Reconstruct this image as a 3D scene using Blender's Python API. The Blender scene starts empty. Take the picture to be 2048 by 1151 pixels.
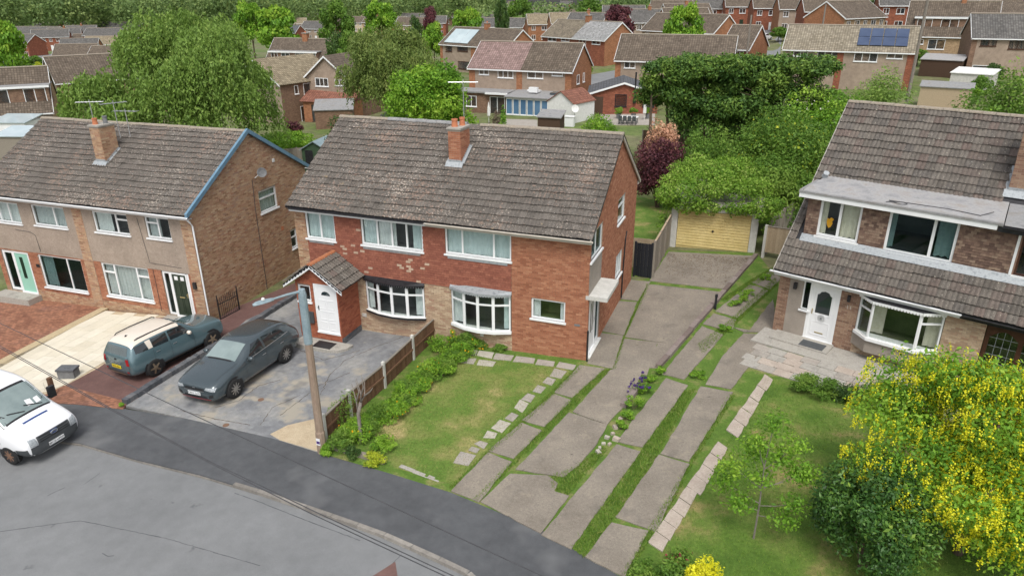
import bpy, math, random
import numpy as np
from mathutils import Matrix, Vector
R = math.radians
scene = bpy.context.scene
col = scene.collection
random.seed(7)
rng = np.random.default_rng(7)

# ------------------------------------------------------------------ camera, sky, sun, exposure
CAM = np.array([5.7277, -23.7528, 13.2809]); YAW, PITCH, ROLL, FPX = .3533, .3988, -.0043, 1423.15
CX, CY = 1024., 575.5
_f = np.array([-math.sin(YAW)*math.cos(PITCH), math.cos(YAW)*math.cos(PITCH), -math.sin(PITCH)])
_r0 = np.array([math.cos(YAW), math.sin(YAW), 0.]); _u0 = np.cross(_r0, _f)
_r = _r0*math.cos(ROLL)+_u0*math.sin(ROLL); _u = -_r0*math.sin(ROLL)+_u0*math.cos(ROLL)
cd = bpy.data.cameras.new('camera'); cam = bpy.data.objects.new('camera', cd); col.objects.link(cam)
cam.matrix_world = Matrix(((_r[0], _u[0], -_f[0], CAM[0]), (_r[1], _u[1], -_f[1], CAM[1]), (_r[2], _u[2], -_f[2], CAM[2]), (0, 0, 0, 1)))
cd.sensor_width = 36; cd.lens = FPX/2048*36; cd.clip_start = .1; cd.clip_end = 4000
scene.camera = cam
SUN_EL, SUN_AZ = 58, 160          # azimuth the light comes from, clockwise from +Y
w = bpy.data.worlds.new('World'); scene.world = w; w.use_nodes = True
nt = w.node_tree; bg = nt.nodes['Background']
sky = nt.nodes.new('ShaderNodeTexSky'); sky.sky_type = 'NISHITA'; sky.sun_disc = False
sky.sun_elevation = R(SUN_EL); sky.sun_rotation = R(SUN_AZ); sky.air_density = 1.2; sky.dust_density = 3.5; sky.ozone_density = .6
hs = nt.nodes.new('ShaderNodeHueSaturation'); hs.inputs['Saturation'].default_value = .32
nt.links.new(sky.outputs[0], hs.inputs['Color']); nt.links.new(hs.outputs[0], bg.inputs[0]); bg.inputs[1].default_value = .13
sd = bpy.data.lights.new('sun', 'SUN'); sd.energy = 1.25; sd.angle = R(22); sd.color = (1, .965, .91)
so = bpy.data.objects.new('sun', sd); col.objects.link(so)
_sv = Vector((math.sin(R(SUN_AZ))*math.cos(R(SUN_EL)), math.cos(R(SUN_AZ))*math.cos(R(SUN_EL)), math.sin(R(SUN_EL))))
so.rotation_euler = _sv.to_track_quat('Z', 'Y').to_euler(); so.location = (0, 0, 60)
scene.view_settings.view_transform = 'Standard'; scene.view_settings.look = 'None'
scene.view_settings.exposure = .60; scene.view_settings.gamma = 1
scene.render.engine = 'CYCLES'
try:
    scene.cycles.transparent_max_bounces = 12; scene.cycles.max_bounces = 6
except Exception: pass

# ------------------------------------------------------------------ terrain and pixel -> place
def hgt(x, y):
    x = np.asarray(x, float); y = np.asarray(y, float)
    rise = np.minimum(.06*np.maximum(0, y-80), 15)*np.clip((x+90)/100, 0, 1)**1.5
    return .035*np.clip(x, -260, 25)+rise
def ray(px, py):
    d = _f+_r*(px-CX)/FPX+_u*(CY-py)/FPX
    return d
_ts = np.geomspace(4, 900, 6000)
def T(px, py, dz=0.):
    d = ray(px, py); P = CAM+_ts[:, None]*d
    s = P[:, 2]-hgt(P[:, 0], P[:, 1])-dz
    i = int(np.argmax(s < 0))
    if i == 0: i = len(_ts)-1
    a, b = _ts[i-1], _ts[i]
    for _ in range(25):
        m = (a+b)/2; p = CAM+m*d
        if p[2]-hgt(p[0], p[1])-dz < 0: b = m
        else: a = m
    return CAM+a*d
def by_h(px, py, h):
    p = T(px, py, h); return np.array((p[0], p[1], p[2]-h)), h
def TP(pts, dz=0.): return [tuple(T(x, y, dz)[:2]) for x, y in pts]
def Vp(px, py, P, n):
    d = ray(px, py); n = np.asarray(n, float)
    return CAM+d*(((np.asarray(P)-CAM)@n)/(d@n))
def pxm(P): return FPX/float((np.asarray(P)-CAM)@_f)      # pixels per metre at a place

# ------------------------------------------------------------------ materials
MATS = {}
def _ramp(nt, cols, lo=0., hi=1.):
    n = nt.nodes.new('ShaderNodeValToRGB'); e = n.color_ramp.elements
    while len(e) < len(cols): e.new(.5)
    for i, c in enumerate(cols):
        e[i].position = lo+(hi-lo)*i/max(1, len(cols)-1); e[i].color = (*c, 1)
    return n
def mat(name, cols, by='noise', scale=3., lo=.3, hi=.7, mott=None, spots=(), rough=.85, bump=None, metal=0., spec=.35, trans=0., coat=0., tex=None, stretch=None, detail=5.):
    m = bpy.data.materials.new(name); m.use_nodes = True; MATS[name] = m
    nt = m.node_tree; N = nt.nodes; L = nt.links; b = N['Principled BSDF']
    geo = N.new('ShaderNodeNewGeometry'); pos = geo.outputs['Position']
    if stretch:
        mp = N.new('ShaderNodeMapping'); mp.inputs['Scale'].default_value = stretch; L.new(pos, mp.inputs[0]); pos = mp.outputs[0]
    def noise(sc, det=detail, rgh=.6):
        n = N.new('ShaderNodeTexNoise'); n.inputs['Scale'].default_value = sc; n.inputs['Detail'].default_value = det; n.inputs['Roughness'].default_value = rgh
        L.new(pos, n.inputs['Vector']); return n.outputs['Fac']
    if isinstance(cols[0], (int, float)): cols = [cols]
    if by == 'tone':
        a = N.new('ShaderNodeAttribute'); a.attribute_name = 'tone'; fac = a.outputs['Fac']; lo, hi = 0., 1.
    else: fac = noise(scale)
    rp = _ramp(nt, cols, lo, hi); L.new(fac, rp.inputs[0]); c = rp.outputs[0]
    if tex:       # brick pattern on far walls and roofs: (width, height, mortar, mortar colour multiplier, offset)
        uv = N.new('ShaderNodeUVMap'); bt = N.new('ShaderNodeTexBrick'); L.new(uv.outputs[0], bt.inputs['Vector'])
        bt.inputs['Scale'].default_value = 1; bt.inputs['Brick Width'].default_value = tex[0]; bt.inputs['Row Height'].default_value = tex[1]
        bt.inputs['Mortar Size'].default_value = tex[2]; bt.inputs['Mortar Smooth'].default_value = .3; bt.inputs['Bias'].default_value = 0
        bt.inputs['Color1'].default_value = (.72, .72, .72, 1); bt.inputs['Color2'].default_value = (1.2, 1.2, 1.2, 1); bt.inputs['Mortar'].default_value = (*tex[3], 1)
        if len(tex) > 4: bt.offset = tex[4]
        mx = N.new('ShaderNodeMix'); mx.data_type = 'RGBA'; mx.blend_type = 'MULTIPLY'; mx.inputs[0].default_value = 1
        L.new(c, mx.inputs[6]); L.new(bt.outputs['Color'], mx.inputs[7]); c = mx.outputs[2]
    if mott:
        for sc, a0, a1 in (mott if isinstance(mott[0], tuple) else (mott,)):
            mr = N.new('ShaderNodeMapRange'); L.new(noise(sc), mr.inputs[0]); mr.inputs[1].default_value = .3; mr.inputs[2].default_value = .7
            mr.inputs[3].default_value = a0; mr.inputs[4].default_value = a1
            cb = N.new('ShaderNodeVectorMath'); cb.operation = 'SCALE'; L.new(c, cb.inputs[0]); L.new(mr.outputs[0], cb.inputs['Scale']); c = cb.outputs[0]
    for sp_ in spots:
        sc, th, wd, sc_col = sp_[:4]; nf = noise(sc, 3.)
        if len(sp_) > 4:
            ad = N.new('ShaderNodeMath'); ad.operation = 'MULTIPLY_ADD'; L.new(noise(sp_[4], 3.), ad.inputs[0]); ad.inputs[1].default_value = sp_[5]; L.new(nf, ad.inputs[2]); sb_ = N.new('ShaderNodeMath'); sb_.operation = 'SUBTRACT'; L.new(ad.outputs[0], sb_.inputs[0]); sb_.inputs[1].default_value = sp_[5]*.5; nf = sb_.outputs[0]
        mr = N.new('ShaderNodeMapRange'); L.new(nf, mr.inputs[0]); mr.inputs[1].default_value = th; mr.inputs[2].default_value = th+wd
        mx = N.new('ShaderNodeMix'); mx.data_type = 'RGBA'; L.new(mr.outputs[0], mx.inputs[0]); L.new(c, mx.inputs[6]); mx.inputs[7].default_value = (*sc_col, 1); c = mx.outputs[2]
    L.new(c, b.inputs['Base Color']); b.inputs['Roughness'].default_value = rough; b.inputs['Metallic'].default_value = metal
    b.inputs['Specular IOR Level'].default_value = spec
    if coat: b.inputs['Coat Weight'].default_value = coat; b.inputs['Coat Roughness'].default_value = .04
    if bump:
        bn = N.new('ShaderNodeBump'); bn.inputs['Strength'].default_value = bump[1]; bn.inputs['Distance'].default_value = .02
        L.new(noise(bump[0]), bn.inputs['Height']); L.new(bn.outputs[0], b.inputs['Normal'])
    if trans:
        tr = N.new('ShaderNodeBsdfTranslucent'); L.new(c, tr.inputs[0]); ms = N.new('ShaderNodeMixShader'); ms.inputs[0].default_value = trans
        L.new(b.outputs[0], ms.inputs[1]); L.new(tr.outputs[0], ms.inputs[2]); L.new(ms.outputs[0], N['Material Output'].inputs[0])
    return m
def glassmat(name, tint, rough=.02, reflect=1.):
    m = bpy.data.materials.new(name); m.use_nodes = True; MATS[name] = m
    N = m.node_tree.nodes; L = m.node_tree.links; N.remove(N['Principled BSDF'])
    t = N.new('ShaderNodeBsdfTransparent'); t.inputs[0].default_value = (*tint, 1)
    g = N.new('ShaderNodeBsdfGlossy'); g.inputs['Roughness'].default_value = rough; g.inputs[0].default_value = (reflect, reflect, reflect, 1)
    f = N.new('ShaderNodeFresnel'); f.inputs[0].default_value = 1.65
    ge = N.new('ShaderNodeNewGeometry'); sb = N.new('ShaderNodeMath'); sb.operation = 'SUBTRACT'; sb.inputs[0].default_value = 1; L.new(ge.outputs['Backfacing'], sb.inputs[1]); mu = N.new('ShaderNodeMath'); mu.operation = 'MULTIPLY'; L.new(f.outputs[0], mu.inputs[0]); L.new(sb.outputs[0], mu.inputs[1])
    s = N.new('ShaderNodeMixShader'); L.new(mu.outputs[0], s.inputs[0]); L.new(t.outputs[0], s.inputs[1]); L.new(g.outputs[0], s.inputs[2])
    L.new(s.outputs[0], N['Material Output'].inputs[0]); return m

B_ORANGE = [(.27, .105, .058), (.35, .145, .082), (.42, .19, .108), (.32, .125, .07), (.46, .23, .135)]
mat('brick_orange', B_ORANGE, by='tone', mott=(25, .8, 1.15), bump=(90, .4))
mat('brick_buff', [(.27, .15, .09), (.40, .25, .15), (.47, .31, .19), (.36, .19, .12), (.50, .36, .23), (.33, .21, .15)], by='tone', mott=(20, .8, 1.15), bump=(90, .4))
mat('brick_pale', [(.35, .25, .17), (.45, .33, .22), (.52, .40, .28), (.40, .28, .19), (.36, .22, .15)], by='tone', mott=(20, .85, 1.12), bump=(90, .4))
mat('brick_red', [(.24, .07, .04), (.33, .10, .055), (.38, .13, .07), (.29, .085, .045)], by='tone', mott=(25, .85, 1.12), bump=(90, .4))
mat('brick_brown', [(.17, .10, .07), (.26, .16, .11), (.33, .22, .15), (.22, .12, .085), (.36, .25, .17)], by='tone', mott=(20, .85, 1.12), bump=(90, .4))
mat('brick_blue', [(.07, .075, .085), (.11, .115, .125), (.15, .15, .155)], by='tone', mott=(12, .8, 1.2), bump=(60, .5))
mat('mortar', [(.30, .25, .20), (.40, .34, .28)], scale=6, bump=(70, .5))
mat('mortar_red', [(.20, .12, .09), (.27, .17, .12)], scale=6, bump=(70, .5))
mat('hung_tile', [(.20, .068, .045), (.25, .088, .056), (.29, .11, .07), (.22, .075, .05), (.27, .10, .064)], by='tone', mott=(18, .8, 1.15), bump=(60, .3))
mat('hung_tile_pale', [(.38, .26, .19), (.46, .34, .25)], by='tone', mott=(15, .85, 1.1), bump=(60, .3))
mat('hung_tile_brown', [(.10, .062, .048), (.15, .095, .072), (.20, .13, .095), (.25, .18, .13)], by='tone', mott=(9, .75, 1.2), bump=(60, .3))
LICH = [(.42, .41, .37), (.50, .49, .45)]
mat('roof_tile', [(.100, .088, .076), (.116, .102, .089), (.130, .115, .10), (.108, .093, .08), (.138, .122, .107)], by='tone', mott=((3, .8, 1.2), (40, .75, 1.25)),
    spots=((9, .61, .04, (.215, .155, .122), .5, .6), (13, .65, .03, (.36, .31, .26), .45, .55), (22, .67, .025, (.54, .51, .46), .6, .25), (3.1, .68, .05, (.21, .165, .11)), (17, .36, -.04, (.05, .044, .038), .7, .4)), bump=(80, .5), rough=.92)
mat('roof_tile_red', [(.10, .088, .076), (.125, .110, .095), (.145, .128, .11), (.125, .095, .082), (.135, .12, .104), (.095, .085, .077)], by='tone', mott=((3, .8, 1.2), (45, .75, 1.25)),
    spots=((14, .66, .03, (.38, .35, .28)), (26, .68, .025, (.54, .53, .48)), (18, .36, -.04, (.04, .037, .032))), bump=(80, .5), rough=.92)
mat('ridge', [(.20, .175, .14), (.30, .26, .21), (.24, .19, .14)], scale=9, spots=((15, .62, .05, (.40, .36, .28)),), bump=(60, .5))
mat('ridge_terracotta', [(.33, .12, .055), (.40, .16, .08)], scale=9, bump=(60, .3))
mat('pebbledash', [(.28, .22, .175), (.36, .29, .235), (.44, .37, .305)], scale=55, lo=.38, hi=.62, mott=((.9, .82, 1.1), (7, .9, 1.1)), bump=(75, 1.), rough=.95)
mat('pebble_grey', [(.27, .235, .20), (.36, .315, .27)], scale=50, mott=(1.2, .85, 1.12), bump=(75, .9), rough=.95)
mat('white_pvc', [(.72, .73, .74), (.80, .81, .81)], scale=1.2, rough=.35, spec=.5)
mat('white_dull', [(.60, .60, .58), (.74, .74, .72)], scale=4, rough=.6)
mat('soffit', [(.46, .42, .36), (.56, .52, .46)], scale=4, rough=.7)
mat('verge_blue', [(.10, .19, .27), (.15, .26, .35)], scale=3, rough=.5)
mat('black_trim', [(.012, .012, .014), (.03, .03, .034)], scale=8, rough=.45)
mat('lead', [(.20, .22, .235), (.36, .385, .40), (.27, .29, .305)], scale=7, rough=.55, metal=.2, bump=(14, .4))
mat('felt', [(.19, .19, .195), (.27, .27, .27), (.23, .215, .20)], scale=2, mott=(14, .85, 1.12), rough=.9, bump=(120, .3))
mat('felt_pale', [(.25, .25, .255), (.34, .335, .335), (.29, .265, .24)], scale=2, mott=(14, .85, 1.1), rough=.9, bump=(120, .3))
mat('terracotta', [(.42, .15, .075), (.52, .20, .10)], scale=7, rough=.8)
mat('concrete', [(.27, .255, .23), (.37, .35, .31), (.32, .30, .27)], scale=2.5, mott=(22, .82, 1.15), rough=.9, bump=(90, .4))
mat('concrete_pale', [(.46, .45, .42), (.58, .57, .53)], scale=4, mott=(25, .85, 1.1), rough=.9, bump=(90, .3))
mat('slab_dark', [(.185, .160, .130), (.225, .197, .162), (.27, .236, .19)], scale=.7, mott=((75, .62, 1.42), (14, .86, 1.14)), spots=((2.1, .60, .25, (.34, .295, .225)), (.9, .40, -.22, (.13, .115, .10)), (6, .66, .08, (.12, .105, .09)), (48, .70, .03, (.43, .41, .38))), rough=.95, bump=(110, .5))
mat('slab_light', [(.27, .245, .215), (.36, .33, .29), (.32, .28, .245)], scale=1.7, mott=(18, .82, 1.12), rough=.9, bump=(90, .4))
mat('slab_stone', [(.36, .335, .28), (.47, .44, .37)], scale=3, mott=(18, .85, 1.1), rough=.9, bump=(60, .4))
mat('stone_pink', [(.36, .30, .25), (.46, .395, .335)], scale=2.2, mott=(18, .85, 1.12), spots=((26, .68, .04, (.22, .19, .16)),), rough=.9, bump=(60, .4))
mat('tarmac_road', [(.172, .177, .180), (.208, .213, .216)], scale=.45, mott=((2.2, .92, 1.08), (90, .8, 1.2)), spots=((.33, .66, .12, (.24, .245, .247)), (70, .72, .03, (.32, .32, .32)), (1.6, .70, .06, (.125, .128, .132))), rough=.88, bump=(130, .5))
mat('tarmac_path', [(.072, .075, .080), (.100, .104, .110)], scale=.6, mott=((3, .88, 1.12), (100, .8, 1.2)), spots=((.42, .56, .2, (.165, .167, .17)), (60, .73, .02, (.30, .30, .30))), rough=.85, bump=(140, .5))
mat('tarmac_old', [(.15, .155, .165), (.22, .225, .23), (.29, .285, .27)], scale=.55, lo=.34, hi=.66, mott=((5, .82, 1.15), (90, .75, 1.25)), spots=((.75, .56, .09, (.34, .31, .255)), (.5, .42, -.10, (.115, .12, .13)), (11, .68, .04, (.13, .13, .135))), rough=.9, bump=(110, .6))
mat('sand', [(.42, .33, .22), (.52, .43, .30)], scale=2, mott=(30, .8, 1.15), rough=.95, bump=(70, .6))
mat('gravel_gold', [(.38, .30, .18), (.52, .43, .28)], scale=25, mott=(60, .7, 1.3), rough=.95, bump=(60, .8))
mat('resin_red', [(.115, .062, .055), (.16, .09, .078)], scale=1.2, mott=((80, .75, 1.25), (5, .9, 1.1)), rough=.8, bump=(130, .4))
mat('block_red', [(.21, .09, .055), (.30, .14, .085), (.24, .12, .085)], scale=.8, mott=((6, .8, 1.2), (50, .85, 1.15)), tex=(.2, .1, .006, (.45, .42, .4)), rough=.9, bump=(70, .4))
mat('cream_slab', [(.60, .545, .43), (.69, .64, .53)], by='tone', mott=((1.4, .9, 1.06), (30, .93, 1.06)), rough=.7, bump=(50, .15))
mat('kerb', [(.20, .185, .165), (.29, .27, .24)], by='tone', mott=((6, .8, 1.15), (40, .85, 1.12)), rough=.9, bump=(60, .5))
mat('kerb_brick', [(.15, .115, .10), (.22, .175, .16), (.26, .22, .20)], by='tone', mott=(15, .8, 1.15), rough=.85, bump=(50, .4))
GRASSC = [(.028, .075, .010), (.050, .115, .016), (.085, .145, .026), (.19, .175, .062)]
mat('lawn', [(.075, .145, .018), (.105, .185, .026), (.15, .205, .042), (.29, .245, .095)], scale=.75, lo=.34, hi=.66, mott=((9, .8, 1.2), (70, .65, 1.35)), rough=.95, bump=(120, 1.))
mat('lawn_dry', [(.100, .185, .026), (.125, .205, .034), (.21, .235, .066), (.42, .335, .155)], scale=.5, lo=.33, hi=.66, mott=((9, .8, 1.2), (70, .65, 1.35)), rough=.95, bump=(120, 1.))
mat('verge_grass', [(.075, .15, .018), (.11, .19, .028), (.27, .24, .10)], scale=1.6, lo=.3, hi=.72, mott=((14, .75, 1.2), (80, .6, 1.4)), rough=.95, bump=(120, 1.))
mat('ground_cover', [(.07, .12, .025), (.11, .15, .04), (.15, .145, .075), (.09, .125, .035)], scale=.09, mott=((1.1, .7, 1.3), (9, .75, 1.25)), rough=.95, bump=(14, .8))
mat('soil', [(.07, .05, .035), (.12, .09, .06)], scale=3, mott=(30, .7, 1.3), rough=.98, bump=(60, .8))
mat('blade', [(.085, .175, .016), (.125, .235, .026), (.18, .28, .04), (.30, .31, .09)], by='tone', rough=.7, trans=.25)
mat('blade_dry', [(.095, .18, .024), (.14, .215, .036), (.24, .25, .07), (.42, .34, .16)], by='tone', rough=.8, trans=.2)
def leafm(name, cols, trans=.32, rough=.6):
    k = 1.0 if name.startswith(('flower', 'leaf_pink')) else 1.75
    cols = [(c[0]*k*1.06, c[1]*k, c[2]*k*.95) for c in cols]; mat(name, cols, by='tone', rough=rough, trans=trans, spec=.3)
leafm('leaf_willow', [(.062, .115, .022), (.088, .155, .030), (.120, .195, .040), (.165, .235, .06)])
leafm('leaf_birch', [(.060, .100, .022), (.085, .130, .032), (.118, .160, .042), (.155, .19, .055)])
leafm('leaf_bright', [(.050, .125, .012), (.085, .185, .016), (.125, .235, .022), (.18, .28, .035)])
leafm('leaf_mid', [(.040, .092, .012), (.062, .130, .018), (.092, .165, .025), (.125, .20, .035)])
leafm('leaf_dark', [(.018, .045, .012), (.030, .066, .016), (.046, .088, .020), (.07, .12, .03)])
leafm('leaf_cypress', [(.026, .062, .014), (.042, .092, .018), (.070, .130, .022), (.11, .17, .03)], trans=.2)
leafm('leaf_laurel', [(.018, .050, .012), (.030, .078, .016), (.055, .12, .020), (.13, .20, .03)], trans=.2, rough=.4)
leafm('leaf_far_haze', [(.055, .095, .030), (.075, .125, .040), (.10, .155, .048), (.13, .18, .06)])  # far wood leaves: slight distance haze painted in as a lighter green
mat('litter', [(.10, .055, .03), (.16, .10, .055), (.07, .045, .03)], by='tone', rough=.9)
leafm('leaf_purple', [(.035, .012, .018), (.055, .018, .024), (.085, .028, .034), (.06, .03, .03)], trans=.2)
leafm('leaf_climber', [(.050, .115, .012), (.085, .17, .018), (.125, .215, .026), (.22, .29, .08)])
leafm('leaf_pink', [(.42, .22, .15), (.55, .33, .22), (.62, .44, .30)], trans=.2)
leafm('leaf_yellowgreen', [(.13, .20, .015), (.22, .27, .02), (.30, .33, .03)])
leafm('flower_yellow', [(.56, .57, .012), (.66, .67, .02), (.74, .75, .05)], trans=.25)
leafm('flower_orange', [(.80, .35, .01), (.85, .48, .01)], trans=.2)
leafm('flower_purple', [(.06, .03, .17), (.10, .05, .26)], trans=.2)
leafm('flower_red', [(.22, .02, .05), (.30, .03, .07)], trans=.2)
leafm('flower_white', [(.62, .62, .58), (.78, .78, .74)], trans=.2)
mat('bark', [(.09, .065, .045), (.16, .12, .085)], scale=7, stretch=(3, 3, .6), mott=(30, .7, 1.3), bump=(30, .8), rough=.95)
mat('bark_grey', [(.16, .14, .12), (.26, .23, .20)], scale=7, stretch=(3, 3, .6), mott=(30, .7, 1.3), bump=(30, .8), rough=.95)
mat('wood_brown', [(.12, .062, .035), (.18, .10, .058)], by='tone', mott=((20, .75, 1.2),), stretch=(1, 1, 1), rough=.85, bump=(40, .5))
mat('wood_grey', [(.20, .175, .145), (.30, .265, .22)], by='tone', mott=(20, .8, 1.15), rough=.9, bump=(40, .5))
mat('wood_pale', [(.34, .26, .17), (.44, .35, .24)], by='tone', mott=(20, .8, 1.15), rough=.9, bump=(40, .4))
mat('wood_black', [(.010, .012, .016), (.022, .025, .032)], by='tone', mott=(15, .7, 1.3), rough=.6, bump=(40, .4))
mat('wood_dark', [(.055, .032, .02), (.085, .05, .032)], by='tone', mott=(15, .8, 1.2), rough=.8)
mat('shed_green', [(.035, .065, .035), (.05, .09, .048)], scale=3, rough=.75)
mat('garage_yellow', [(.60, .47, .20), (.68, .55, .26)], scale=2, mott=(9, .88, 1.06), spots=((3.5, .70, .05, (.36, .27, .12)),), rough=.45)
mat('door_mint', [(.26, .50, .40), (.30, .55, .44)], scale=2, rough=.4)
mat('door_green', [(.018, .032, .020), (.028, .045, .028)], scale=2, rough=.35)
mat('door_brown', [(.050, .022, .014), (.08, .035, .022)], scale=4, rough=.4)
mat('steel', [(.45, .46, .48), (.60, .61, .62)], scale=4, rough=.35, metal=.8)
mat('brass', [(.50, .40, .20), (.6, .5, .28)], scale=4, rough=.35, metal=.8)
mat('lamp_blue', [(.20, .27, .30), (.27, .34, .37)], scale=3, mott=(15, .85, 1.1), rough=.5)
mat('lamp_brown', [(.24, .175, .13), (.33, .25, .19)], scale=3, stretch=(2, 2, .5), mott=(15, .85, 1.1), rough=.7)
mat('grey_box', [(.13, .135, .14), (.20, .205, .21)], scale=6, rough=.6)
mat('curtain_blue', [(.47, .57, .58), (.57, .66, .66)], scale=6, rough=.8)
mat('curtain_cream', [(.50, .47, .36), (.62, .59, .48)], scale=6, rough=.8)
mat('curtain_net', [(.52, .56, .56), (.66, .69, .68)], scale=8, rough=.8)
mat('blind_grey', [(.36, .40, .40), (.46, .50, .50)], scale=8, rough=.8)
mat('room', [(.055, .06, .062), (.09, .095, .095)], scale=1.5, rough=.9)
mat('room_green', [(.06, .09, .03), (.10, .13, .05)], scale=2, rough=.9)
glassmat('glass', (.93, .955, .95)); glassmat('glass_dark', (.16, .20, .21), reflect=.9); glassmat('glass_pale', (.62, .70, .70))
mat('pane_far', [(.035, .045, .052), (.085, .10, .11)], scale=.35, rough=.08, spec=.7)
mat('pane_blue', [(.06, .13, .24), (.10, .20, .33)], scale=.5, rough=.1, spec=.7)
mat('panel_pv', [(.035, .055, .11), (.06, .085, .15)], scale=.6, rough=.15, spec=.7)
mat('panel_thermal', [(.36, .44, .47), (.48, .56, .58)], scale=.4, rough=.12, spec=.7)
mat('paint_white', [(.74, .75, .77), (.79, .80, .81)], scale=.5, rough=.28, coat=.6)
mat('paint_mini', [(.095, .155, .175), (.11, .175, .195)], scale=.5, rough=.22, metal=.3, coat=.9)
mat('paint_kia', [(.055, .074, .084), (.066, .086, .096)], scale=.5, rough=.22, metal=.3, coat=.9)
mat('paint_cream', [(.66, .59, .50), (.70, .63, .54)], scale=.5, rough=.25, coat=.7)
mat('plastic_black', [(.014, .014, .015), (.024, .024, .026)], scale=9, rough=.5)
mat('plastic_grey', [(.05, .056, .060), (.075, .08, .085)], scale=5, rough=.6)
mat('tyre', [(.014, .014, .014), (.022, .022, .022)], scale=20, rough=.85)
mat('alloy', [(.42, .40, .37), (.52, .50, .47)], scale=6, rough=.3, metal=.9)
mat('alloy_bronze', [(.34, .26, .18), (.42, .33, .24)], scale=6, rough=.35, metal=.8)
mat('lens_red', [(.28, .008, .012), (.36, .015, .02)], scale=6, rough=.12, spec=.7)
mat('lens_clear', [(.22, .245, .26), (.46, .49, .51)], scale=26, rough=.1, spec=.8)
mat('trim_red', [(.30, .03, .04), (.36, .04, .05)], scale=5, rough=.35)
mat('plate_yellow', [(.75, .56, .02), (.78, .60, .03)], scale=3, rough=.4)
mat('logo_blue', [(.02, .05, .18), (.03, .07, .22)], scale=3, rough=.3)
mat('paper', [(.70, .71, .72), (.78, .78, .78)], scale=3, rough=.7)
mat('rust', [(.13, .075, .05), (.22, .13, .085)], scale=25, rough=.8)
mat('cable', [(.045, .045, .048), (.07, .07, .075)], scale=5, rough=.7)
mat('umbrella', [(.60, .60, .58), (.7, .7, .68)], scale=5, rough=.8)
mat('sign_red', [(.45, .02, .02), (.5, .03, .03)], scale=3, rough=.5)
mat('car_red', [(.28, .02, .025), (.33, .03, .03)], scale=1, rough=.25, coat=.7)
mat('car_grey', [(.20, .22, .24), (.25, .27, .29)], scale=1, rough=.25, coat=.7)
# far walls and roofs (pieces too small to tell apart)
BR = (.235, .075, .012, (.62, .6, .58))
mat('fw_red', [(.22, .075, .045), (.32, .115, .066)], scale=1.5, mott=(5, .88, 1.1), tex=BR)
mat('fw_orange', [(.30, .13, .065), (.40, .19, .10)], scale=1.5, mott=(5, .88, 1.1), tex=BR)
mat('fw_brown', [(.19, .115, .078), (.27, .17, .115)], scale=1.5, mott=(5, .88, 1.1), tex=BR)
mat('fw_buff', [(.34, .235, .14), (.44, .31, .19)], scale=1.5, mott=(5, .88, 1.1), tex=BR)
mat('fw_pebble', [(.28, .215, .165), (.35, .275, .215)], scale=2, mott=((12, .9, 1.1), (.5, .9, 1.08)), bump=(60, .5))
mat('fw_cream', [(.46, .38, .27), (.54, .46, .34)], scale=2, mott=(9, .9, 1.08))
RT = (.30, .34, .028, (.42, .4, .38), 0)
def roofm(n, cols, sp=(.30, .27, .22)): mat(n, cols, scale=.8, mott=((3, .85, 1.15), (22, .75, 1.25)), spots=((9, .66, .05, sp),), tex=RT, rough=.92, bump=(30, .4))
roofm('fr_brown', [(.105, .082, .062), (.15, .12, .092)]); roofm('fr_grey', [(.095, .092, .088), (.145, .138, .13)])
roofm('fr_pale', [(.215, .185, .135), (.29, .255, .195)], (.10, .09, .07)); roofm('fr_pink', [(.225, .155, .14), (.275, .19, .175)], (.29, .21, .19))
roofm('fr_red', [(.20, .085, .058), (.26, .115, .08)], (.28, .14, .1)); roofm('fr_silver', [(.26, .265, .265), (.34, .34, .335)], (.12, .12, .11))
roofm('fr_lichen', [(.15, .125, .095), (.24, .205, .15)], (.42, .38, .28)); roofm('fr_slate', [(.085, .09, .10), (.12, .125, .135)], (.14, .145, .15))
roofm('fr_tan', [(.22, .18, .12), (.28, .235, .16)], (.33, .29, .2))

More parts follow.
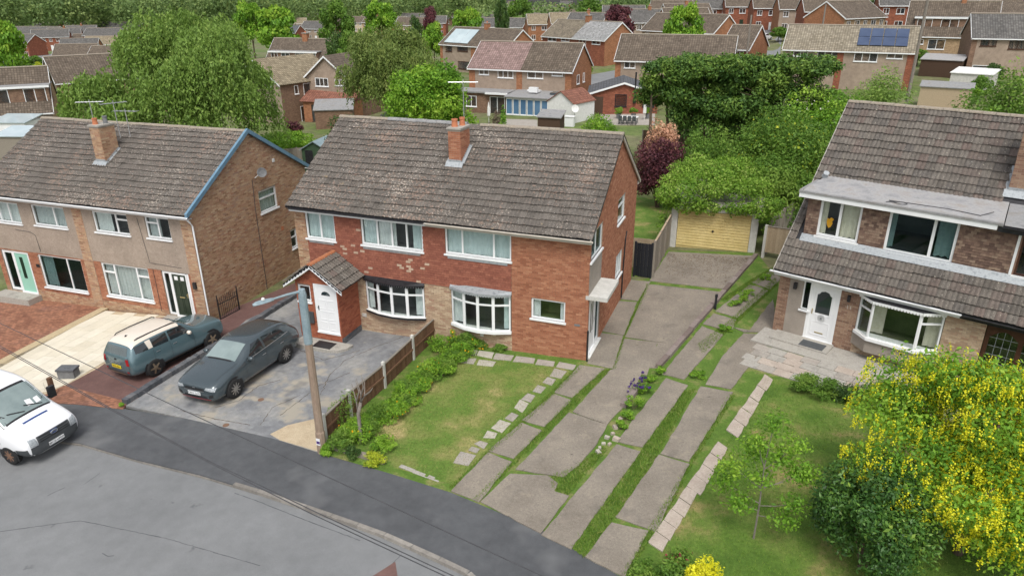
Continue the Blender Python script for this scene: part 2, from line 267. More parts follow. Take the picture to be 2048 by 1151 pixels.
# ------------------------------------------------------------------ mesh building
def setp(o, label=None, cat=None, group=None, kind=None):
    if label: o['label'] = label
    if cat: o['category'] = cat
    if group: o['group'] = group
    if kind: o['kind'] = kind
    return o
def thing(name, label, cat, loc=(0, 0, 0), rz=0., group=None):
    o = bpy.data.objects.new(name, None); col.objects.link(o); o.empty_display_size = .2
    o.location = tuple(float(v) for v in loc); o.rotation_euler = (0, 0, rz)
    return setp(o, label, cat, group)
def link(name, me, parent=None, loc=(0, 0, 0), rot=(0, 0, 0)):
    o = bpy.data.objects.new(name, me); col.objects.link(o); o.parent = parent
    o.location = loc; o.rotation_euler = rot; return o
def npmesh(name, V, F, mats, tone=None, fm=None, smooth=False, uv=True):
    """V (n,3), F list of tuples or (m,k) array."""
    me = bpy.data.meshes.new(name); V = np.asarray(V, np.float32).reshape(-1, 3)
    if isinstance(F, np.ndarray):
        m, k = F.shape; me.vertices.add(len(V)); me.vertices.foreach_set('co', V.ravel())
        me.loops.add(m*k); me.loops.foreach_set('vertex_index', F.ravel().astype(np.int32))
        me.polygons.add(m); me.polygons.foreach_set('loop_start', np.arange(0, m*k, k, dtype=np.int32))
        me.update(calc_edges=True)
    else:
        me.from_pydata([tuple(v) for v in V.tolist()], [], F)
    for mt in (mats if isinstance(mats, (list, tuple)) else [mats]): me.materials.append(MATS[mt])
    n = len(me.polygons)
    if tone is not None:
        at = me.attributes.new('tone', 'FLOAT', 'FACE'); at.data.foreach_set('value', np.asarray(tone, np.float32))
    if fm is not None: me.polygons.foreach_set('material_index', np.asarray(fm, np.int32))
    if smooth: me.polygons.foreach_set('use_smooth', np.ones(n, bool))
    if uv and not isinstance(F, np.ndarray):
        ul = me.uv_layers.new(name='UVMap'); arr = np.zeros((len(me.loops), 2), np.float32)
        for p in me.polygons:
            nz = p.normal
            if abs(nz.z) > .985: t = Vector((1, 0, 0)); b = Vector((0, 1, 0))
            else:
                t = Vector((-nz.y, nz.x, 0)).normalized()
                if abs(t.x) > .7 and t.x < 0 or abs(t.x) <= .7 and t.y < 0: t = -t
                b = nz.cross(t)
                if b.z < 0: b = -b
            for li in p.loop_indices:
                v = me.vertices[me.loops[li].vertex_index].co; arr[li] = (v.dot(t), v.dot(b))
        ul.data.foreach_set('uv', arr.ravel())
    me.validate(); return me
class MB:
    def __init__(s): s.v = []; s.f = []; s.t = []; s.m = []
    def add(s, vs, fs, tone=.5, m=0):
        o = len(s.v); s.v += [tuple(map(float, p)) for p in vs]; s.f += [tuple(i+o for i in f) for f in fs]
        s.t += [tone]*len(fs); s.m += [m]*len(fs); return s
    def box(s, x0, x1, y0, y1, z0, z1, tone=.5, m=0):
        return s.add([(x0, y0, z0), (x1, y0, z0), (x1, y1, z0), (x0, y1, z0), (x0, y0, z1), (x1, y0, z1), (x1, y1, z1), (x0, y1, z1)],
                     [(0, 3, 2, 1), (4, 5, 6, 7), (0, 1, 5, 4), (1, 2, 6, 5), (2, 3, 7, 6), (3, 0, 4, 7)], tone, m)
    def obox(s, P, u0, u1, v0, v1, d0, d1, tone=.5, m=0):     # box through a plane mapping P(u,v,d)
        vs = [P(u0, v0, d0), P(u1, v0, d0), P(u1, v0, d1), P(u0, v0, d1), P(u0, v1, d0), P(u1, v1, d0), P(u1, v1, d1), P(u0, v1, d1)]
        return s.add(vs, [(0, 3, 2, 1), (4, 5, 6, 7), (0, 1, 5, 4), (1, 2, 6, 5), (2, 3, 7, 6), (3, 0, 4, 7)], tone, m)
    def prism(s, pts, z0, z1, tone=.5, m=0, zf=None, cap=True):  # pts (x,y) anticlockwise; zf adds terrain height
        n = len(pts); a = [(x, y, z0+(float(zf(x, y)) if zf else 0)) for x, y in pts]; b = [(x, y, z1+(float(zf(x, y)) if zf else 0)) for x, y in pts]
        fs = [tuple(range(n, 2*n))] if cap else []
        fs += [(i, (i+1) % n, (i+1) % n+n, i+n) for i in range(n)]
        return s.add(a+b, fs, tone, m)
    def ext(s, poly, P, d0, d1, tone=.5, m=0):                  # polygon (u,v) extruded between depths through a mapping
        n = len(poly); a = [P(u, v, d0) for u, v in poly]; b = [P(u, v, d1) for u, v in poly]
        return s.add(a+b, [tuple(range(n))[::-1], tuple(range(n, 2*n))]+[(i, (i+1) % n, (i+1) % n+n, i+n) for i in range(n)], tone, m)
    def tube(s, pts, rad, n=6, tone=.5, m=0, cap=True):
        pts = [np.array(p, float) for p in pts]; k = len(pts)
        if isinstance(rad, (int, float)): rad = [rad]*k
        vs = []; prev = None
        for i, p in enumerate(pts):
            d = pts[min(i+1, k-1)]-pts[max(i-1, 0)]; d = d/(np.linalg.norm(d)+1e-9)
            a = np.cross(d, (0, 0, 1.) if abs(d[2]) < .9 else (1., 0, 0)); a /= np.linalg.norm(a); b = np.cross(d, a)
            vs += [p+rad[i]*(a*math.cos(2*math.pi*j/n)+b*math.sin(2*math.pi*j/n)) for j in range(n)]
        fs = [(i*n+j, i*n+(j+1) % n, (i+1)*n+(j+1) % n, (i+1)*n+j) for i in range(k-1) for j in range(n)]
        if cap: fs += [tuple(range(n))[::-1], tuple(range((k-1)*n, k*n))]
        return s.add(vs, fs, tone, m)
    def lathe(s, prof, n=12, tone=.5, m=0, c=(0, 0, 0), axis='z', cap=True):   # prof (r, h)
        vs = []
        for r, h in prof:
            for j in range(n):
                a = 2*math.pi*j/n
                if axis == 'z': vs.append((c[0]+r*math.cos(a), c[1]+r*math.sin(a), c[2]+h))
                else: vs.append((c[0]+r*math.cos(a), c[1]+h, c[2]+r*math.sin(a)))
        k = len(prof); fs = [(i*n+j, i*n+(j+1) % n, (i+1)*n+(j+1) % n, (i+1)*n+j) for i in range(k-1) for j in range(n)]
        if cap: fs += [tuple(range(n))[::-1], tuple(range((k-1)*n, k*n))]
        return s.add(vs, fs, tone, m)
    def mesh(s, name, mats, smooth=False): return npmesh(name, s.v, s.f, mats, s.t, s.m, smooth)
    def build(s, name, mats, parent=None, smooth=False, loc=(0, 0, 0), rot=(0, 0, 0)):
        return link(name, s.mesh(name, mats, smooth), parent, loc, rot)
def struct(name, mb, m, smooth=False):
    return setp(mb.build(name, m, None, smooth), kind='structure')
def copy_tree(o, parent=None, loc=None, rz=None):
    c = o.copy(); col.objects.link(c)
    if parent is not None: c.parent = parent
    if loc is not None: c.location = tuple(float(v) for v in loc)
    if rz is not None: c.rotation_euler = (0, 0, rz)
    for ch in o.children: copy_tree(ch, c)
    return c
def front(off=0.): return lambda u, v, d: (u, -d+off, v)        # wall facing -y
def sideR(x=0.): return lambda u, v, d: (x+d, u, v)             # wall facing +x
def sideL(x=0.): return lambda u, v, d: (x-d, u, v)             # wall facing -x
def back(y): return lambda u, v, d: (u, y+d, v)
# ------------------------------------------------------------------ the setting: ground, road, pavement, plots
def ground_sheet():
    xs = np.unique(np.concatenate([np.arange(-460, 301, 20.), [-45, -30, -15, 0, 10, 25, -90]])); ys = np.unique(np.concatenate([[-70, -40, -20, -9, 2, 10], np.arange(20, 701, 20.)]))
    X, Y = np.meshgrid(xs, ys); Z = hgt(X, Y)-np.where(Y <= 2, .16, .02)
    V = np.stack([X, Y, Z], -1).reshape(-1, 3); nx = len(xs)
    F = np.array([(j*nx+i, j*nx+i+1, (j+1)*nx+i+1, (j+1)*nx+i) for j in range(len(ys)-1) for i in range(nx-1)], np.int32)
    return setp(link('ground', npmesh('ground', V, F, 'ground_cover')), kind='structure')
ground_sheet()
def ccw(p):
    a = sum(p[i][0]*p[(i+1) % len(p)][1]-p[(i+1) % len(p)][0]*p[i][1] for i in range(len(p)))
    return list(p) if a > 0 else list(p)[::-1]
def sheet(name, pts, m, dz, thick=.1, label=None):
    mb = MB(); mb.prism(ccw(pts), dz-thick, dz, zf=hgt); return struct(name, mb, m)
KERB = [(-60, -9.4), (-30, -10.3), (-18, -10.62)]+TP([(160, 885), (270, 917), (400, 948), (520, 984), (640, 1024), (760, 1066), (860, 1110), (945, 1151)])+[(2.6, -13.2), (6, -17), (9, -22), (11, -30), (12, -45)]
PAVB = [(-60, -7.4), (-30, -8.5), (-18.5, -8.8)]+TP([(150, 803), (245, 816), (380, 838), (545, 876), (640, 905), (780, 946), (905, 985), (1085, 1060), (1175, 1115), (1240, 1151)])+[(6.2, -12.2), (9.5, -16), (12.5, -22), (14.5, -30), (15.5, -45)]
sheet('road', KERB+[(12, -65), (-60, -65)], 'tarmac_road', -.10, .04)
sheet('pavement', PAVB+KERB[::-1], 'tarmac_path', 0., .09)
sheet('repair_patch', TP([(735, 1151), (790, 1116), (797, 1160), (760, 1175)]), 'resin_red', -.094, .03)
def along(pts, step):
    pts = [np.array(p, float) for p in pts]; out = []; L = [np.linalg.norm(b-a) for a, b in zip(pts, pts[1:])]; tot = sum(L); s = 0
    n = max(1, round(tot/step))
    for k in range(n+1):
        d = tot*k/n; i = 0
        while i < len(L)-1 and d > L[i]: d -= L[i]; i += 1
        out.append(pts[i]+(pts[i+1]-pts[i])*d/L[i])
    return out
kerbs = setp(thing('kerb', None, None), kind='structure'); kerbs['kind'] = 'structure'
kp = along(KERB[2:13], .915)
for a, b in zip(kp, kp[1:]):
    d = (b-a)/np.linalg.norm(b-a); n = np.array([-d[1], d[0]]); a2 = a+d*.008; b2 = b-d*.008
    low = .055 if a[0] < -8.2 else 0.
    mb = MB(); mb.prism(ccw([tuple(a2-n*.02), tuple(b2-n*.02), tuple(b2+n*.105), tuple(a2+n*.105)]), -.2, .012-low, tone=random.random(), zf=hgt)
    mb.build('kerb_stone', 'kerb', kerbs)
# plots, from left to right
cream = TP([(-60, 757), (0, 729), (211, 621), (340, 632), (198, 735), (122, 776), (60, 800), (-60, 800)])
sheet('block_paved_drive', TP([(-120, 590), (70, 588), (205, 612), (200, 619), (0, 722), (-120, 790)]), 'block_red', .01)
sheet('gravel_edge', TP([(207, 613), (216, 617), (0, 736), (-80, 775), (-80, 757), (0, 720)]), 'gravel_gold', .03)
sheet('patio_bed', cream, 'sand', .004)
sheet('resin_drive', TP([(122, 776), (198, 735), (338, 634), (432, 640), (470, 615), (640, 545), (660, 560), (594, 594), (492, 640), (409, 712), (250, 812), (180, 800)]), 'resin_red', .012)
sheet('brick_apron', TP([(60, 805), (100, 785), (128, 771), (255, 803), (246, 818), (150, 808), (90, 806)]), 'block_red', .018)
sheet('tarmac_drive', TP([(246, 810), (409, 709), (492, 637), (600, 585), (690, 590), (880, 640), (880, 668), (822, 718), (700, 820), (648, 880), (640, 905), (545, 876), (380, 838)]), 'tarmac_old', .008)
sheet('sandy_corner', TP([(540, 868), (575, 850), (640, 835), (655, 860), (640, 903), (560, 880)]), 'sand', .013)
sheet('grass_verge', TP([(640, 906), (650, 880), (878, 668), (905, 668), (1172, 716), (1258, 560), (1300, 556), (1330, 500), (1512, 505), (1560, 560), (1550, 668), (1700, 760), (1900, 1000), (1400, 1300), (1240, 1151), (1175, 1115), (1085, 1060), (905, 985), (780, 946)]), 'verge_grass', 0.)
LAWN_B = TP([(735, 850), (900, 705), (1000, 715), (1120, 735), (1150, 745), (905, 968), (790, 935)])
sheet('lawn', LAWN_B, 'lawn_dry', .006, .05)
LAWN_C = TP([(1300, 1130), (1440, 910), (1532, 752), (1600, 770), (1760, 830), (1950, 880), (2100, 930), (2100, 1300), (1500, 1300), (1330, 1175)])
sheet('lawn_corner', LAWN_C, 'lawn', .007, .05)
# cream patio slabs, one by one
o0, ux = np.array(T(211, 622)[:2]), np.array(T(340, 632)[:2]); ux = ux-o0; ux /= np.linalg.norm(ux); uy = np.array(T(0, 729)[:2])-o0; uy /= np.linalg.norm(uy)
def inpoly(P, poly):
    x, y = P[..., 0], P[..., 1]; r = np.zeros(x.shape, bool); n = len(poly)
    for i in range(n):
        x1, y1 = poly[i]; x2, y2 = poly[(i+1) % n]
        c = ((y1 > y) != (y2 > y)) & (x < (x2-x1)*(y-y1)/(y2-y1+1e-12)+x1); r ^= c
    return r
patio = setp(thing('patio', None, None), kind='structure')
cp = [np.array(c) for c in cream]
for i in range(0, 9):
    for j in range(-1, 22):
        off = .3 if i % 2 else 0
        cs = [o0+ux*(i*.6+a)+uy*(j*.9+b+off) for a, b in ((.006, .006), (.594, .006), (.594, .894), (.006, .894))]
        cen = sum(cs)/4
        k = sum(bool(inpoly(c[None], cream)[0]) for c in cs)
        if k < 3: continue
        cs = [c if inpoly(c[None], cream)[0] else cen+(c-cen)*.35 for c in cs]
        MB().prism(ccw([tuple(c) for c in cs]), -.03, .03, tone=random.random(), zf=hgt).build('paving_slab', 'cream_slab', patio)
def rough_poly(pts, amp=.025, step=.25):
    out = []; n = len(pts)
    for i in range(n):
        a, b = np.array(pts[i]), np.array(pts[(i+1) % n]); L = np.linalg.norm(b-a); k = max(1, int(L/step)); nn = np.array([-(b-a)[1], (b-a)[0]])/(L+1e-9)
        for j in range(k): out.append(tuple(a+(b-a)*j/k+nn*(random.uniform(-amp, amp) if j else random.uniform(-amp, amp)*.3)))
    return out
def slab(parent, px, m, top=.03, amp=.02, name='paving_slab', grow=.0):
    q = np.array(TP(px)); c_ = q.mean(0); q = c_+(q-c_)*(1+grow/np.maximum(.3, np.linalg.norm(q-c_, axis=1, keepdims=True))); p = ccw(rough_poly([tuple(v) for v in q], amp)); mb = MB(); mb.prism(p, -.06, top+random.uniform(-.006, .006), zf=hgt, tone=random.random()); return mb.build(name, m, parent)
def z6(*p): return [(860+x/2.088, 600+y/2.088) for x, y in p]
drive_b = setp(thing('concrete_drive', None, None), kind='structure')
for q in [z6((625, 275), (725, 290), (595, 405), (522, 385)), z6((515, 395), (585, 420), (480, 525), (390, 500)), z6((380, 515), (462, 548), (350, 658), (250, 628)), z6((243, 642), (335, 680), (205, 838), (95, 795)),
          z6((755, 295), (880, 312), (838, 400), (740, 518), (602, 465)), z6((580, 475), (735, 525), (690, 600), (618, 688), (560, 735), (365, 705)), z6((340, 730), (490, 738), (527, 768), (512, 800), (572, 817), (462, 968), (220, 842)),
          [(1198, 668), (1243, 674), (1224, 735), (1178, 724)], [(1203, 660), (1234, 604), (1271, 607), (1248, 668)], [(1238, 596), (1260, 562), (1298, 565), (1275, 600)],
          [(1250, 680), (1312, 687), (1292, 747), (1230, 737)], [(1316, 688), (1344, 691), (1315, 733), (1298, 733)], [(1253, 672), (1298, 571), (1438, 586), (1348, 686)], [(1303, 561), (1340, 505), (1503, 513), (1444, 576)]]:
    slab(drive_b, q, 'slab_dark', grow=.06 if len(q) > 4 or q[0][1] > 725 else .13)
drive_c = setp(thing('concrete_drive', None, None), kind='structure')
for q in [z6((1135, 112), (1222, 148), (1062, 330), (972, 308)), z6((985, 330), (1075, 360), (890, 612), (783, 588)), z6((778, 606), (875, 636), (592, 1035), (470, 976)),
          z6((1130, 365), (1262, 388), (1082, 672), (966, 640)), z6((955, 650), (1080, 688), (942, 963), (780, 903)), z6((760, 935), (905, 966), (812, 1150), (655, 1070)),
          [(1487, 668), (1548, 672), (1520, 705), (1462, 777), (1412, 768), (1450, 710)], [(1408, 648), (1462, 662), (1470, 640), (1428, 628)], [(1432, 622), (1475, 635), (1535, 582), (1500, 570)], [(1505, 565), (1540, 578), (1560, 558), (1545, 540)], [(1470, 655), (1500, 660), (1545, 600), (1550, 640), (1545, 664), (1490, 664)]]:
    slab(drive_c, q, 'slab_dark', grow=.05)
edging = setp(thing('stone_edging', None, None), kind='structure')
a, b = np.array((1296, 1085.)), np.array((1530, 748.))
for i in range(15):
    t0, t1 = i/15+.001, (i+1)/15-.002; wj = random.uniform(20, 25)*(1.5-.5*i/15)
    pa, pb = a+(b-a)*t0, a+(b-a)*t1; n = np.array([.82, .57])
    if i == 9: continue
    slab(edging, [tuple(pa), tuple(pb), tuple(pb+n*wj*.9), tuple(pa+n*wj)], 'stone_pink', .035, .025, 'edging_stone')
stepping = setp(thing('stepping_path', None, None), kind='structure')
for q in [((98, 680), (128, 632), (192, 648), (160, 692)), ((160, 628), (175, 612), (208, 622), (195, 640)), ((185, 600), (210, 588), (242, 598), (225, 622)), ((222, 575), (240, 545), (282, 555), (270, 578)), ((255, 535), (290, 500), (338, 515), (300, 555)),
          ((312, 495), (340, 470), (370, 482), (345, 508)), ((352, 450), (375, 415), (412, 432), (385, 470)), ((380, 415), (408, 390), (440, 400), (420, 428)), ((428, 382), (450, 355), (484, 365), (462, 390)), ((470, 345), (490, 322), (525, 332), (508, 357)), ((500, 318), (520, 285), (572, 298), (548, 328)),
          ((525, 280), (540, 258), (610, 272), (600, 292)), ((440, 270), (450, 248), (522, 258), (515, 278)), ((345, 258), (360, 235), (440, 245), (432, 266)), ((262, 248), (275, 222), (350, 232), (338, 254)), ((195, 232), (205, 212), (268, 220), (258, 245)), ((110, 222), (130, 203), (200, 210), (190, 233)), ((112, 258), (130, 238), (195, 244), (182, 268)), ((195, 272), (205, 250), (275, 258), (262, 278))]:
    slab(stepping, z6(*q), random.choice(['slab_light', 'slab_stone', 'slab_light']), .022, .02, 'stepping_stone')
# block edging between the two drives (a low line of dark blocks) and the brick kerb wall by the red drive
def block_wall(name, label, pa, pb, n, wid, ht, m, cat, gap=.006, skip=()):
    A, Bq = np.array(T(*pa)[:2]), np.array(T(*pb)[:2]); d = Bq-A; L = np.linalg.norm(d); d /= L; nn = np.array([-d[1], d[0]])
    t = thing(name, label, cat, (A[0], A[1], float(hgt(*A))), math.atan2(d[1], d[0]))
    sl = float(hgt(*Bq)-hgt(*A))
    for i in range(n):
        if i in skip: continue
        x0, x1 = L*i/n+gap, L*(i+1)/n-gap; j = random.uniform(-.015, .015)
        z = sl*(i+.5)/n
        MB().box(x0, x1, -wid/2+j, wid/2+j, z-.12, z+ht+random.uniform(-.012, .012), tone=random.random()).build('block', m, t)
    return t
block_wall('block_edging', 'low line of dark concrete blocks between the two concrete drives', (1316, 737), (1512, 512), 15, .2, .16, 'kerb_brick', 'edging')
block_wall('block_edging', 'short stretch of dark edging blocks beside the purple flowers', (1246, 815), (1272, 784), 2, .2, .16, 'kerb_brick', 'edging')
block_wall('brick_wall', 'low dark engineering brick wall between the red drive and the tarmac drive', (250, 808), (594, 592), 62, .24, .2, 'brick_blue', 'wall')
block_wall('timber_sleeper_wall', 'low weathered kerb along the front of the lawn behind the lamp post', (655, 893), (770, 926), 5, .16, .14, 'wood_grey', 'wall')
block_wall('stone_kerb', 'broken pale stone kerb sunk in the front edge of the lawn', (800, 932), (885, 962), 3, .14, .012, 'concrete', 'kerb')
for i, (px, py) in enumerate([(1225, 868), (1214, 876), (1232, 880), (1207, 888), (1219, 889), (1200, 897), (1241, 838), (1236, 846), (1230, 856), (1196, 905)]):
    p = T(px, py); s = random.uniform(.06, .12); mb = MB()
    mb.prism(ccw(rough_poly([(-s, -s*.7), (s, -s*.6), (s*.9, s*.7), (-s*.8, s*.6)], .02, .1)), -.03, s*.9)
    setp(mb.build('rubble_stone', 'slab_stone' if i % 2 else 'stone_pink', None, loc=(p[0], p[1], p[2]+.01), rot=(random.uniform(-.2, .2), random.uniform(-.2, .2), random.uniform(0, 3))),
         'small loose broken stone lying at the end of the drive edging', 'stone', 'rubble by the drive edging')
def blades(name, poly, dens, m, h=.06, wd=.009, seed=1, dz=.0):
    r = np.random.default_rng(seed); P = np.array(poly); lo, hi = P.min(0), P.max(0); n = int(dens*np.prod(hi-lo))
    X = lo+r.random((n, 2))*(hi-lo); X = X[inpoly(X, poly)]; n = len(X)
    a = r.random(n)*6.283; hh = h*(.5+r.random(n)); lean = r.normal(0, .5, (n, 2))*hh[:, None]
    B = np.stack([X[:, 0], X[:, 1], hgt(X[:, 0], X[:, 1])+dz], -1); dx = np.stack([np.cos(a), np.sin(a), 0*a], -1)*wd
    V = np.stack([B-dx, B+dx, B+np.concatenate([lean, hh[:, None]], 1)], 1).reshape(-1, 3)
    o = link(name, npmesh(name, V, np.arange(3*n, dtype=np.int32).reshape(-1, 3), m, np.clip(r.normal(.45, .25, n), 0, 1)))
    return o
setp(blades('lawn_grass', LAWN_B, 420, 'blade_dry', .045, .009, 2, .0), 'short patchy half dried grass on the lawn before the orange brick house', 'grass', kind='stuff')
setp(blades('lawn_grass', LAWN_C, 380, 'blade', .05, .009, 3, .0), 'mown green grass on the corner lawn with the sapling', 'grass', kind='stuff')
joints = [z6((725, 290), (765, 285), (340, 700), (205, 840), (180, 830), (335, 680), (595, 405)), z6((1060, 380), (1110, 370), (950, 650), (780, 905), (640, 1075), (592, 1035), (875, 640), (890, 612)), z6((500, 738), (600, 700), (720, 610), (740, 625), (575, 815), (512, 800)),
          z6((1250, 395), (1275, 400), (1095, 690), (950, 965), (820, 1150), (800, 1150), (905, 966), (1082, 680)), z6((600, 290), (640, 280), (350, 560), (150, 720), (100, 790), (80, 780), (230, 640))]
joints += [[(1440, 600), (1455, 600), (1560, 545), (1545, 535), (1500, 560)], [(1395, 690), (1460, 640), (1550, 555), (1555, 570), (1470, 650), (1405, 710)], [(1226, 740), (1232, 738), (1252, 672), (1300, 570), (1294, 568), (1247, 670)]]
for i, j in enumerate(joints):
    setp(blades('joint_grass', TP(j), 1300, 'blade', .07, .012, 20+i, .0), 'grass grown up in a joint of the concrete drives', 'grass', 'grass in the drive joints', kind='stuff')

lp = TP([(1335, 508), (1505, 516), (1450, 572), (1330, 550)]); r_ = np.random.default_rng(61); X = []
while len(X) < 900:
    q = np.array(lp).min(0)+r_.random(2)*(np.array(lp).max(0)-np.array(lp).min(0))
    if inpoly(q[None], lp)[0] and r_.random() < .25+.75*math.exp(-abs(q[1]-13.4)): X.append(q)
X = np.array(X); n = len(X); a = r_.random(n)*6.28; s_ = r_.uniform(.02, .05, n); Z = hgt(X[:, 0], X[:, 1])+.042
ca, sa = np.cos(a)*s_, np.sin(a)*s_
V = np.stack([np.stack([X[:, 0]-ca, X[:, 1]-sa, Z], -1), np.stack([X[:, 0]+sa*.5, X[:, 1]-ca*.5, Z+.006], -1), np.stack([X[:, 0]+ca, X[:, 1]+sa, Z+.004], -1), np.stack([X[:, 0]-sa*.5, X[:, 1]+ca*.5, Z+.008], -1)], 1).reshape(-1, 3)
setp(link('leaf_litter', npmesh('leaf_litter', V, np.arange(4*n, dtype=np.int32).reshape(-1, 4), 'litter', r_.random(n))), 'brown fallen leaves scattered on the concrete before the garage', 'leaves', kind='stuff')

cr = MB()
for pl in [[(95, 990), (112, 982), (130, 974)], [(168, 968), (182, 958), (200, 945)], [(775, 1140), (790, 1120), (803, 1108)], [(205, 1105), (216, 1112), (228, 1110)], [(470, 985), (520, 1003), (600, 1035), (720, 1080)], [(0, 1062), (160, 1040), (330, 1075), (520, 1130)], [(640, 985), (700, 1005), (760, 1030)]]:
    P = [np.array(p) for p in along(TP(pl, -.1), .15)]
    for a, b in zip(P, P[1:]):
        d = (b-a)/(np.linalg.norm(b-a)+1e-9); n = np.array([-d[1], d[0]]); w0 = random.uniform(.004, .012); j = n*random.uniform(-.012, .012)
        cr.prism(ccw([tuple(a-n*w0+j), tuple(b-n*w0), tuple(b+n*w0), tuple(a+n*w0+j)]), -.12, -.0965, zf=hgt)
setp(struct('road_crack_sealing', cr, 'tarmac_path'), kind='structure')
dc = MB()
for pl in [[(430, 815), (480, 800), (520, 770), (560, 760)], [(560, 830), (600, 800), (640, 770), (700, 745)], [(600, 700), (650, 720), (720, 700)], [(360, 820), (420, 835), (500, 850)], [(640, 790), (660, 750), (690, 720), (760, 690), (830, 665)], [(520, 850), (545, 815), (600, 790)]]:
    P = [np.array(p) for p in along(TP(pl), .12)]; P = [P[0]]+[p+rng.normal(0, .02, 2) for p in P[1:-1]]+[P[-1]]
    for a, b in zip(P, P[1:]):
        d = (b-a)/(np.linalg.norm(b-a)+1e-9); n = np.array([-d[1], d[0]]); w0 = random.uniform(.004, .016)
        dc.prism(ccw([tuple(a-n*w0), tuple(b-n*w0), tuple(b+n*w0), tuple(a+n*w0)]), -.01, .0115, zf=hgt)
setp(struct('drive_cracks', dc, 'soil'), kind='structure')
# ------------------------------------------------------------------ building kit
def cells(u0, u1, v0, v1, ops):
    us = sorted({u0, u1, *[min(max(o[i], u0), u1) for o in ops for i in (0, 1)]}); out = []
    for a, b in zip(us, us[1:]):
        if b-a < 1e-4: continue
        m = (a+b)/2; cut = sorted((max(o[2], v0), min(o[3], v1)) for o in ops if o[0] < m < o[1] and o[3] > v0 and o[2] < v1); z = v0
        for p, q in cut:
            if p > z+1e-4: out.append((a, b, z, p))
            z = max(z, q)
        if z < v1-1e-4: out.append((a, b, z, v1))
    return out
def core(parent, P, u0, u1, v0, v1, ops, m, name='wall', d0=-.2, d1=0.):
    mb = MB()
    for c in cells(u0, u1, v0, v1, ops): mb.obox(P, *c, d0, d1)
    return mb.build(name, m, parent)
def world(parent, p):
    c, s = math.cos(parent.rotation_euler[2]), math.sin(parent.rotation_euler[2]); L = parent.location
    return np.array([L[0]+c*p[0]-s*p[1], L[1]+s*p[0]+c*p[1], L[2]+p[2]])
_bm = {}
def brickwork(parent, P, u0, u1, v0, v1, ops, m, parts=0, lim=None, bw=.235, bh=.0775, d=.012, name='brick', gap=.011, stag=.5, jitter=.003, tilt=0., pale=None, root=None):
    full, rest = [], []; k = 0; v = v0
    while v < v1-.02:
        vt = min(v+bh-gap, v1); a, b = (u0, u1) if lim is None else lim(v+bh/2)
        spans = [(max(u0, a), min(u1, b))]
        for o in ops:
            if o[3] > v+.01 and o[2] < vt-.01:
                ns = []
                for s0, s1 in spans:
                    if o[1] <= s0 or o[0] >= s1: ns.append((s0, s1)); continue
                    if o[0] > s0: ns.append((s0, o[0]))
                    if o[1] < s1: ns.append((o[1], s1))
                spans = ns
        off = (k % 2)*stag*bw
        for s0, s1 in spans:
            i = math.floor((s0-u0-off)/bw)
            while True:
                x0 = u0+off+i*bw; x1 = x0+bw-gap; i += 1
                if x0 >= s1: break
                c0, c1 = max(x0, s0), min(x1, s1)
                if c1-c0 < .035: continue
                q = (c0, c1, v, vt, random.random())
                (full if abs(c1-c0-bw+gap) < 1e-4 and vt-v > bh-gap-1e-4 else rest).append(q)
        v += bh; k += 1
    rt = root or parent
    full.sort(key=lambda q: np.linalg.norm(world(rt, P((q[0]+q[1])/2, q[2], 0))-CAM))
    one, more = full[:parts], full[parts:]+rest
    for j, q in enumerate(one):
        key = (m, round(bw, 3), round(bh, 3), id(P), int(q[4]*7))
        if key not in _bm:
            mb = MB(); o = np.array(P(0, 0, 0)); Q = lambda u, v, dd: np.array(P(u, v, dd))-o
            brick_geo(mb, Q, 0, bw-gap, 0, bh-gap, d, tilt, (int(q[4]*7)+.5)/7); _bm[key] = mb.mesh(name, m)
        link(name, _bm[key], parent, P(q[0], q[2], random.uniform(-jitter, jitter)))
    groups = {}
    for q in more:
        mm = pale[0] if pale and random.random() < pale[1] else m
        brick_geo(groups.setdefault(mm, MB()), P, q[0], q[1], q[2], q[3], d+random.uniform(-jitter, jitter), tilt, q[4])
    for mm, mb in groups.items(): setp(mb.build(name if not one else name, mm, parent), kind='stuff')
def brick_geo(mb, P, u0, u1, v0, v1, d, tilt, tone):
    vs = [P(u0, v0, -.004), P(u1, v0, -.004), P(u1, v1, -.004), P(u0, v1, -.004), P(u0, v0, d+tilt), P(u1, v0, d+tilt), P(u1, v1, d), P(u0, v1, d)]
    mb.add(vs, [(4, 5, 6, 7), (0, 1, 5, 4), (1, 2, 6, 5), (2, 3, 7, 6), (3, 0, 4, 7)], tone)
def curtain(P, u0, u1, v0, v1, d, m, parent, amp=.025):
    n = max(4, int((u1-u0)/.045)); mb = MB(); vs = []
    for i in range(n+1):
        u = u0+(u1-u0)*i/n; e = amp*math.sin(i*1.35)+amp*.5*math.sin(i*.5+1)
        vs += [P(u, v0, d+e), P(u, v1, d+e*.6)]
    mb.add(vs, [(2*i, 2*i+2, 2*i+3, 2*i+1) for i in range(n)]); return mb.build('curtain', m, parent, smooth=True)
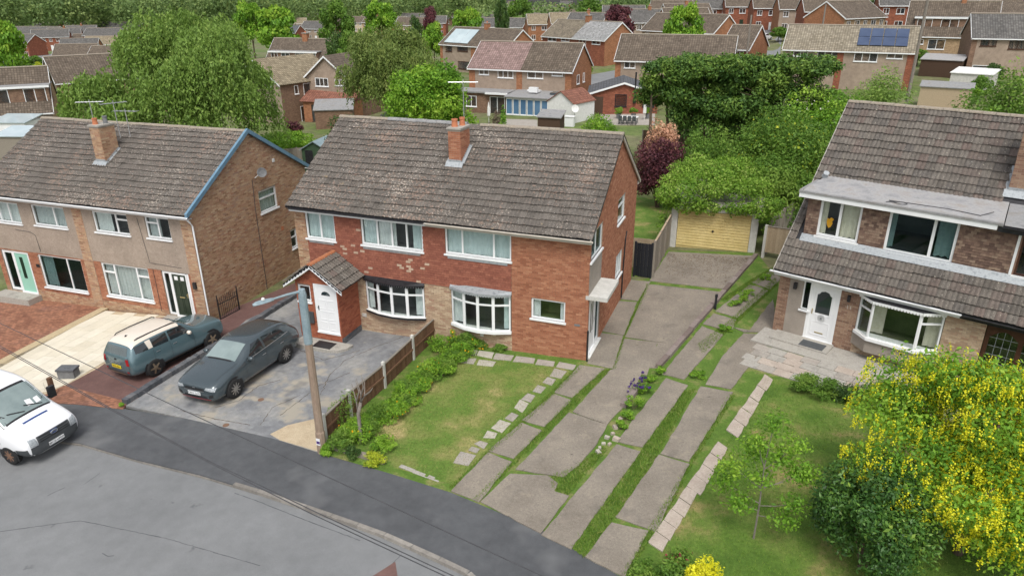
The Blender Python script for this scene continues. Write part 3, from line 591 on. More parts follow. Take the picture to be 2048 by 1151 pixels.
def frame_geo(mb, P, u0, u1, v0, v1, cols, fw, d0, d1):
    """cols: list of (relative width, transom height fraction from the top or None). Returns pane rects."""
    mb.obox(P, u0, u1, v0, v0+fw, d0, d1); mb.obox(P, u0, u1, v1-fw, v1, d0, d1)
    mb.obox(P, u0, u0+fw, v0+fw, v1-fw, d0, d1-.001); mb.obox(P, u1-fw, u1, v0+fw, v1-fw, d0, d1-.001)
    tot = sum(c[0] for c in cols); u = u0+fw; W = u1-u0-2*fw; panes = []
    for i, (wd, tr) in enumerate(cols):
        un = u+W*wd/tot; a, b = u+(fw*.55 if i else 0), un-(fw*.55 if i < len(cols)-1 else 0)
        if i < len(cols)-1: mb.obox(P, un-fw*.55, un+fw*.55, v0+fw, v1-fw, d0+.005, d1-.004)
        if tr:
            vt = v1-(v1-v0)*tr; mb.obox(P, a, b, vt-fw*.55, vt+fw*.55, d0+.005, d1-.006)
            panes += [(a, b, v0+fw, vt-fw*.55), (a, b, vt+fw*.55, v1-fw)]
        else: panes.append((a, b, v0+fw, v1-fw))
        u = un
    return panes
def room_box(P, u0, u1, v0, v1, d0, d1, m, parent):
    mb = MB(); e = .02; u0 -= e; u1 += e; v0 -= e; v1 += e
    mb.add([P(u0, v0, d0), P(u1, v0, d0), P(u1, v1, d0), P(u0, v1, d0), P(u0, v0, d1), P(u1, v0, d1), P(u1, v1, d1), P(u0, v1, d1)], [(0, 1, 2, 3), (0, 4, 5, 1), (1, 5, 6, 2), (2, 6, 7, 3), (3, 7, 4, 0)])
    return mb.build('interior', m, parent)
def window(parent, P, u0, u1, v0, v1, cols=((1, None),), curt=(), sill=True, glass='glass', fw=.065, fmat='white_pvc', room='room', rec=-.035, name='window', sillm='white_pvc'):
    mb = MB(); panes = frame_geo(mb, P, u0, u1, v0, v1, cols, fw, rec-.06, rec)
    w = mb.build(name, fmat, parent)
    for q in panes: MB().obox(P, *q, rec-.04, rec-.03).build('pane', glass, w)
    if sill: MB().obox(P, u0-.05, u1+.05, v0-.07, v0+.0, rec-.02, .075).build('sill', sillm, w)
    for f0, f1, m in curt: curtain(P, u0+(u1-u0)*f0+.03, u0+(u1-u0)*f1-.03, v0+.03, v1-.03, rec-.17, m, w)
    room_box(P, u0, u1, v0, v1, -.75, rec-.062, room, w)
    return w
def facet(a, b):
    a, b = np.array(a, float), np.array(b, float); d = b-a; L = np.linalg.norm(d); d /= L; n = np.array([d[1], -d[0]])   # a->b left to right seen from outside, y outward negative
    return (lambda u, v, e: (a[0]+d[0]*u+n[0]*e, a[1]+d[1]*u+n[1]*e, v)), L
def bay_window(parent, pts, v0, v1, cols, curt, canopy='lead', scallop=None, fw=.06, room='room', sillm='white_pvc', base=None, back_y=0.):
    mb = MB(); w = None; panes = []
    for (a, b), c in zip(zip(pts, pts[1:]), cols):
        Q, L = facet(a, b); panes += [(Q, q) for q in frame_geo(mb, Q, 0, L, v0, v1, c, fw, -.06, 0)]
    w = mb.build('bay_window', 'white_pvc', parent)
    for Q, q in panes: MB().obox(Q, *q, -.035, -.025).build('pane', 'glass', w)
    out = [(p[0]*1.0, p[1]) for p in pts]
    cx = sum(p[0] for p in pts)/len(pts)
    ex = [(cx+(p[0]-cx)*1.035, p[1]-.07) for p in pts]
    poly = [(ex[0][0], back_y+.0)]+ex+[(ex[-1][0], back_y+.0)]
    MB().prism(ccw(poly), v0-.09, v0-.002).build('sill', sillm, w)
    tp = MB(); tp.prism(ccw(poly), v1+.002, v1+.05); n = len(ex)
    inn = [(x, back_y) for x, y in ex]; tp.add([(x, y+.03, v1+.05) for x, y in ex]+[(x, back_y, v1+.16) for x, y in inn], [(i, i+1, n+i+1, n+i) for i in range(n-1)])
    tp.build('bay_roof', canopy, w)
    if scallop:
        s = MB()
        for a, b in zip(ex, ex[1:]):
            Q, L = facet(a, b); k = int(L/.1)
            for i in range(k): s.ext([(L*i/k, v1+.05), (L*i/k+.012, v1-.045), (L*(i+.5)/k, v1-.07), (L*(i+1)/k-.012, v1-.045), (L*(i+1)/k, v1+.05)], Q, .005, .02)
        s.build('trim', scallop, w)
    for f0, f1, m in curt:
        x0, x1 = pts[0][0], pts[-1][0]; curtain(front(back_y), x0+(x1-x0)*f0+.03, x0+(x1-x0)*f1-.03, v0+.03, v1-.03, -.12, m, w)
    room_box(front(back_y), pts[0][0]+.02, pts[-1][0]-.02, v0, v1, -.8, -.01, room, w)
    fl = MB(); fl.prism(ccw(poly), v0+.0, v0+.012); fl.build('window_board', 'white_dull', w)
    if base:
        bb = [(x, y+.1) for x, y in ex]; MB().prism(ccw([(ex[0][0]+.05, back_y)]+bb+[(ex[-1][0]-.05, back_y)]), base[0], v0-.09).build('bay_base', base[1], w)
    return w
_tiles = {}
def tile_geo(wd, ln, waves, lift=.05, th=.004, amp=.02):
    n = waves*4; V = []
    for k, (s, z) in enumerate(((0, lift+.012), (ln, .012))):
        for i in range(n+1): V.append((wd*i/n, s, z+amp*(.5-.5*math.cos(2*math.pi*waves*i/n))**.8))
    for i in range(n+1): V.append((wd*i/n, 0, V[i][2]-th-.012))
    F = [(i, i+1, n+1+i+1, n+1+i) for i in range(n)]+[(2*n+2+i, 2*n+3+i, i+1, i) for i in range(n)]
    V += [(0, ln, 0.), (wd, ln, 0.)]; F += [(2*n+2, 0, n+1, 3*n+3), (n, 3*n+2, 3*n+4, 2*n+1)]
    return np.array(V), F
def tiled_slope(parent, org, eU, eS, U, S, m, parts=0, gauge=.35, cover=.30, waves=2, skip=(), name='roof_tile', umin=None, holder=None):
    org, eU, eS = np.array(org, float), np.array(eU, float), np.array(eS, float); eN = np.cross(eU, eS)
    M3 = np.stack([eU, eS, eN], 1); rot = Matrix(M3.tolist()).to_euler()
    nu = max(1, round(U/cover)); cw = U/nu; ns = max(1, round(S/gauge)); g = S/ns
    V, F = tile_geo(cw-.004, g+.05, waves, amp=.034 if m == 'roof_tile_red' else .024); key = (m, round(cw, 4), round(g, 4), waves)
    if key not in _tiles: _tiles[key] = [npmesh(name, V, F, m, [(k+.5)/8]*len(F)) for k in range(8)]
    pos = []
    for j in range(ns):
        for i in range(nu):
            u, s = i*cw, j*g; hit = False
            for a, b, c, d in skip:
                if u+cw*.5 > a and u+cw*.5 < b and s+g*.5 > c and s+g*.5 < d: hit = True
            if not hit: pos.append((u, s))
    hold = holder or parent
    rt = parent
    while rt.parent: rt = rt.parent
    pos.sort(key=lambda q: np.linalg.norm(world(rt, org+eU*q[0]+eS*q[1])-CAM))
    mb = MB()
    for n, (u, s) in enumerate(pos):
        p = org+eU*(u+random.uniform(-.004, .004))+eS*(s+random.uniform(-.02, .012))+eN*(random.uniform(0, .012)+.012*math.sin(u*1.1+s*.7))
        if n < parts:
            link(name, _tiles[key][random.randrange(8)], hold, tuple(p), rot)
        else: mb.add((M3@V.T).T+p, F, random.random())
    if mb.v: setp(mb.build(name, m, hold), kind='stuff')
    dk = MB(); dk.add([org, org+eU*U, org+eU*U+eS*S, org+eS*S, org-eN*.06, org+eU*U-eN*.06, org+eU*U+eS*S-eN*.06, org+eS*S-eN*.06], [(0, 1, 2, 3), (7, 6, 5, 4), (0, 4, 5, 1), (1, 5, 6, 2), (2, 6, 7, 3), (3, 7, 4, 0)])
    return dk
def ridge_line(parent, a, b, m='ridge', r=.13, step=.45):
    a, b = np.array(a, float), np.array(b, float); L = np.linalg.norm(b-a); n = max(1, round(L/step)); st = L/n
    mb = MB(); k = 6; vs = []
    for x in (0, st-.012):
        for i in range(k+1): t = math.pi*i/k; vs.append((x, -r*math.cos(t), r*.75*math.sin(t)))
    mb.add(vs, [(i, i+1, k+2+i, k+1+i) for i in range(k)]+[tuple(range(k+1))[::-1], tuple(range(k+1, 2*k+2))])
    me = mb.mesh('ridge_tile', m); d = (b-a)/L
    rz = math.atan2(d[1], d[0])
    for i in range(n): link('ridge_tile', me, parent, tuple(a+d*st*i+np.array((0, 0, random.uniform(-.008, .008)))), (0, 0, rz+random.uniform(-.012, .012)))
def chimney(parent, x0, x1, y0, y1, z0, z1, m, pots, mort='mortar', flash=None, cowl=None):
    t = MB().box(x0, x1, y0, y1, z0, z1).build('chimney', mort, parent)
    for P, a, b in ((front(y0), x0, x1), (sideR(x1), y0, y1), (sideL(x0), y0, y1), (back(y1), x0, x1)): brickwork(t, P, a, b, z0, z1-.06, (), m, root=parent)
    MB().box(x0-.05, x1+.05, y0-.05, y1+.05, z1, z1+.07).build('chimney_cap', 'concrete', t)
    for px, py, h, r, mm in pots: MB().lathe([(r*1.15, 0), (r*1.05, .05), (r*.95, h*.75), (r*1.1, h*.8), (r*1.1, h), (r*.8, h), (r*.75, h*.5)], 12, c=(px, py, z1+.07)).build('chimney_pot', mm, t, smooth=False)
    if flash:
        zf = flash; mb = MB(); n = 9
        mb.add([(x0-.12, y0-.2, zf(y0-.2)+.085), (x1+.12, y0-.2, zf(y0-.2)+.085), (x1+.12, y0-.015, zf(y0)+.14), (x0-.12, y0-.015, zf(y0)+.14)], [(0, 1, 2, 3)])
        mb.box(x0-.02, x1+.02, y0-.03, y0-.013, zf(y0), zf(y0)+.22)
        for i in range(n):
            ya, yb = y0+(y1-y0)*i/n, y0+(y1-y0)*(i+1)/n
            for s, xx in ((1, x1), (-1, x0)):
                mb.box(xx+(.013 if s > 0 else -.03), xx+(.03 if s > 0 else -.013), ya, yb, zf(ya)-.05, zf(yb)+.12)
                mb.add([(xx+s*.012, ya, zf(ya)+.085), (xx+s*.14, ya, zf(ya)+.085), (xx+s*.14, yb, zf(yb)+.085), (xx+s*.012, yb, zf(yb)+.085)], [(0, 1, 2, 3)])
        mb.build('flashing', 'lead', t)
    return t
def panel_door(parent, P, u0, u1, v0, v1, m, d=-.02, glaz=(), panels=(), handle=1, frame=.07, fm='white_pvc', name='door', letter=None, hm='steel'):
    mb = MB(); mb.obox(P, u0+frame, u1-frame, v0+.03, v1-frame, d-.05, d)
    for a, b, c, e in panels:
        U, W = u0+frame, u1-u0-2*frame; V, H = v0+.03, v1-v0-frame-.03
        q = (U+W*a, U+W*b, V+H*c, V+H*e); k = .022
        for r in ((q[0], q[1], q[2], q[2]+k), (q[0], q[1], q[3]-k, q[3]), (q[0], q[0]+k, q[2]+k, q[3]-k), (q[1]-k, q[1], q[2]+k, q[3]-k)): mb.obox(P, *r, d, d+.014)
    o = mb.build(name, m, parent)
    fr = MB(); fr.obox(P, u0, u0+frame, v0, v1, d-.07, d+.02); fr.obox(P, u1-frame, u1, v0, v1, d-.07, d+.02); fr.obox(P, u0+frame, u1-frame, v1-frame, v1, d-.07, d+.02); fr.obox(P, u0-.02, u1+.02, v0-.05, v0+.03, d-.07, d+.05)
    fr.build('door_frame', fm, o)
    U, W, V, H = u0+frame, u1-u0-2*frame, v0+.03, v1-v0-frame-.03
    for poly, gm in glaz: MB().ext([(U+W*a, V+H*b) for a, b in poly], P, d-.002, d+.006).build('glazing', gm, o)
    hu = U+W*(.08 if handle < 0 else .92)
    h = MB(); h.obox(P, hu-.018, hu+.018, V+H*.46, V+H*.56, d, d+.012); h.obox(P, hu-.012, hu+.012 if handle < 0 else hu+.012, V+H*.52, V+H*.535, d+.012, d+.05); h.obox(P, hu-.01, hu+.09*(-handle if handle < 0 else -1) if False else hu+.01, V+H*.515, V+H*.54, d+.045, d+.06); h.build('handle', hm, o)
    if letter: MB().obox(P, U+W*.32, U+W*.68, V+H*letter, V+H*letter+.045, d, d+.012).build('letter_plate', hm, o)
    return o
def fan(n=9, cx=.5, cy=.84, rx=.22, ry=.085): return [(cx+rx*math.cos(math.pi*i/n), cy+ry*math.sin(math.pi*i/n)) for i in range(n+1)]
def gutter(parent, a, b, m, r=.055):
    a, b = np.array(a, float), np.array(b, float); d = (b-a); L = np.linalg.norm(d); mb = MB(); vs = []
    ux = d/L; n = np.cross(ux, (0, 0, 1)); k = 6
    for p in (a, b):
        for i in range(k+1): t = math.pi*i/k; vs.append(p+n*r*math.cos(t)-np.array((0, 0, 1))*r*math.sin(t))
        for i in range(k, -1, -1): t = math.pi*i/k; vs.append(p+n*(r-.012)*math.cos(t)-np.array((0, 0, 1))*(r-.012)*math.sin(t))
    q = 2*k+2; mb.add(vs, [(i, (i+1) % q, q+(i+1) % q, q+i) for i in range(q)]+[tuple(range(q)), tuple(range(q, 2*q))]); return mb.build('gutter', m, parent)
def gable_core(parent, P, u0, u1, v0, he, hr, ops, m, name='wall', d0=-.2, hy=None):
    mb = MB()
    for c in cells(u0, u1, v0, he, ops): mb.obox(P, *c, d0, 0)
    mb.ext([(u0, he), (u1, he), ((u0+u1)/2 if hy is None else hy, hr)], P, d0, 0); return mb.build(name, m, parent)
def text(parent, s, P0, right, up, size, m, name='lettering', ext=.002):
    cu = bpy.data.curves.new(name, 'FONT'); cu.body = s; cu.size = size; cu.align_x = 'CENTER'; cu.align_y = 'CENTER'; cu.extrude = ext
    cu.materials.append(MATS[m]); r, u = Vector(right).normalized(), Vector(up).normalized(); n = r.cross(u)
    tmp = bpy.data.objects.new('tmp', cu); col.objects.link(tmp); dg = bpy.context.evaluated_depsgraph_get(); dg.update(); me = bpy.data.meshes.new_from_object(tmp.evaluated_get(dg)); bpy.data.objects.remove(tmp)
    o = bpy.data.objects.new(name, me); col.objects.link(o); o.parent = parent
    o.matrix_local = Matrix.Translation(Vector(P0)) @ Matrix((r, u, n)).transposed().to_4x4(); return o

# ------------------------------------------------------------------ house on the left (brown pebbledash pair)
HA = thing('semi_detached_house', 'brown pebbledash and brick pair with blue verge and mint and dark green doors', 'house', (-17.327, -1.064, -.589), .03)
AW, AD, AHE, AHR = 12.345, 8.655, 5.0, 7.766
asl = (AHR-AHE)/(AD/2+.34); azf = lambda y: AHE+(y+.34)*asl
FA = front(); opsA = [(-12.1, -10.02, 3.6, 4.62), (-9.2, -7.17, 3.66, 4.66), (-5.5, -3.5, 3.7, 4.68), (-2.52, -1.19, 3.72, 4.71), (-12.05, -10.25, -.05, 2.12), (-9.62, -6.92, .45, 2.13), (-5.7, -2.95, .5, 2.16), (-2.2, -.68, .0, 2.18)]
core(HA, FA, -AW, 0, -.7, azf(0), opsA, 'mortar')
up = MB()
for c in cells(-AW, 0, 2.2, azf(0)-.02, [*opsA, (-6.68, -6.12, 0, 6), (-.55, 0, 0, 6), (-AW, -AW+.4, 0, 6)]): up.obox(FA, *c, -.01, .02)
up.build('pebbledash', 'pebbledash', HA)
pil = [(-6.68, -6.12), (-.55, 0.)]
for a, b in pil: brickwork(HA, front(-.03), a, b, -.6, azf(0)-.03, [o for o in opsA if o[1] > a and o[0] < b], 'brick_buff', d=.004); MB().obox(FA, a, b, -.7, azf(0)-.02, -.05, .028).build('pilaster', 'mortar', HA)
brickwork(HA, FA, -AW, 0, .2, 2.19, [*opsA, (-6.68, -6.12, 0, 6), (-.55, 0, 0, 6)], 'brick_orange'); brickwork(HA, FA, -AW, 0, -.66, .19, [*opsA, (-6.68, -6.12, -2, 6), (-.55, 0, -2, 6)], 'brick_buff')
SA = sideR(0.); agw = [(4.62, 6.0, 3.7, 4.78), (6.7, 7.27, 1.15, 2.15)]
gable_core(HA, SA, 0, AD, -.7, azf(0), AHR-.05, agw, 'mortar')
def lim_a(v): s = max(0., (v-azf(0))/asl+.06) if v > azf(0) else 0; return (s, AD-s)
brickwork(HA, SA, 0, AD, -.66, AHR-.1, agw, 'brick_buff', parts=300, lim=lim_a)
MB().box(-AW, -AW+.2, 0, AD, -.7, AHE).box(-AW+.2, -.2, AD-.2, AD, -.7, AHE+.2).build('rear_wall', 'fw_buff', HA)
W2 = ((.66, None), (.34, None))
window(HA, FA, *opsA[0], ((.33, None), (.33, None), (.33, None)), [(0, 1, 'curtain_net')]); window(HA, FA, *opsA[1], W2, [(0, 1, 'blind_grey')])
window(HA, FA, *opsA[2], ((.66, None), (.34, .3)), [(0, .45, 'curtain_net')]); window(HA, FA, *opsA[3], ((.5, .3), (.5, None)), [(0, .5, 'blind_grey')], room='room')
window(HA, FA, *opsA[5], W2, [(0, .28, 'curtain_net')], glass='glass_pale'); window(HA, FA, *opsA[6], ((.25, .27), (.5, None), (.25, .27)), [(0, 1, 'blind_grey')])
window(HA, SA, *agw[0], ((1, .36),), [(0, 1, 'blind_grey')]); window(HA, SA, *agw[1], ((1, .4),))
P4 = [(.1, .46, .06, .42), (.54, .9, .06, .42), (.1, .46, .48, .80), (.54, .9, .48, .80)]
panel_door(HA, FA, -11.28, -10.28, -.02, 2.1, 'door_mint', glaz=[([(.3, .35), (.55, .35), (.55, .9), (.3, .9)], 'glass_dark')], handle=-1)
window(HA, FA, -12.02, -11.3, 0., 2.1, ((1, None),), sill=False, glass='glass_pale', fw=.12); 
panel_door(HA, FA, -1.72, -.82, .02, 2.15, 'door_green', glaz=[([(.15, .86), (.4, .86), (.4, .95), (.15, .95)], 'paper'), ([(.6, .86), (.85, .86), (.85, .95), (.6, .95)], 'paper')], panels=P4, letter=.44, hm='brass')
window(HA, FA, -2.18, -1.74, .02, 2.15, ((1, None),), sill=False, glass='glass_pale', fw=.09)
MB().obox(FA, -.81, -.69, .02, 2.15, -.09, -.01).build('door_jamb', 'white_pvc', HA)
MB().obox(FA, -12.5, -10.1, -.62, -.07, .02, .75).build('door_step', 'concrete', HA); MB().obox(FA, -2.3, -.6, -.62, -.03, .02, .35).build('door_step', 'concrete', HA)
eU = (1, 0, 0); L_ = math.hypot(AD/2+.34, AHR-AHE); eSA = np.array((0, AD/2+.34, AHR-AHE))/L_
deck = tiled_slope(HA, (-AW-.12, -.34, AHE), eU, eSA, AW+.24, L_, 'roof_tile', parts=300, skip=[(AW+.12-6.67, AW+.12-6.06, 2.65, 3.6)])
deck.build('roof_deck', 'black_trim', HA)
rb = MB(); rb.add([(-AW-.12, AD+.34, AHE), (.12, AD+.34, AHE), (.12, AD/2, AHR), (-AW-.12, AD/2, AHR)], [(0, 1, 2, 3)]); rb.build('rear_roof_slope', 'fr_brown', HA)
ridge_line(HA, (-AW-.12, AD/2, AHR+.0), (.1, AD/2, AHR+.0))
for s, e in (((.07, -.36, AHE-.08), (.07, AD/2, AHR-.06)), ((.07, AD/2, AHR-.06), (.07, AD+.36, AHE-.08))):
    q = MB(); (x, y0, z0), (_, y1, z1) = s, e; q.add([(x, y0, z0), (x, y1, z1), (x, y1, z1+.2), (x, y0, z0+.2), (x+.12, y0, z0), (x+.12, y1, z1), (x+.12, y1, z1+.2), (x+.12, y0, z0+.2)], [(0, 1, 2, 3), (7, 6, 5, 4), (0, 4, 5, 1), (1, 5, 6, 2), (2, 6, 7, 3), (3, 7, 4, 0)]); q.build('verge_trim', 'verge_blue', HA)
MB().obox(FA, -AW, .12, AHE-.16, AHE-.02, .30, .32).box(-AW, .1, -.31, 0, AHE-.17, AHE-.155).build('fascia', 'white_pvc', HA)
gutter(HA, (-AW, -.40, AHE-.02), (.2, -.40, AHE-.02), 'white_pvc'); gutter(HA, (.2, AD+.4, AHE-.02), (-1, AD+.4, AHE-.02), 'white_pvc')
MB().tube([(.14, -.4, AHE-.07), (.14, -.2, AHE-.3), (.1, -.05, AHE-.5), (.1, -.05, -.55)], .035, 8).build('downpipe', 'white_pvc', HA)
chimney(HA, -6.67, -6.12, 1.9, 2.78, 5.9, 8.05, 'brick_buff', [(-6.52, 2.15, .28, .11, 'terracotta'), (-6.28, 2.5, .34, .1, 'grey_box')], flash=azf)
MB().lathe([(.0, 0), (.12, .012), (.2, .04), (.235, .07), (.22, .075), (.1, .03)], 14).build('satellite_dish', 'grey_box', HA, loc=(.3, 4.72, 5.75), rot=(0, R(75), R(-40)))
MB().tube([(.02, 4.5, 5.5), (.25, 4.7, 5.72)], .018).build('dish_bracket', 'steel', HA)
MB().tube([(.03, 4.3, 5.5), (.03, 4.22, 4), (.03, 4.22, -.4)], .014, 5).build('cable', 'cable', HA)
MB().obox(SA, 6.0, 6.16, 5.95, 6.12, .012, .05).build('vent', 'white_dull', HA); MB().obox(SA, 6.0, 6.2, 2.4, 2.6, .012, .02).build('air_brick', 'terracotta', HA)
MB().obox(FA, -.42, -.28, 1.55, 1.85, .03, .15).build('wall_lantern', 'black_trim', HA); MB().obox(FA, -9.86, -9.66, 1.45, 1.6, .02, .045).build('house_number', 'black_trim', HA)
MB().tube([(-2.62, -.03, 2.2), (-2.62, -.03, .1)], .01, 5).tube([(-10.6, -.04, 3.3), (-9.6, -.04, 3.25), (-9.35, -.04, 3.1), (-9.3, -.04, 2.3)], .009, 5).tube([(-2.9, -.04, 4.6), (-2.7, -.04, 2.5), (-.95, -.04, 2.45)], .008, 5).build('wall_cable', 'cable', HA)
g = thing('wrought_iron_gate', 'black wrought iron side gate against the brown brick gable', 'gate', world(HA, (.45, .2, -.05)), .03+R(84))
gm = MB()
for i in range(11): gm.box(.06+i*.11, .075+i*.11, -.008, .008, .06, 1.05+.12*math.sin(math.pi*i/10))
gm.build('bars', 'black_trim', g); fr = MB().box(0, .03, -.02, .02, 0, 1.25).box(1.2, 1.23, -.02, .02, 0, 1.25).box(.03, 1.2, -.014, .014, .06, .09).box(.03, 1.2, -.014, .014, .78, .81); fr.build('frame', 'black_trim', g)
sc = MB()
for k in range(4): sc.tube([(.2+.27*k+.1*math.cos(t)*(1-t/14), -.01, .95+.1*math.sin(t)*(1-t/14)) for t in np.linspace(0, 9, 16)], .008, 4)
sc.build('scrollwork', 'black_trim', g)

# ------------------------------------------------------------------ house in the middle (orange brick pair)
Bh = thing('semi_detached_house', 'orange brick and red tile hung pair with white porch door and bow windows', 'house', (0, 0, 0), 0)
BW, BD, BHE, BHR = 12.75, 8.67, 5.0, 7.93
bsl = (BHR-BHE)/(BD/2+.34); bzf = lambda y: BHE+(y+.34)*bsl
opsB = [(-12.22, -10.8, 3.62, 4.76), (-9.56, -6.77, 3.64, 4.76), (-5.8, -3.06, 3.7, 4.82), (-2.24, -.88, 1.48, 2.32), (-9.57, -6.83, .7, 2.14), (-5.63, -3.07, .7, 2.32)]
core(Bh, FA, -BW, 0, -.7, bzf(0), opsB, 'mortar_red')
PB = front(-.03); MB().obox(FA, -3.04, -.0, -.3, bzf(0)-.03, -.01, .0279).build('brick_pier', 'mortar', Bh) if False else None
brickwork(Bh, FA, -3.04, 0, -.3, bzf(0)-.03, opsB, 'brick_orange', parts=300)
brickwork(Bh, FA, -12.8+.05, -3.04, -.62, 2.27, opsB, 'brick_pale'); brickwork(Bh, FA, -BW, -12.2, 2.27, bzf(0)-.03, opsB, 'brick_buff')
brickwork(Bh, FA, -12.2, -3.04, 2.29, bzf(0)-.03, opsB, 'hung_tile', parts=300, bw=.21, bh=.1, name='hung_tile', gap=.004, d=.012, tilt=.02, pale=('hung_tile_pale', .06))
for a, b, z in ((-12.1, -10.9, 3.45), (-9.5, -6.9, 3.46), (-5.7, -3.2, 3.52)): MB().obox(FA, a, b, z, z+.1, .0, .05).build('lead_apron', 'lead' if z > 3.5 else 'felt', Bh)
gw = [(.05, 1.85, 4.02, 5.05), (4.55, 5.95, 4.08, 5.12), (4.72, 6.0, 1.48, 2.62), (.12, 1.98, .05, 2.5)]
gable_core(Bh, SA, 0, BD, -.3, bzf(0), BHR-.06, gw, 'mortar')
def lim_b(v): s = max(0., (v-bzf(0))/bsl+.06) if v > bzf(0) else 0; return (s, BD-s)
brickwork(Bh, SA, 0, BD, -.25, BHR-.1, [*gw, (.02, 1.9, 2.5, 4.0)], 'brick_orange', lim=lim_b)
MB().obox(SA, .02, 1.9, 2.5, 4.0, 0, .012).build('pebbledash', 'pebble_grey', Bh)
MB().box(-BW, -BW+.2, 0, BD, -.7, BHE).box(-BW+.2, -.2, BD-.2, BD, -.7, BHE+.2).build('rear_wall', 'fw_orange', Bh)
W3 = ((.25, None), (.5, None), (.25, None))
window(Bh, FA, *opsB[0], ((.5, None), (.5, None)), [(0, 1, 'curtain_blue')]); window(Bh, FA, *opsB[1], ((.25, None),)*4, [(0, .22, 'curtain_blue'), (.25, .55, 'curtain_net'), (.8, 1, 'curtain_blue')])
window(Bh, FA, *opsB[2], W3, [(0, 1, 'curtain_blue')]); window(Bh, FA, *opsB[3], ((1, None),), [(0, .26, 'curtain_net'), (.8, 1, 'curtain_net')], room='room_green')
def bow(u0, u1, dep, n=4): return [(u0+(u1-u0)*i/n, -dep*(1-((2*i/n-1)**2))-.02) for i in range(n+1)]
T4 = [((1, .28),)]*4
bay_window(Bh, bow(-9.55, -6.85, .30), .74, 2.14, T4, [(0, .12, 'curtain_net'), (.82, 1, 'curtain_net')], canopy='black_trim', scallop='black_trim', sillm='black_trim')
bay_window(Bh, bow(-5.61, -3.09, .34), .74, 2.3, T4, [(0, .22, 'curtain_net'), (.86, 1, 'curtain_blue')], canopy='lead', scallop='lead', room='room')
window(Bh, SA, *gw[0], ((.5, None), (.5, None)), [], glass='glass_pale'); window(Bh, SA, *gw[1], ((1, .34),), [(0, .3, 'curtain_net')]); window(Bh, SA, *gw[2], ((.33, None),)*3, [(0, 1, 'curtain_net')])
panel_door(Bh, SA, .2, 1.25, .1, 2.45, 'white_pvc', glaz=[([(.3, .35), (.42, .35), (.42, .9), (.3, .9)], 'glass_dark'), ([(.58, .35), (.7, .35), (.7, .9), (.58, .9)], 'glass_dark')]); window(Bh, SA, 1.25, 1.95, .1, 2.45, ((1, None),), sill=False, glass='glass_pale', fw=.1)
MB().obox(SA, .1, 2.0, -.1, .07, -.1, .12).build('door_step', 'white_dull', Bh)
MB().obox(SA, -.02, 1.95, 2.56, 2.72, -.1, .72).build('door_canopy', 'concrete_pale', Bh)
L_ = math.hypot(BD/2+.34, BHR-BHE); eSB = np.array((0, BD/2+.34, BHR-BHE))/L_
deck = tiled_slope(Bh, (-BW-.14, -.34, BHE), eU, eSB, BW+.28, L_, 'roof_tile', parts=300, skip=[(BW+.14-6.58, BW+.14-6.05, 3.15, 4.15)])
deck.build('roof_deck', 'black_trim', Bh)
MB().add([(-BW-.14, BD+.34, BHE), (.14, BD+.34, BHE), (.14, BD/2, BHR), (-BW-.14, BD/2, BHR)], [(0, 1, 2, 3)]).build('rear_roof_slope', 'fr_brown', Bh)
ridge_line(Bh, (-BW-.14, BD/2, BHR), (-10.4, BD/2, BHR)); ridge_line(Bh, (-10.4, BD/2, BHR), (-6.6, BD/2, BHR), m='felt', r=.15); ridge_line(Bh, (-6.0, BD/2, BHR), (.14, BD/2, BHR))
for s, e in (((.05, -.36, BHE-.16), (.05, BD/2, BHR-.14)), ((.05, BD/2, BHR-.14), (.05, BD+.36, BHE-.16))):
    q = MB(); (x, y0, z0), (_, y1, z1) = s, e; q.add([(x, y0, z0), (x, y1, z1), (x, y1, z1+.16), (x, y0, z0+.16), (x+.06, y0, z0), (x+.06, y1, z1), (x+.06, y1, z1+.16), (x+.06, y0, z0+.16)], [(0, 1, 2, 3), (7, 6, 5, 4), (0, 4, 5, 1), (1, 5, 6, 2), (2, 6, 7, 3), (3, 7, 4, 0)]); q.build('bargeboard', 'soffit', Bh)
q = MB(); q.box(-.1, .05, BD+.05, BD+.33, BHE-.18, BHE-.1); q.build('soffit_box', 'soffit', Bh)
MB().obox(FA, -BW, -6.5, BHE-.17, BHE-.02, .29, .31).box(-BW, -6.5, -.3, 0, BHE-.18, BHE-.165).build('fascia', 'white_pvc', Bh); MB().obox(FA, -6.5, .1, BHE-.17, BHE-.02, .29, .31).box(-6.5, .1, -.3, 0, BHE-.18, BHE-.165).build('fascia', 'soffit', Bh)
gutter(Bh, (-BW, -.40, BHE-.02), (-6.5, -.40, BHE-.02), 'black_trim'); gutter(Bh, (-6.5, -.40, BHE-.02), (.16, -.40, BHE-.02), 'soffit')
chimney(Bh, -6.58, -6.06, 2.3, 3.22, 6.3, 8.08, 'brick_orange', [(-6.42, 2.6, .3, .12, 'terracotta'), (-6.24, 2.95, .32, .11, 'terracotta')], flash=bzf)
MB().tube([(.05, -.05, 1.3), (.05, -.05, -.1)], .035, 8).build('downpipe', 'black_trim', Bh); MB().tube([(.05, 6.6, 3.2), (.05, 6.4, 2.9), (.05, 6.2, 1.2), (.05, 6.2, .1)], .03, 8).build('waste_pipe', 'black_trim', Bh)
MB().obox(FA, -.5, -.28, 1.42, 1.5, .012, .03).build('house_number', 'grey_box', Bh); MB().obox(FA, -4.4, -4.25, .32, .52, .012, .03).build('air_vent', 'concrete_pale', Bh); MB().obox(FA, -9.85, -9.65, .35, .5, .012, .05).build('meter_box', 'concrete_pale', Bh)
MB().obox(FA, -BW, -3.04, -.62, -.3, .013, .02).build('plinth', 'concrete', Bh)
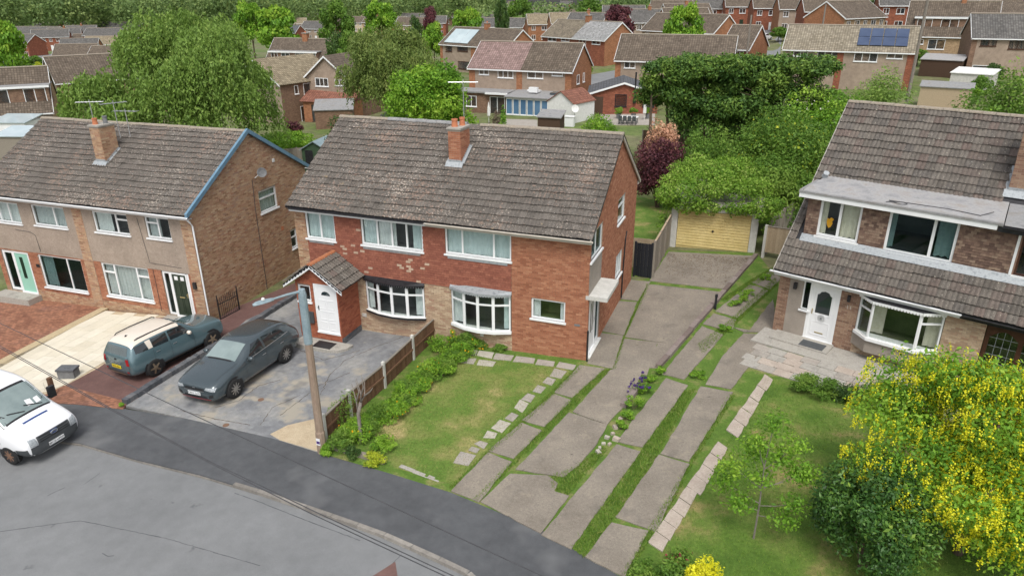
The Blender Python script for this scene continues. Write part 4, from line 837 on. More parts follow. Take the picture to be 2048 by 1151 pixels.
# porch
po = MB(); PF = front(-1.5); px0, px1 = -11.95, -9.97; pops = [(-11.86, -11.26, 1.42, 2.14), (-11.1, -10.02, .12, 2.28)]
for c in cells(px0, px1, -.6, 2.3, pops): po.obox(PF, *c, -.15, 0)
po.ext([(px0, 2.3), (px1, 2.3), ((px0+px1)/2, 3.02)], PF, -.15, 0); po.box(px1-.15, px1, -1.35, 0, -.6, 2.3); po.box(px0, px0+.15, -1.35, 0, -.6, 2.3)
porch = po.build('porch', 'mortar_red', Bh)
pl = lambda v: (px0+max(0, (v-2.3)/.72), px1-max(0, (v-2.3)/.72)) if v > 2.3 else (px0, px1)
brickwork(porch, PF, px0, px1, -.2, 2.98, pops, 'brick_red', lim=pl, root=Bh); brickwork(porch, sideR(px1), -1.5, 0, -.05, 2.3, (), 'brick_red', root=Bh); brickwork(porch, sideL(px0), -1.5, 0, -.05, 2.3, (), 'brick_red', root=Bh)
brickwork(porch, PF, px0, px1, -.6, -.21, (), 'brick_blue', root=Bh, d=.02); brickwork(porch, sideR(px1), -1.5, 0, -.6, -.06, (), 'brick_blue', root=Bh, d=.02)
window(porch, PF, *pops[0], ((1, None),), [])
panel_door(porch, PF, *pops[1], 'white_pvc', glaz=[(fan(cy=.8), 'glass_dark')], panels=[(.12, .46, .05, .22), (.54, .88, .05, .22), (.12, .46, .27, .46), (.54, .88, .27, .46), (.12, .46, .5, .7), (.54, .88, .5, .7)], handle=-1, hm='black_trim')
pr = math.hypot(1.36, .98); rz0 = 2.17; cxp = (px0+px1)/2
for sg in (-1, 1):
    e1 = np.array((-sg*1.0, 0, .70)); e1 /= np.linalg.norm(e1); S = 1.36/abs(e1[0]); eu = np.array((0, sg*1.0, 0))
    org = np.array((cxp+sg*1.36, -1.78 if sg > 0 else -.0, rz0+.05)); tiled_slope(porch, org, eu, e1, 1.78, S, 'roof_tile_red', parts=40, gauge=.36, cover=.33, waves=2, name='porch_tile').build('porch_deck', 'black_trim', porch)
    q = MB(); x0, x1 = cxp+sg*1.38, cxp; z0, z1 = rz0-.12, rz0-.12+1.38*.70
    q.add([(x0, -1.80, z0), (x1, -1.80, z1), (x1, -1.80, z1+.15), (x0, -1.80, z0+.15), (x0, -1.775, z0), (x1, -1.775, z1), (x1, -1.775, z1+.15), (x0, -1.775, z0+.15)], [(0, 1, 2, 3), (7, 6, 5, 4), (0, 4, 5, 1), (1, 5, 6, 2), (2, 6, 7, 3), (3, 7, 4, 0)]); q.build('porch_bargeboard', 'white_pvc', porch)
    s = MB()
    for i in range(9):
        t0, t1 = i/9, (i+1)/9; pa = lambda t, d: (x0+(x1-x0)*t, z0+.15+(z1-z0)*t-d)
        s.ext([pa(t0, 0), pa(t1, 0), pa(t1-.02, .06), pa((t0+t1)/2, .085), pa(t0+.02, .06)], front(-1.80), .001, .015)
    s.build('trim', 'black_trim', porch)
ridge_line(porch, (cxp, -1.8, 3.16), (cxp, -.02, 3.16), m='ridge_terracotta', r=.12, step=.45)
st = MB(); st.prism(ccw([(-11.9, -1.52), (-11.9, -2.25), (-10.2, -2.3), (-9.75, -2.2), (-9.5, -1.9), (-9.45, -1.52)]), -.6, -.22); st.build('door_step', 'concrete', Bh)
MB().obox(PF, -11.45, -11.2, .5, 1.0, .03, .12).build('letter_box', 'plastic_grey', Bh)
setp(MB().box(-.42, .42, -.27, .27, 0, .015).build('doormat', 'plastic_black', None, loc=(-10.55, -1.95, -.218)), 'black doormat on the step before the white porch door', 'doormat')

# ------------------------------------------------------------------ house on the right (chalet with dormer)
Ch = thing('chalet_house', 'brown tiled chalet with flat roofed dormer, white door and bay window', 'house', (6.67, 4.681, .303), -.348)
CW = 13.; CHE, CHR, CRY = 2.71, 8.47, 5.79
csl = (CHR-CHE)/(CRY+.4); czf = lambda y: CHE+(y+.4)*csl
copC = [(.95, 1.27, 1.2, 2.44), (1.22, 2.36, .05, 2.44), (3.05, 5.88, .85, 2.42), (7.1, 9.2, -.1, 2.42)]
core(Ch, FA, 0, CW, -.6, czf(0)-.15, copC, 'mortar')
brickwork(Ch, FA, 0, .42, -.3, 2.6, copC, 'brick_brown'); brickwork(Ch, FA, 2.36, 3.05, -.3, 2.6, copC, 'brick_brown', parts=100); brickwork(Ch, FA, 5.88, 7.1, -.3, 2.6, copC, 'brick_pale', parts=200); brickwork(Ch, FA, 3.05, 5.88, -.3, .35, (), 'brick_pale')
pp = MB()
for c in cells(.42, 2.36, -.1, 2.62, copC): pp.obox(FA, *c, -.01, .015)
pp.obox(FA, 3.0, 5.9, .36, .85, -.01, .02); pp.build('pebbledash', 'pebble_grey', Ch)
MB().add([(0, 0, -.6), (0, 10, -.6), (0, 10, 4.4), (0, CRY, CHR-.1), (0, 0, czf(0)-.1)], [(0, 1, 2, 3, 4)]).build('gable_wall', 'fw_brown', Ch)
window(Ch, FA, *copC[0], ((1, None),), [], glass='glass_pale', fw=.05)
arch = [(.2, .5), (.8, .5), (.8, .84), (.72, .86), (.66, .90), (.5, .92), (.34, .90), (.28, .86), (.2, .84)]
d = panel_door(Ch, FA, *copC[1], 'white_pvc', glaz=[(arch, 'glass_dark')], panels=[(.12, .88, .08, .34), (.12, .88, .46, .95)], handle=-1, letter=.12, hm='brass', frame=.12)
MB().lathe([(.2, 0), (.2, .016), (.15, .016), (.15, 0)], 18, c=(1.79, .0, 1.0), axis='y').build('rosette', 'white_pvc', d, loc=(0, -.0, 0)); MB().obox(FA, 1.76, 1.82, .95, 1.04, -.018, .0).build('knocker', 'black_trim', d)
bay_window(Ch, [(3.07, -.02), (3.62, -.5), (5.22, -.5), (5.86, -.02)], .95, 2.4, [((1, .28),), ((1, None),), ((1, .28),)], [(.16, .34, 'curtain_cream'), (.80, 1, 'curtain_cream')], canopy='black_trim', scallop='white_pvc', room='room_green', base=(.36, 'pebble_grey'))
# brown glazed doors at the neighbour's porch
bw_ = MB(); panes = frame_geo(bw_, FA, 7.12, 9.18, -.05, 2.4, ((.5, None), (.5, None)), .13, -.12, -.02); bd = bw_.build('porch_doors', 'door_brown', Ch)
for q in panes:
    MB().obox(FA, *q, -.08, -.07).build('pane', 'glass', bd); le = MB()
    for k in range(1, 4): le.obox(FA, q[0]+(q[1]-q[0])*k/4-.006, q[0]+(q[1]-q[0])*k/4+.006, q[2], q[3], -.07, -.062)
    for k in range(1, 7): le.obox(FA, q[0], q[1], q[2]+(q[3]-q[2])*k/7-.006, q[2]+(q[3]-q[2])*k/7+.006, -.07, -.063)
    le.build('leading', 'lead', bd); MB().ext([(q[0], q[3]), (q[0], q[3]-.3)]+[(q[0]+(q[1]-q[0])*i/8, q[3]-.3+.26*math.sin(math.pi*i/8)) for i in range(1, 8)]+[(q[1], q[3]-.3), (q[1], q[3])], FA, -.06, -.03).build('arch', 'door_brown', bd)
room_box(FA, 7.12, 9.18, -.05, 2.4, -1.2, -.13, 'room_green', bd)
L_ = math.hypot(CRY+.4, CHR-CHE); eSC = np.array((0, CRY+.4, CHR-CHE))/L_
dy0, dy1 = .82, 3.0; s0, s1 = (dy0+.4)/eSC[1], (dy1+.4)/eSC[1]
deck = tiled_slope(Ch, (-.16, -.4, CHE), eU, eSC, CW, L_, 'roof_tile_red', parts=300, gauge=.36, cover=.31, waves=2, skip=[(.45, 13.2, s0-.2, s1-.05), (6.5, 7.5, s1-.3, s1+1.6)])
deck.build('roof_deck', 'black_trim', Ch)
MB().add([(-.16, 10.4, 4.2), (CW, 10.4, 4.2), (CW, CRY, CHR), (-.16, CRY, CHR)], [(0, 1, 2, 3)]).build('rear_roof_slope', 'fr_brown', Ch)
ridge_line(Ch, (-.16, CRY, CHR), (CW-.2, CRY, CHR)); 
q = MB(); q.add([(-.19, -.42, CHE-.14), (-.19, CRY, CHR-.14), (-.19, CRY, CHR+.05), (-.19, -.42, CHE+.05), (-.15, -.42, CHE-.14), (-.15, CRY, CHR-.14), (-.15, CRY, CHR+.05), (-.15, -.42, CHE+.05)], [(0, 1, 2, 3), (7, 6, 5, 4), (0, 4, 5, 1), (1, 5, 6, 2), (2, 6, 7, 3), (3, 7, 4, 0)]); q.build('verge', 'concrete', Ch)
# dormer
DF = front(dy0+.05); dops = [(.82, 2.35, 4.02, 5.48), (3.27, 5.52, 3.95, 5.48), (7.35, 9.2, 4.0, 5.4)]
dm = MB()
for c in cells(.35, 12.5, 3.6, 5.55, dops): dm.obox(DF, *c, -.15, 0)
dm.add([(.35, dy0+.2, 3.6), (.35, dy1, 5.5), (.35, dy1, 5.85), (.35, dy0+.2, 5.55)], [(0, 1, 2, 3)])
dorm = dm.build('dormer', 'mortar_red', Ch)
brickwork(dorm, DF, .35, 7.3, 3.85, 5.5, dops, 'hung_tile_brown', parts=200, bw=.17, bh=.1, name='hung_tile', gap=.004, d=.01, tilt=.02, root=Ch)
brickwork(dorm, sideL(.35), dy0+.1, 2.9, 3.9, 5.55, (), 'hung_tile_brown', bw=.17, bh=.1, name='hung_tile', gap=.004, d=.01, tilt=.02, root=Ch, lim=lambda v: (0, -.4+(v-CHE)/csl-.1))
window(dorm, DF, *dops[0], ((.5, None), (.5, None)), [(0, .2, 'curtain_cream'), (.5, 1, 'curtain_cream')], fw=.09); window(dorm, DF, *dops[1], ((.68, None), (.32, None)), [(0, .12, 'curtain_net'), (.7, 1, 'curtain_net')], fw=.09, glass='glass_pale'); window(dorm, DF, *dops[2], ((.5, None), (.5, None)), [(.3, 1, 'curtain_net')], fmat='door_brown')
MB().obox(DF, 7.22, 7.3, 3.85, 5.5, -.01, .04).build('party_trim', 'white_pvc', dorm)
fo = MB(); fo.ext([(1.2, 4.35), (1.28, 4.4), (1.33, 4.55), (1.3, 4.62), (1.36, 4.72), (1.25, 4.78), (1.18, 4.7), (1.12, 4.74), (1.1, 4.6), (1.14, 4.45)], DF, -.14, -.13); fo.build('window_hanging', 'flower_orange', dorm)
fl = MB(); fz = 5.72
fl.add([(.05, dy0-.3, fz), (6.75, dy0-.3, fz), (6.55, dy1+.05, 5.9), (.3, dy1+.05, 5.9), (.05, dy0-.3, fz-.07), (6.75, dy0-.3, fz-.07), (6.55, dy1+.05, 5.8), (.3, dy1+.05, 5.8)], [(0, 1, 2, 3), (7, 6, 5, 4), (0, 4, 5, 1), (1, 5, 6, 2), (2, 6, 7, 3), (3, 7, 4, 0)]); fl.build('flat_roof', 'felt_pale', dorm)
MB().box(.05, 6.75, dy0-.34, dy0-.2, fz-.03, fz+.045).box(.03, .13, dy0-.2, dy1-.4, fz-.03, fz+.06).build('roof_edge', 'felt', dorm)
f2 = MB(); f2.add([(6.78, dy0-.3, fz-.02), (12.5, dy0-.3, fz-.02), (12.5, dy1+.05, 5.88), (6.58, dy1+.05, 5.88)], [(0, 1, 2, 3)]); f2.build('flat_roof', 'felt', dorm); gutter(dorm, (6.75, dy0-.38, fz-.06), (12.5, dy0-.38, fz-.06), 'black_trim')
MB().box(.07, 6.6, dy0-.31, dy0-.285, fz-.21, fz-.04).box(.07, .1, dy0-.28, dy1-.6, fz-.24, fz-.06).build('fascia', 'white_pvc', dorm); MB().box(6.62, 12.5, dy0-.28, dy0-.26, fz-.26, fz-.05).build('fascia', 'black_trim', dorm)
lf = MB(); lf.add([(.3, dy0-.2, czf(dy0-.2)+.10), (12.4, dy0-.2, czf(dy0-.2)+.10), (12.4, dy0+.03, 4.0), (.3, dy0+.03, 4.0)], [(0, 1, 2, 3)]); lf.build('flashing', 'lead', dorm)
MB().tube([(3.4+.55*math.cos(t)*.6, .95+.16*math.sin(t*1.5), fz+.06) for t in np.linspace(0, 9, 30)]+[(5, 1.2, fz+.06), (6, 1.0, fz+.06), (6.3, 1.6, 5.82)], .014, 5).build('cable_coil', 'cable', dorm)
MB().lathe([(.1, 0), (.13, .1), (.05, .25), (.12, .3)], 8).build('vent_cowl', 'lead', dorm, loc=(.25, dy1-.3, 5.85), rot=(.5, .4, 0))
chimney(Ch, 6.4, 7.25, 3.3, 4.1, 5.6, 9.2, 'brick_brown', [(6.6, 3.5, .3, .12, 'terracotta'), (7.0, 3.7, .3, .12, 'terracotta')], flash=czf)
MB().obox(FA, -.15, 6.3, CHE-.17, CHE-.02, .33, .36).box(-.15, 6.3, -.36, 0, CHE-.2, CHE-.18).build('fascia', 'white_pvc', Ch); MB().obox(FA, 6.3, 12.5, CHE-.17, CHE-.02, .33, .36).box(6.3, 12.5, -.36, 0, CHE-.2, CHE-.18).build('fascia', 'black_trim', Ch)
gutter(Ch, (-.3, -.46, CHE-.03), (6.35, -.46, CHE-.03), 'white_pvc', .06); gutter(Ch, (6.35, -.46, CHE-.03), (12.5, -.46, CHE-.03), 'black_trim', .06)
MB().obox(FA, .6, .72, 2.0, 2.25, .03, .16).build('wall_lantern', 'black_trim', Ch); MB().obox(FA, 2.62, 2.72, 2.0, 2.25, .03, .12).build('wall_lantern', 'black_trim', Ch)
text(Ch, '11', (2.72, -.02, 1.75), (1, 0, 0), (0, 0, 1), .22, 'concrete_pale', 'house_number')
MB().obox(FA, .2, 2.45, -.38, .06, .02, .9).build('door_step', 'concrete', Ch); MB().obox(FA, -.3, 6.5, -.4, .0, .02, 1.5).build('paved_ledge', 'concrete', Ch)
setp(MB().box(-.45, .45, -.28, .28, 0, .015).build('doormat', 'plastic_grey', None, loc=tuple(world(Ch, (1.8, -.55, .062))), rot=(0, 0, -.348)), 'grey doormat on the concrete step of the chalet', 'doormat')
flag = setp(thing('flagged_path', None, None, world(Ch, (0, 0, 0)), -.348), kind='structure')
for i in range(0, 8):
    for j in range(5):
        x0 = i*.62+(.15 if j % 2 else 0); y0 = -1.55-(j+1)*.5
        if y0 < -3.9+.0*i or (i < 0 and j < 1): continue
        z = float(hgt(*world(Ch, (x0+.3, y0+.25, 0))[:2]))-.303
        MB().box(x0, x0+.6, y0, y0+.48, z-.06, z+.035+random.uniform(-.006, .006), tone=random.random()).build('paving_slab', random.choice(['stone_pink', 'slab_light', 'concrete', 'stone_pink']), flag)
# ------------------------------------------------------------------ garage, fences, gates behind the middle house
Gx0, Gx1, Gy = 1.0, 5.52, 14.25; gz = float(hgt(3.2, Gy))
gar = thing('garage', 'pale concrete garage with yellow ribbed door under a climbing plant', 'garage', (Gx0, Gy, gz), 0)
MB().box(0, .35, 0, .25, -.2, 2.35).box(4.17, 4.52, 0, .25, -.2, 2.35).box(.35, 4.17, 0, .25, 2.1, 2.4).box(0, .15, .25, 5.2, -.2, 2.3).box(4.37, 4.52, .25, 5.2, -.2, 2.3).box(.15, 4.37, 5.05, 5.2, -.2, 2.3).build('wall', 'concrete_pale', gar)
MB().box(-.15, 4.67, -.1, 5.4, 2.41, 2.52).build('roof', 'concrete', gar)
dm = MB().box(.36, 4.16, .1, .14, -.1, 2.09); gd = dm.build('door', 'garage_yellow', gar)
for i in range(13):
    z = .02+i*.158; MB().add([(.37, .1, z), (4.15, .1, z), (4.15, .065, z+.03), (.37, .065, z+.03), (.37, .065, z+.13), (4.15, .065, z+.13), (4.15, .1, z+.155), (.37, .1, z+.155)], [(0, 1, 2, 3), (3, 2, 5, 4), (4, 5, 6, 7)]).build('door_rib', 'garage_yellow', gd)
MB().box(2.2, 2.32, .03, .066, 1.0, 1.05).box(2.24, 2.28, .03, .066, .96, 1.09).build('handle', 'black_trim', gd)
def board_fence(name, label, a, b, h, m, n, thick=.02, posts=2, pm='wood_grey', cap=None, cat='fence', rail=True, base=0., pw=.09, vert=True, group=None, ph=.06):
    a, b = np.array(a[:2], float), np.array(b[:2], float); d = b-a; L = np.linalg.norm(d); za, zb = float(hgt(*a)), float(hgt(*b))
    t = thing(name, label, cat, (a[0], a[1], za), math.atan2(d[1], d[0]), group); sl = (zb-za)/L
    for i in range(n):
        x0, x1 = L*i/n, L*(i+1)/n-.006; z = sl*(x0+x1)/2
        MB().box(x0, x1, -thick/2+(.008 if i % 2 else 0), thick/2+(.008 if i % 2 else 0), z+base, z+h+random.uniform(-.01, .01), tone=random.random()).build('board', m, t)
    if rail:
        for z in (.25*h, .75*h): MB().add([(0, thick/2+.01, z), (L, thick/2+.01, z+sl*L), (L, thick/2+.01, z+sl*L+.08), (0, thick/2+.01, z+.08), (0, thick/2+.05, z), (L, thick/2+.05, z+sl*L), (L, thick/2+.05, z+sl*L+.08), (0, thick/2+.05, z+.08)], [(0, 1, 2, 3), (7, 6, 5, 4), (0, 4, 5, 1), (2, 6, 7, 3)]).build('rail', m, t)
    for i in range(posts):
        x = L*i/max(1, posts-1); MB().box(x-pw/2, x+pw/2, -pw/2-.01, pw/2+.01, sl*x-.1, sl*x+h+ph).build('post', pm, t)
    if cap:
        MB().add([(0, -.04, h), (L, -.04, h+sl*L), (L, .05, h+sl*L), (0, .05, h), (0, -.04, h+.03), (L, -.04, h+sl*L+.03), (L, .05, h+sl*L+.03), (0, .05, h+.03)], [(0, 3, 2, 1), (4, 5, 6, 7), (0, 1, 5, 4), (2, 3, 7, 6)]).build('cap_rail', cap, t)
    return t
board_fence('side_gate', 'black painted boarded gate beside the orange brick gable', (.02, 9.35), (.85, 9.25), 1.75, 'wood_black', 9, posts=2, pm='wood_black', cat='gate')
board_fence('boarded_fence', 'weathered boarded fence running from the black gate back to the garage', (.95, 9.35), (1.0, 14.1), 1.85, 'wood_grey', 36, posts=4, cap='wood_pale')
board_fence('trellis_fence', 'pale trellis topped fence across the rear garden beside the gable', (-1.4, 10.6), (.85, 10.4), 1.6, 'wood_pale', 14, posts=2)
board_fence('panel_fence', 'brown fence panel with concrete posts between garage and chalet', (5.95, 13.7), (7.6, 13.2), 1.7, 'wood_pale', 12, posts=2, pm='concrete_pale', base=.3, cap='wood_grey', pw=.13)
board_fence('panel_fence', 'tall grey fence leaning beside the chalet roof', (6.1, 14.3), (7.4, 18.5), 1.9, 'wood_grey', 26, posts=3)
setp(MB().box(-.05, .05, -.05, .05, -.1, .72).box(-.06, .06, -.06, .06, .6, .68).build('drive_post', 'black_trim', None, loc=tuple(T(1430, 618))), 'short black post at the edge of the concrete drive', 'post')
# fence between the front gardens: concrete posts, brown panels
fp = [np.array(T(x, y)) for x, y in [(879, 670), (827, 719), (770, 775), (702, 834), (652, 884)]]
fg = thing('front_fence', 'low brown boarded fence with concrete posts between tarmac drive and front lawn', 'fence', fp[0], 0)
for i, p in enumerate(fp):
    q = p-fp[0]; MB().prism(ccw([(q[0]-.055, q[1]-.055), (q[0]+.055, q[1]-.055), (q[0]+.055, q[1]+.055), (q[0]-.055, q[1]+.055)]), q[2]-.1, q[2]+1.08).add([(q[0]-.055, q[1]-.055, q[2]+1.08), (q[0]+.055, q[1]-.055, q[2]+1.08), (q[0]+.055, q[1]+.055, q[2]+1.08), (q[0]-.055, q[1]+.055, q[2]+1.08), (q[0], q[1], q[2]+1.12)], [(0, 1, 4), (1, 2, 4), (2, 3, 4), (3, 0, 4)]).build('post', 'concrete_pale', fg)
for a, b in zip(fp, fp[1:]):
    a, b = a-fp[0], b-fp[0]; d = b-a; L = np.linalg.norm(d[:2]); d = d/L; n = np.array((-d[1], d[0], 0)); k = max(8, int(L/.13))
    def obx(x0, x1, w0, w1, z0, z1, name, m):
        vs = [a+d*x+n*w+np.array((0, 0, z)) for z in (z0, z1) for x, w in ((x0, w0), (x1, w0), (x1, w1), (x0, w1))]
        MB().add(vs, [(0, 3, 2, 1), (4, 5, 6, 7), (0, 1, 5, 4), (1, 2, 6, 5), (2, 3, 7, 6), (3, 0, 4, 7)], random.random()).build(name, m, fg)
    for i in range(k): obx(.07+(L-.14)*i/k, .07+(L-.14)*(i+1)/k-.005, -.012+(.008 if i % 2 else 0), .012+(.008 if i % 2 else 0), .03, .93, 'board', 'wood_brown')
    obx(.06, L-.06, -.035, .035, .93, .97, 'cap_rail', 'wood_grey')
    obx(.06, L-.06, .022, .05, .45, .53, 'rail', 'wood_brown'); obx(.06, L-.06, -.05, -.014, .45, .53, 'rail', 'wood_brown')
# ------------------------------------------------------------------ foliage
ORD = 'first second third fourth fifth sixth seventh eighth ninth tenth eleventh twelfth thirteenth fourteenth fifteenth sixteenth seventeenth eighteenth nineteenth twentieth'.split()
ORD += ['twenty-'+o for o in ORD[:9]]+['thirtieth']+['thirty-'+o for o in ORD[:9]]+['fortieth']+['forty-'+o for o in ORD[:9]]+['fiftieth']+['fifty-'+o for o in ORD[:9]]+['sixtieth']
def leafmesh(name, C, Rr, n, size, m, r, out=.6, up=.25, asp=.5, jit=.35, cl_tone=.18, droop=0., shell=.55, gauss=True):
    """n leaf faces in blobs at C (k,3) with radii Rr (k,3)."""
    C = np.asarray(C, float); Rr = np.asarray(Rr, float); k = len(C); wgt = (Rr**2).sum(1); wgt /= wgt.sum()
    ix = r.choice(k, n, p=wgt); D = r.normal(size=(n, 3)); D /= np.linalg.norm(D, axis=1, keepdims=True)
    rad = shell+(1-shell)*r.random(n)**.7; rad *= 1+r.normal(0, .10, n)
    P = C[ix]+D*Rr[ix]*rad[:, None]
    Nn = D*out+r.normal(size=(n, 3))*.6+np.array((0, 0, up)); Nn /= np.linalg.norm(Nn, axis=1, keepdims=True)
    A = r.normal(size=(n, 3)); A[:, 2] -= droop; A -= Nn*(A*Nn).sum(1, keepdims=True); A /= np.linalg.norm(A, axis=1, keepdims=True); Bv = np.cross(Nn, A)
    s = size*(1+r.normal(0, jit, n).clip(-.6, 1))[:, None]
    V = np.stack([P-A*s*.5, P+Bv*s*asp*.5+A*s*.08, P+A*s*.5, P-Bv*s*asp*.5+A*s*.08], 1).reshape(-1, 3)
    ct = r.normal(0, cl_tone, k)
    tone = np.clip(.45+ct[ix]+r.normal(0, .2, n), 0, 1)
    return npmesh(name, V, np.arange(4*n, dtype=np.int32).reshape(-1, 4), m, tone)
def blobs(r, n, R3, c=(0, 0, 0), rb=(.25, .45), zlo=-1., inner=.25, flat=0):
    out = []; rad = []
    R3 = np.array(R3, float)
    while len(out) < n:
        d = r.normal(size=3); d /= np.linalg.norm(d)
        if d[2] < zlo: continue
        q = 1-inner*r.random()**.6 if r.random() < .85 else r.random()*.7
        b = r.uniform(*rb)
        out.append(np.array(c)+d*R3*q*(1-b*.55)); rad.append(R3*b*np.array((1, 1, .8))*r.uniform(.8, 1.2, 3))
    return np.array(out), np.array(rad)
def limb_tree(mb, base_r, h, tips, r, n=7, wob=.05, split=.35):
    pts = [np.array((0, 0, -.1))]
    top = np.array((r.normal(0, wob)*h, r.normal(0, wob)*h, h)); K = 5
    for i in range(1, K+1): pts.append(top*i/K+np.array((*r.normal(0, wob*h*.25, 2), 0)))
    mb.tube(pts, [base_r*(1.25 if i == 0 else 1-.75*i/K) for i in range(K+1)], n)
    for t in tips:
        f = split+(1-split)*r.random()*.8; i = f*K; j = min(int(i), K-1); s = pts[j]+(pts[j+1]-pts[j])*(i-j); t = np.array(t)
        m = (s+t)/2+np.array((*r.normal(0, .06*h, 2), .05*h)); rr = base_r*(1-.72*f)*.6
        mb.tube([s, s+(m-s)*.55+np.array((0, 0, .02*h)), m, t], [rr, rr*.75, rr*.5, rr*.15], 5)
def tree(name, label, cat, base, h, R3, m, bark='bark', nl=9000, leaf=.12, nb=26, tr=None, seed=1, cz=None, group=None, rb=(.25, .45), trunk_h=None, tips=9, kw=None, zlo=-.75, fol='crown'):
    r = np.random.default_rng(seed); base = np.array(base, float); t = thing(name, label, cat, base, 0, group)
    c = (0, 0, (h-R3[2]) if cz is None else cz); C, Rb = blobs(r, nb, R3, c, rb, zlo)
    link(fol, leafmesh('crown', C, Rb, nl, leaf, m, r, **(kw or {})), t)
    mb = MB(); limb_tree(mb, tr or h*.03, trunk_h or h*.7, C[:tips], r); mb.build('trunk', bark, t, smooth=True); return t
def shrub(name, label, cat, base, R3, m, nl=3000, leaf=.08, nb=14, seed=1, group=None, kw=None, flowers=None, rb=(.3, .55), stems=6, z0=None):
    r = np.random.default_rng(seed); t = thing(name, label, cat, base, 0, group); c = (0, 0, R3[2]*.85 if z0 is None else z0)
    C, Rb = blobs(r, nb, R3, c, rb, -.6); C[:, 2] = np.maximum(C[:, 2], .05)
    link('foliage', leafmesh('foliage', C, Rb, nl, leaf, m, r, **(kw or {})), t)
    mb = MB()
    for q in C[:stems]: mb.tube([(r.normal(0, .05), r.normal(0, .05), -.08), q*np.array((.5, .5, .6)), q], [.022*R3[2]+.004, .015*R3[2]+.003, .004], 5)
    mb.build('stem', 'bark', t)
    if flowers:
        fm, fn, fs = flowers; link('flowers', leafmesh('flowers', C, Rb*1.06, fn, fs, fm, r, out=1., asp=.9, shell=.95), t)
    return t
def willow(name, label, base, h, R3, seed, ns=900, m='leaf_willow', seg=26):
    """drooping strands of narrow leaves hung from arching limbs"""
    r = np.random.default_rng(seed); t = thing(name, label, 'tree', base, 0); c = np.array((0, 0, h-R3[2])); R3 = np.array(R3)
    C, Rb = blobs(r, 34, R3, c, (.22, .36), -.35); P = []; A = []; tn = []
    for s in range(ns):
        k = r.integers(len(C)); d = r.normal(size=3); d[2] = abs(d[2])*.8; d /= np.linalg.norm(d); p = C[k]+d*Rb[k]*r.uniform(.75, 1.05)
        L = r.uniform(.14, .42)*R3[2]; o = p-c; o[2] = 0; o = o/(np.linalg.norm(o)+1e-6); sway = r.normal(0, .12, 3); ct = r.normal(.45, .16)
        for j in range(seg):
            f = j/seg; q = p+o*(.35*math.sqrt(f)*L*.5)+sway*f*L+np.array((0, 0, .1*L*math.sin(min(1, f*3)*math.pi)-L*f**1.3))
            P.append(q+r.normal(0, .10, 3)); A.append(np.array((o[0]*.3, o[1]*.3, -.8))+r.normal(0, .45, 3)); tn.append(ct+r.normal(0, .13))
    P = np.array(P); A = np.array(A); n = len(P); A /= np.linalg.norm(A, axis=1, keepdims=True)
    Nn = r.normal(size=(n, 3))+np.array((0, 0, .4)); Bv = np.cross(A, Nn); Bv /= np.linalg.norm(Bv, axis=1, keepdims=True); s = r.uniform(.16, .36, (n, 1))
    V = np.stack([P-A*s*.5, P+Bv*s*.20, P+A*s*.5, P-Bv*s*.20], 1).reshape(-1, 3)
    link('crown', npmesh('crown', V, np.arange(4*n, dtype=np.int32).reshape(-1, 4), m, np.clip(tn, 0, 1)), t)
    mb = MB(); limb_tree(mb, h*.03, h*.72, C[:14], r); mb.build('trunk', 'bark_grey', t, smooth=True); return t
def at_dist(px, py, dist, dz=0.):
    """ground under the point seen at (px,py) at a horizontal distance from the camera"""
    d = ray(px, py); k = dist/math.hypot(d[0], d[1]); p = CAM+d*k; return np.array((p[0], p[1], float(hgt(p[0], p[1])))), p[2]-float(hgt(p[0], p[1]))
def by_top(px, py, dist): return at_dist(px, py, dist)
# big trees
b, h = by_top(362, -6, 62); print('willow', b, h); willow('willow_tree', 'large drooping willow towering behind the brown pebbledash house', b, h, (6.6, 6.6, h*.52), 11, 3400)
b, h = by_top(175, 135, 60); willow('willow_tree', 'smaller drooping willow left of the large willow before the brick gable', b, h, (3.8, 3.2, h*.55), 12, 1300)
b, h = by_top(778, 38, 76); willow('birch_tree', 'tall olive green weeping birch behind the orange brick house ridge', b, h, (5.3, 5.0, h*.5), 13, 2300, 'leaf_birch')
b, h = by_top(848, 116, 66); tree('maple_tree', 'bright green rounded maple just behind the orange brick ridge beside the aerial', 'tree', b, h, (4.4, 3.6, h*.55), 'leaf_bright', nl=34000, leaf=.26, nb=46, seed=14, rb=(.2, .36))
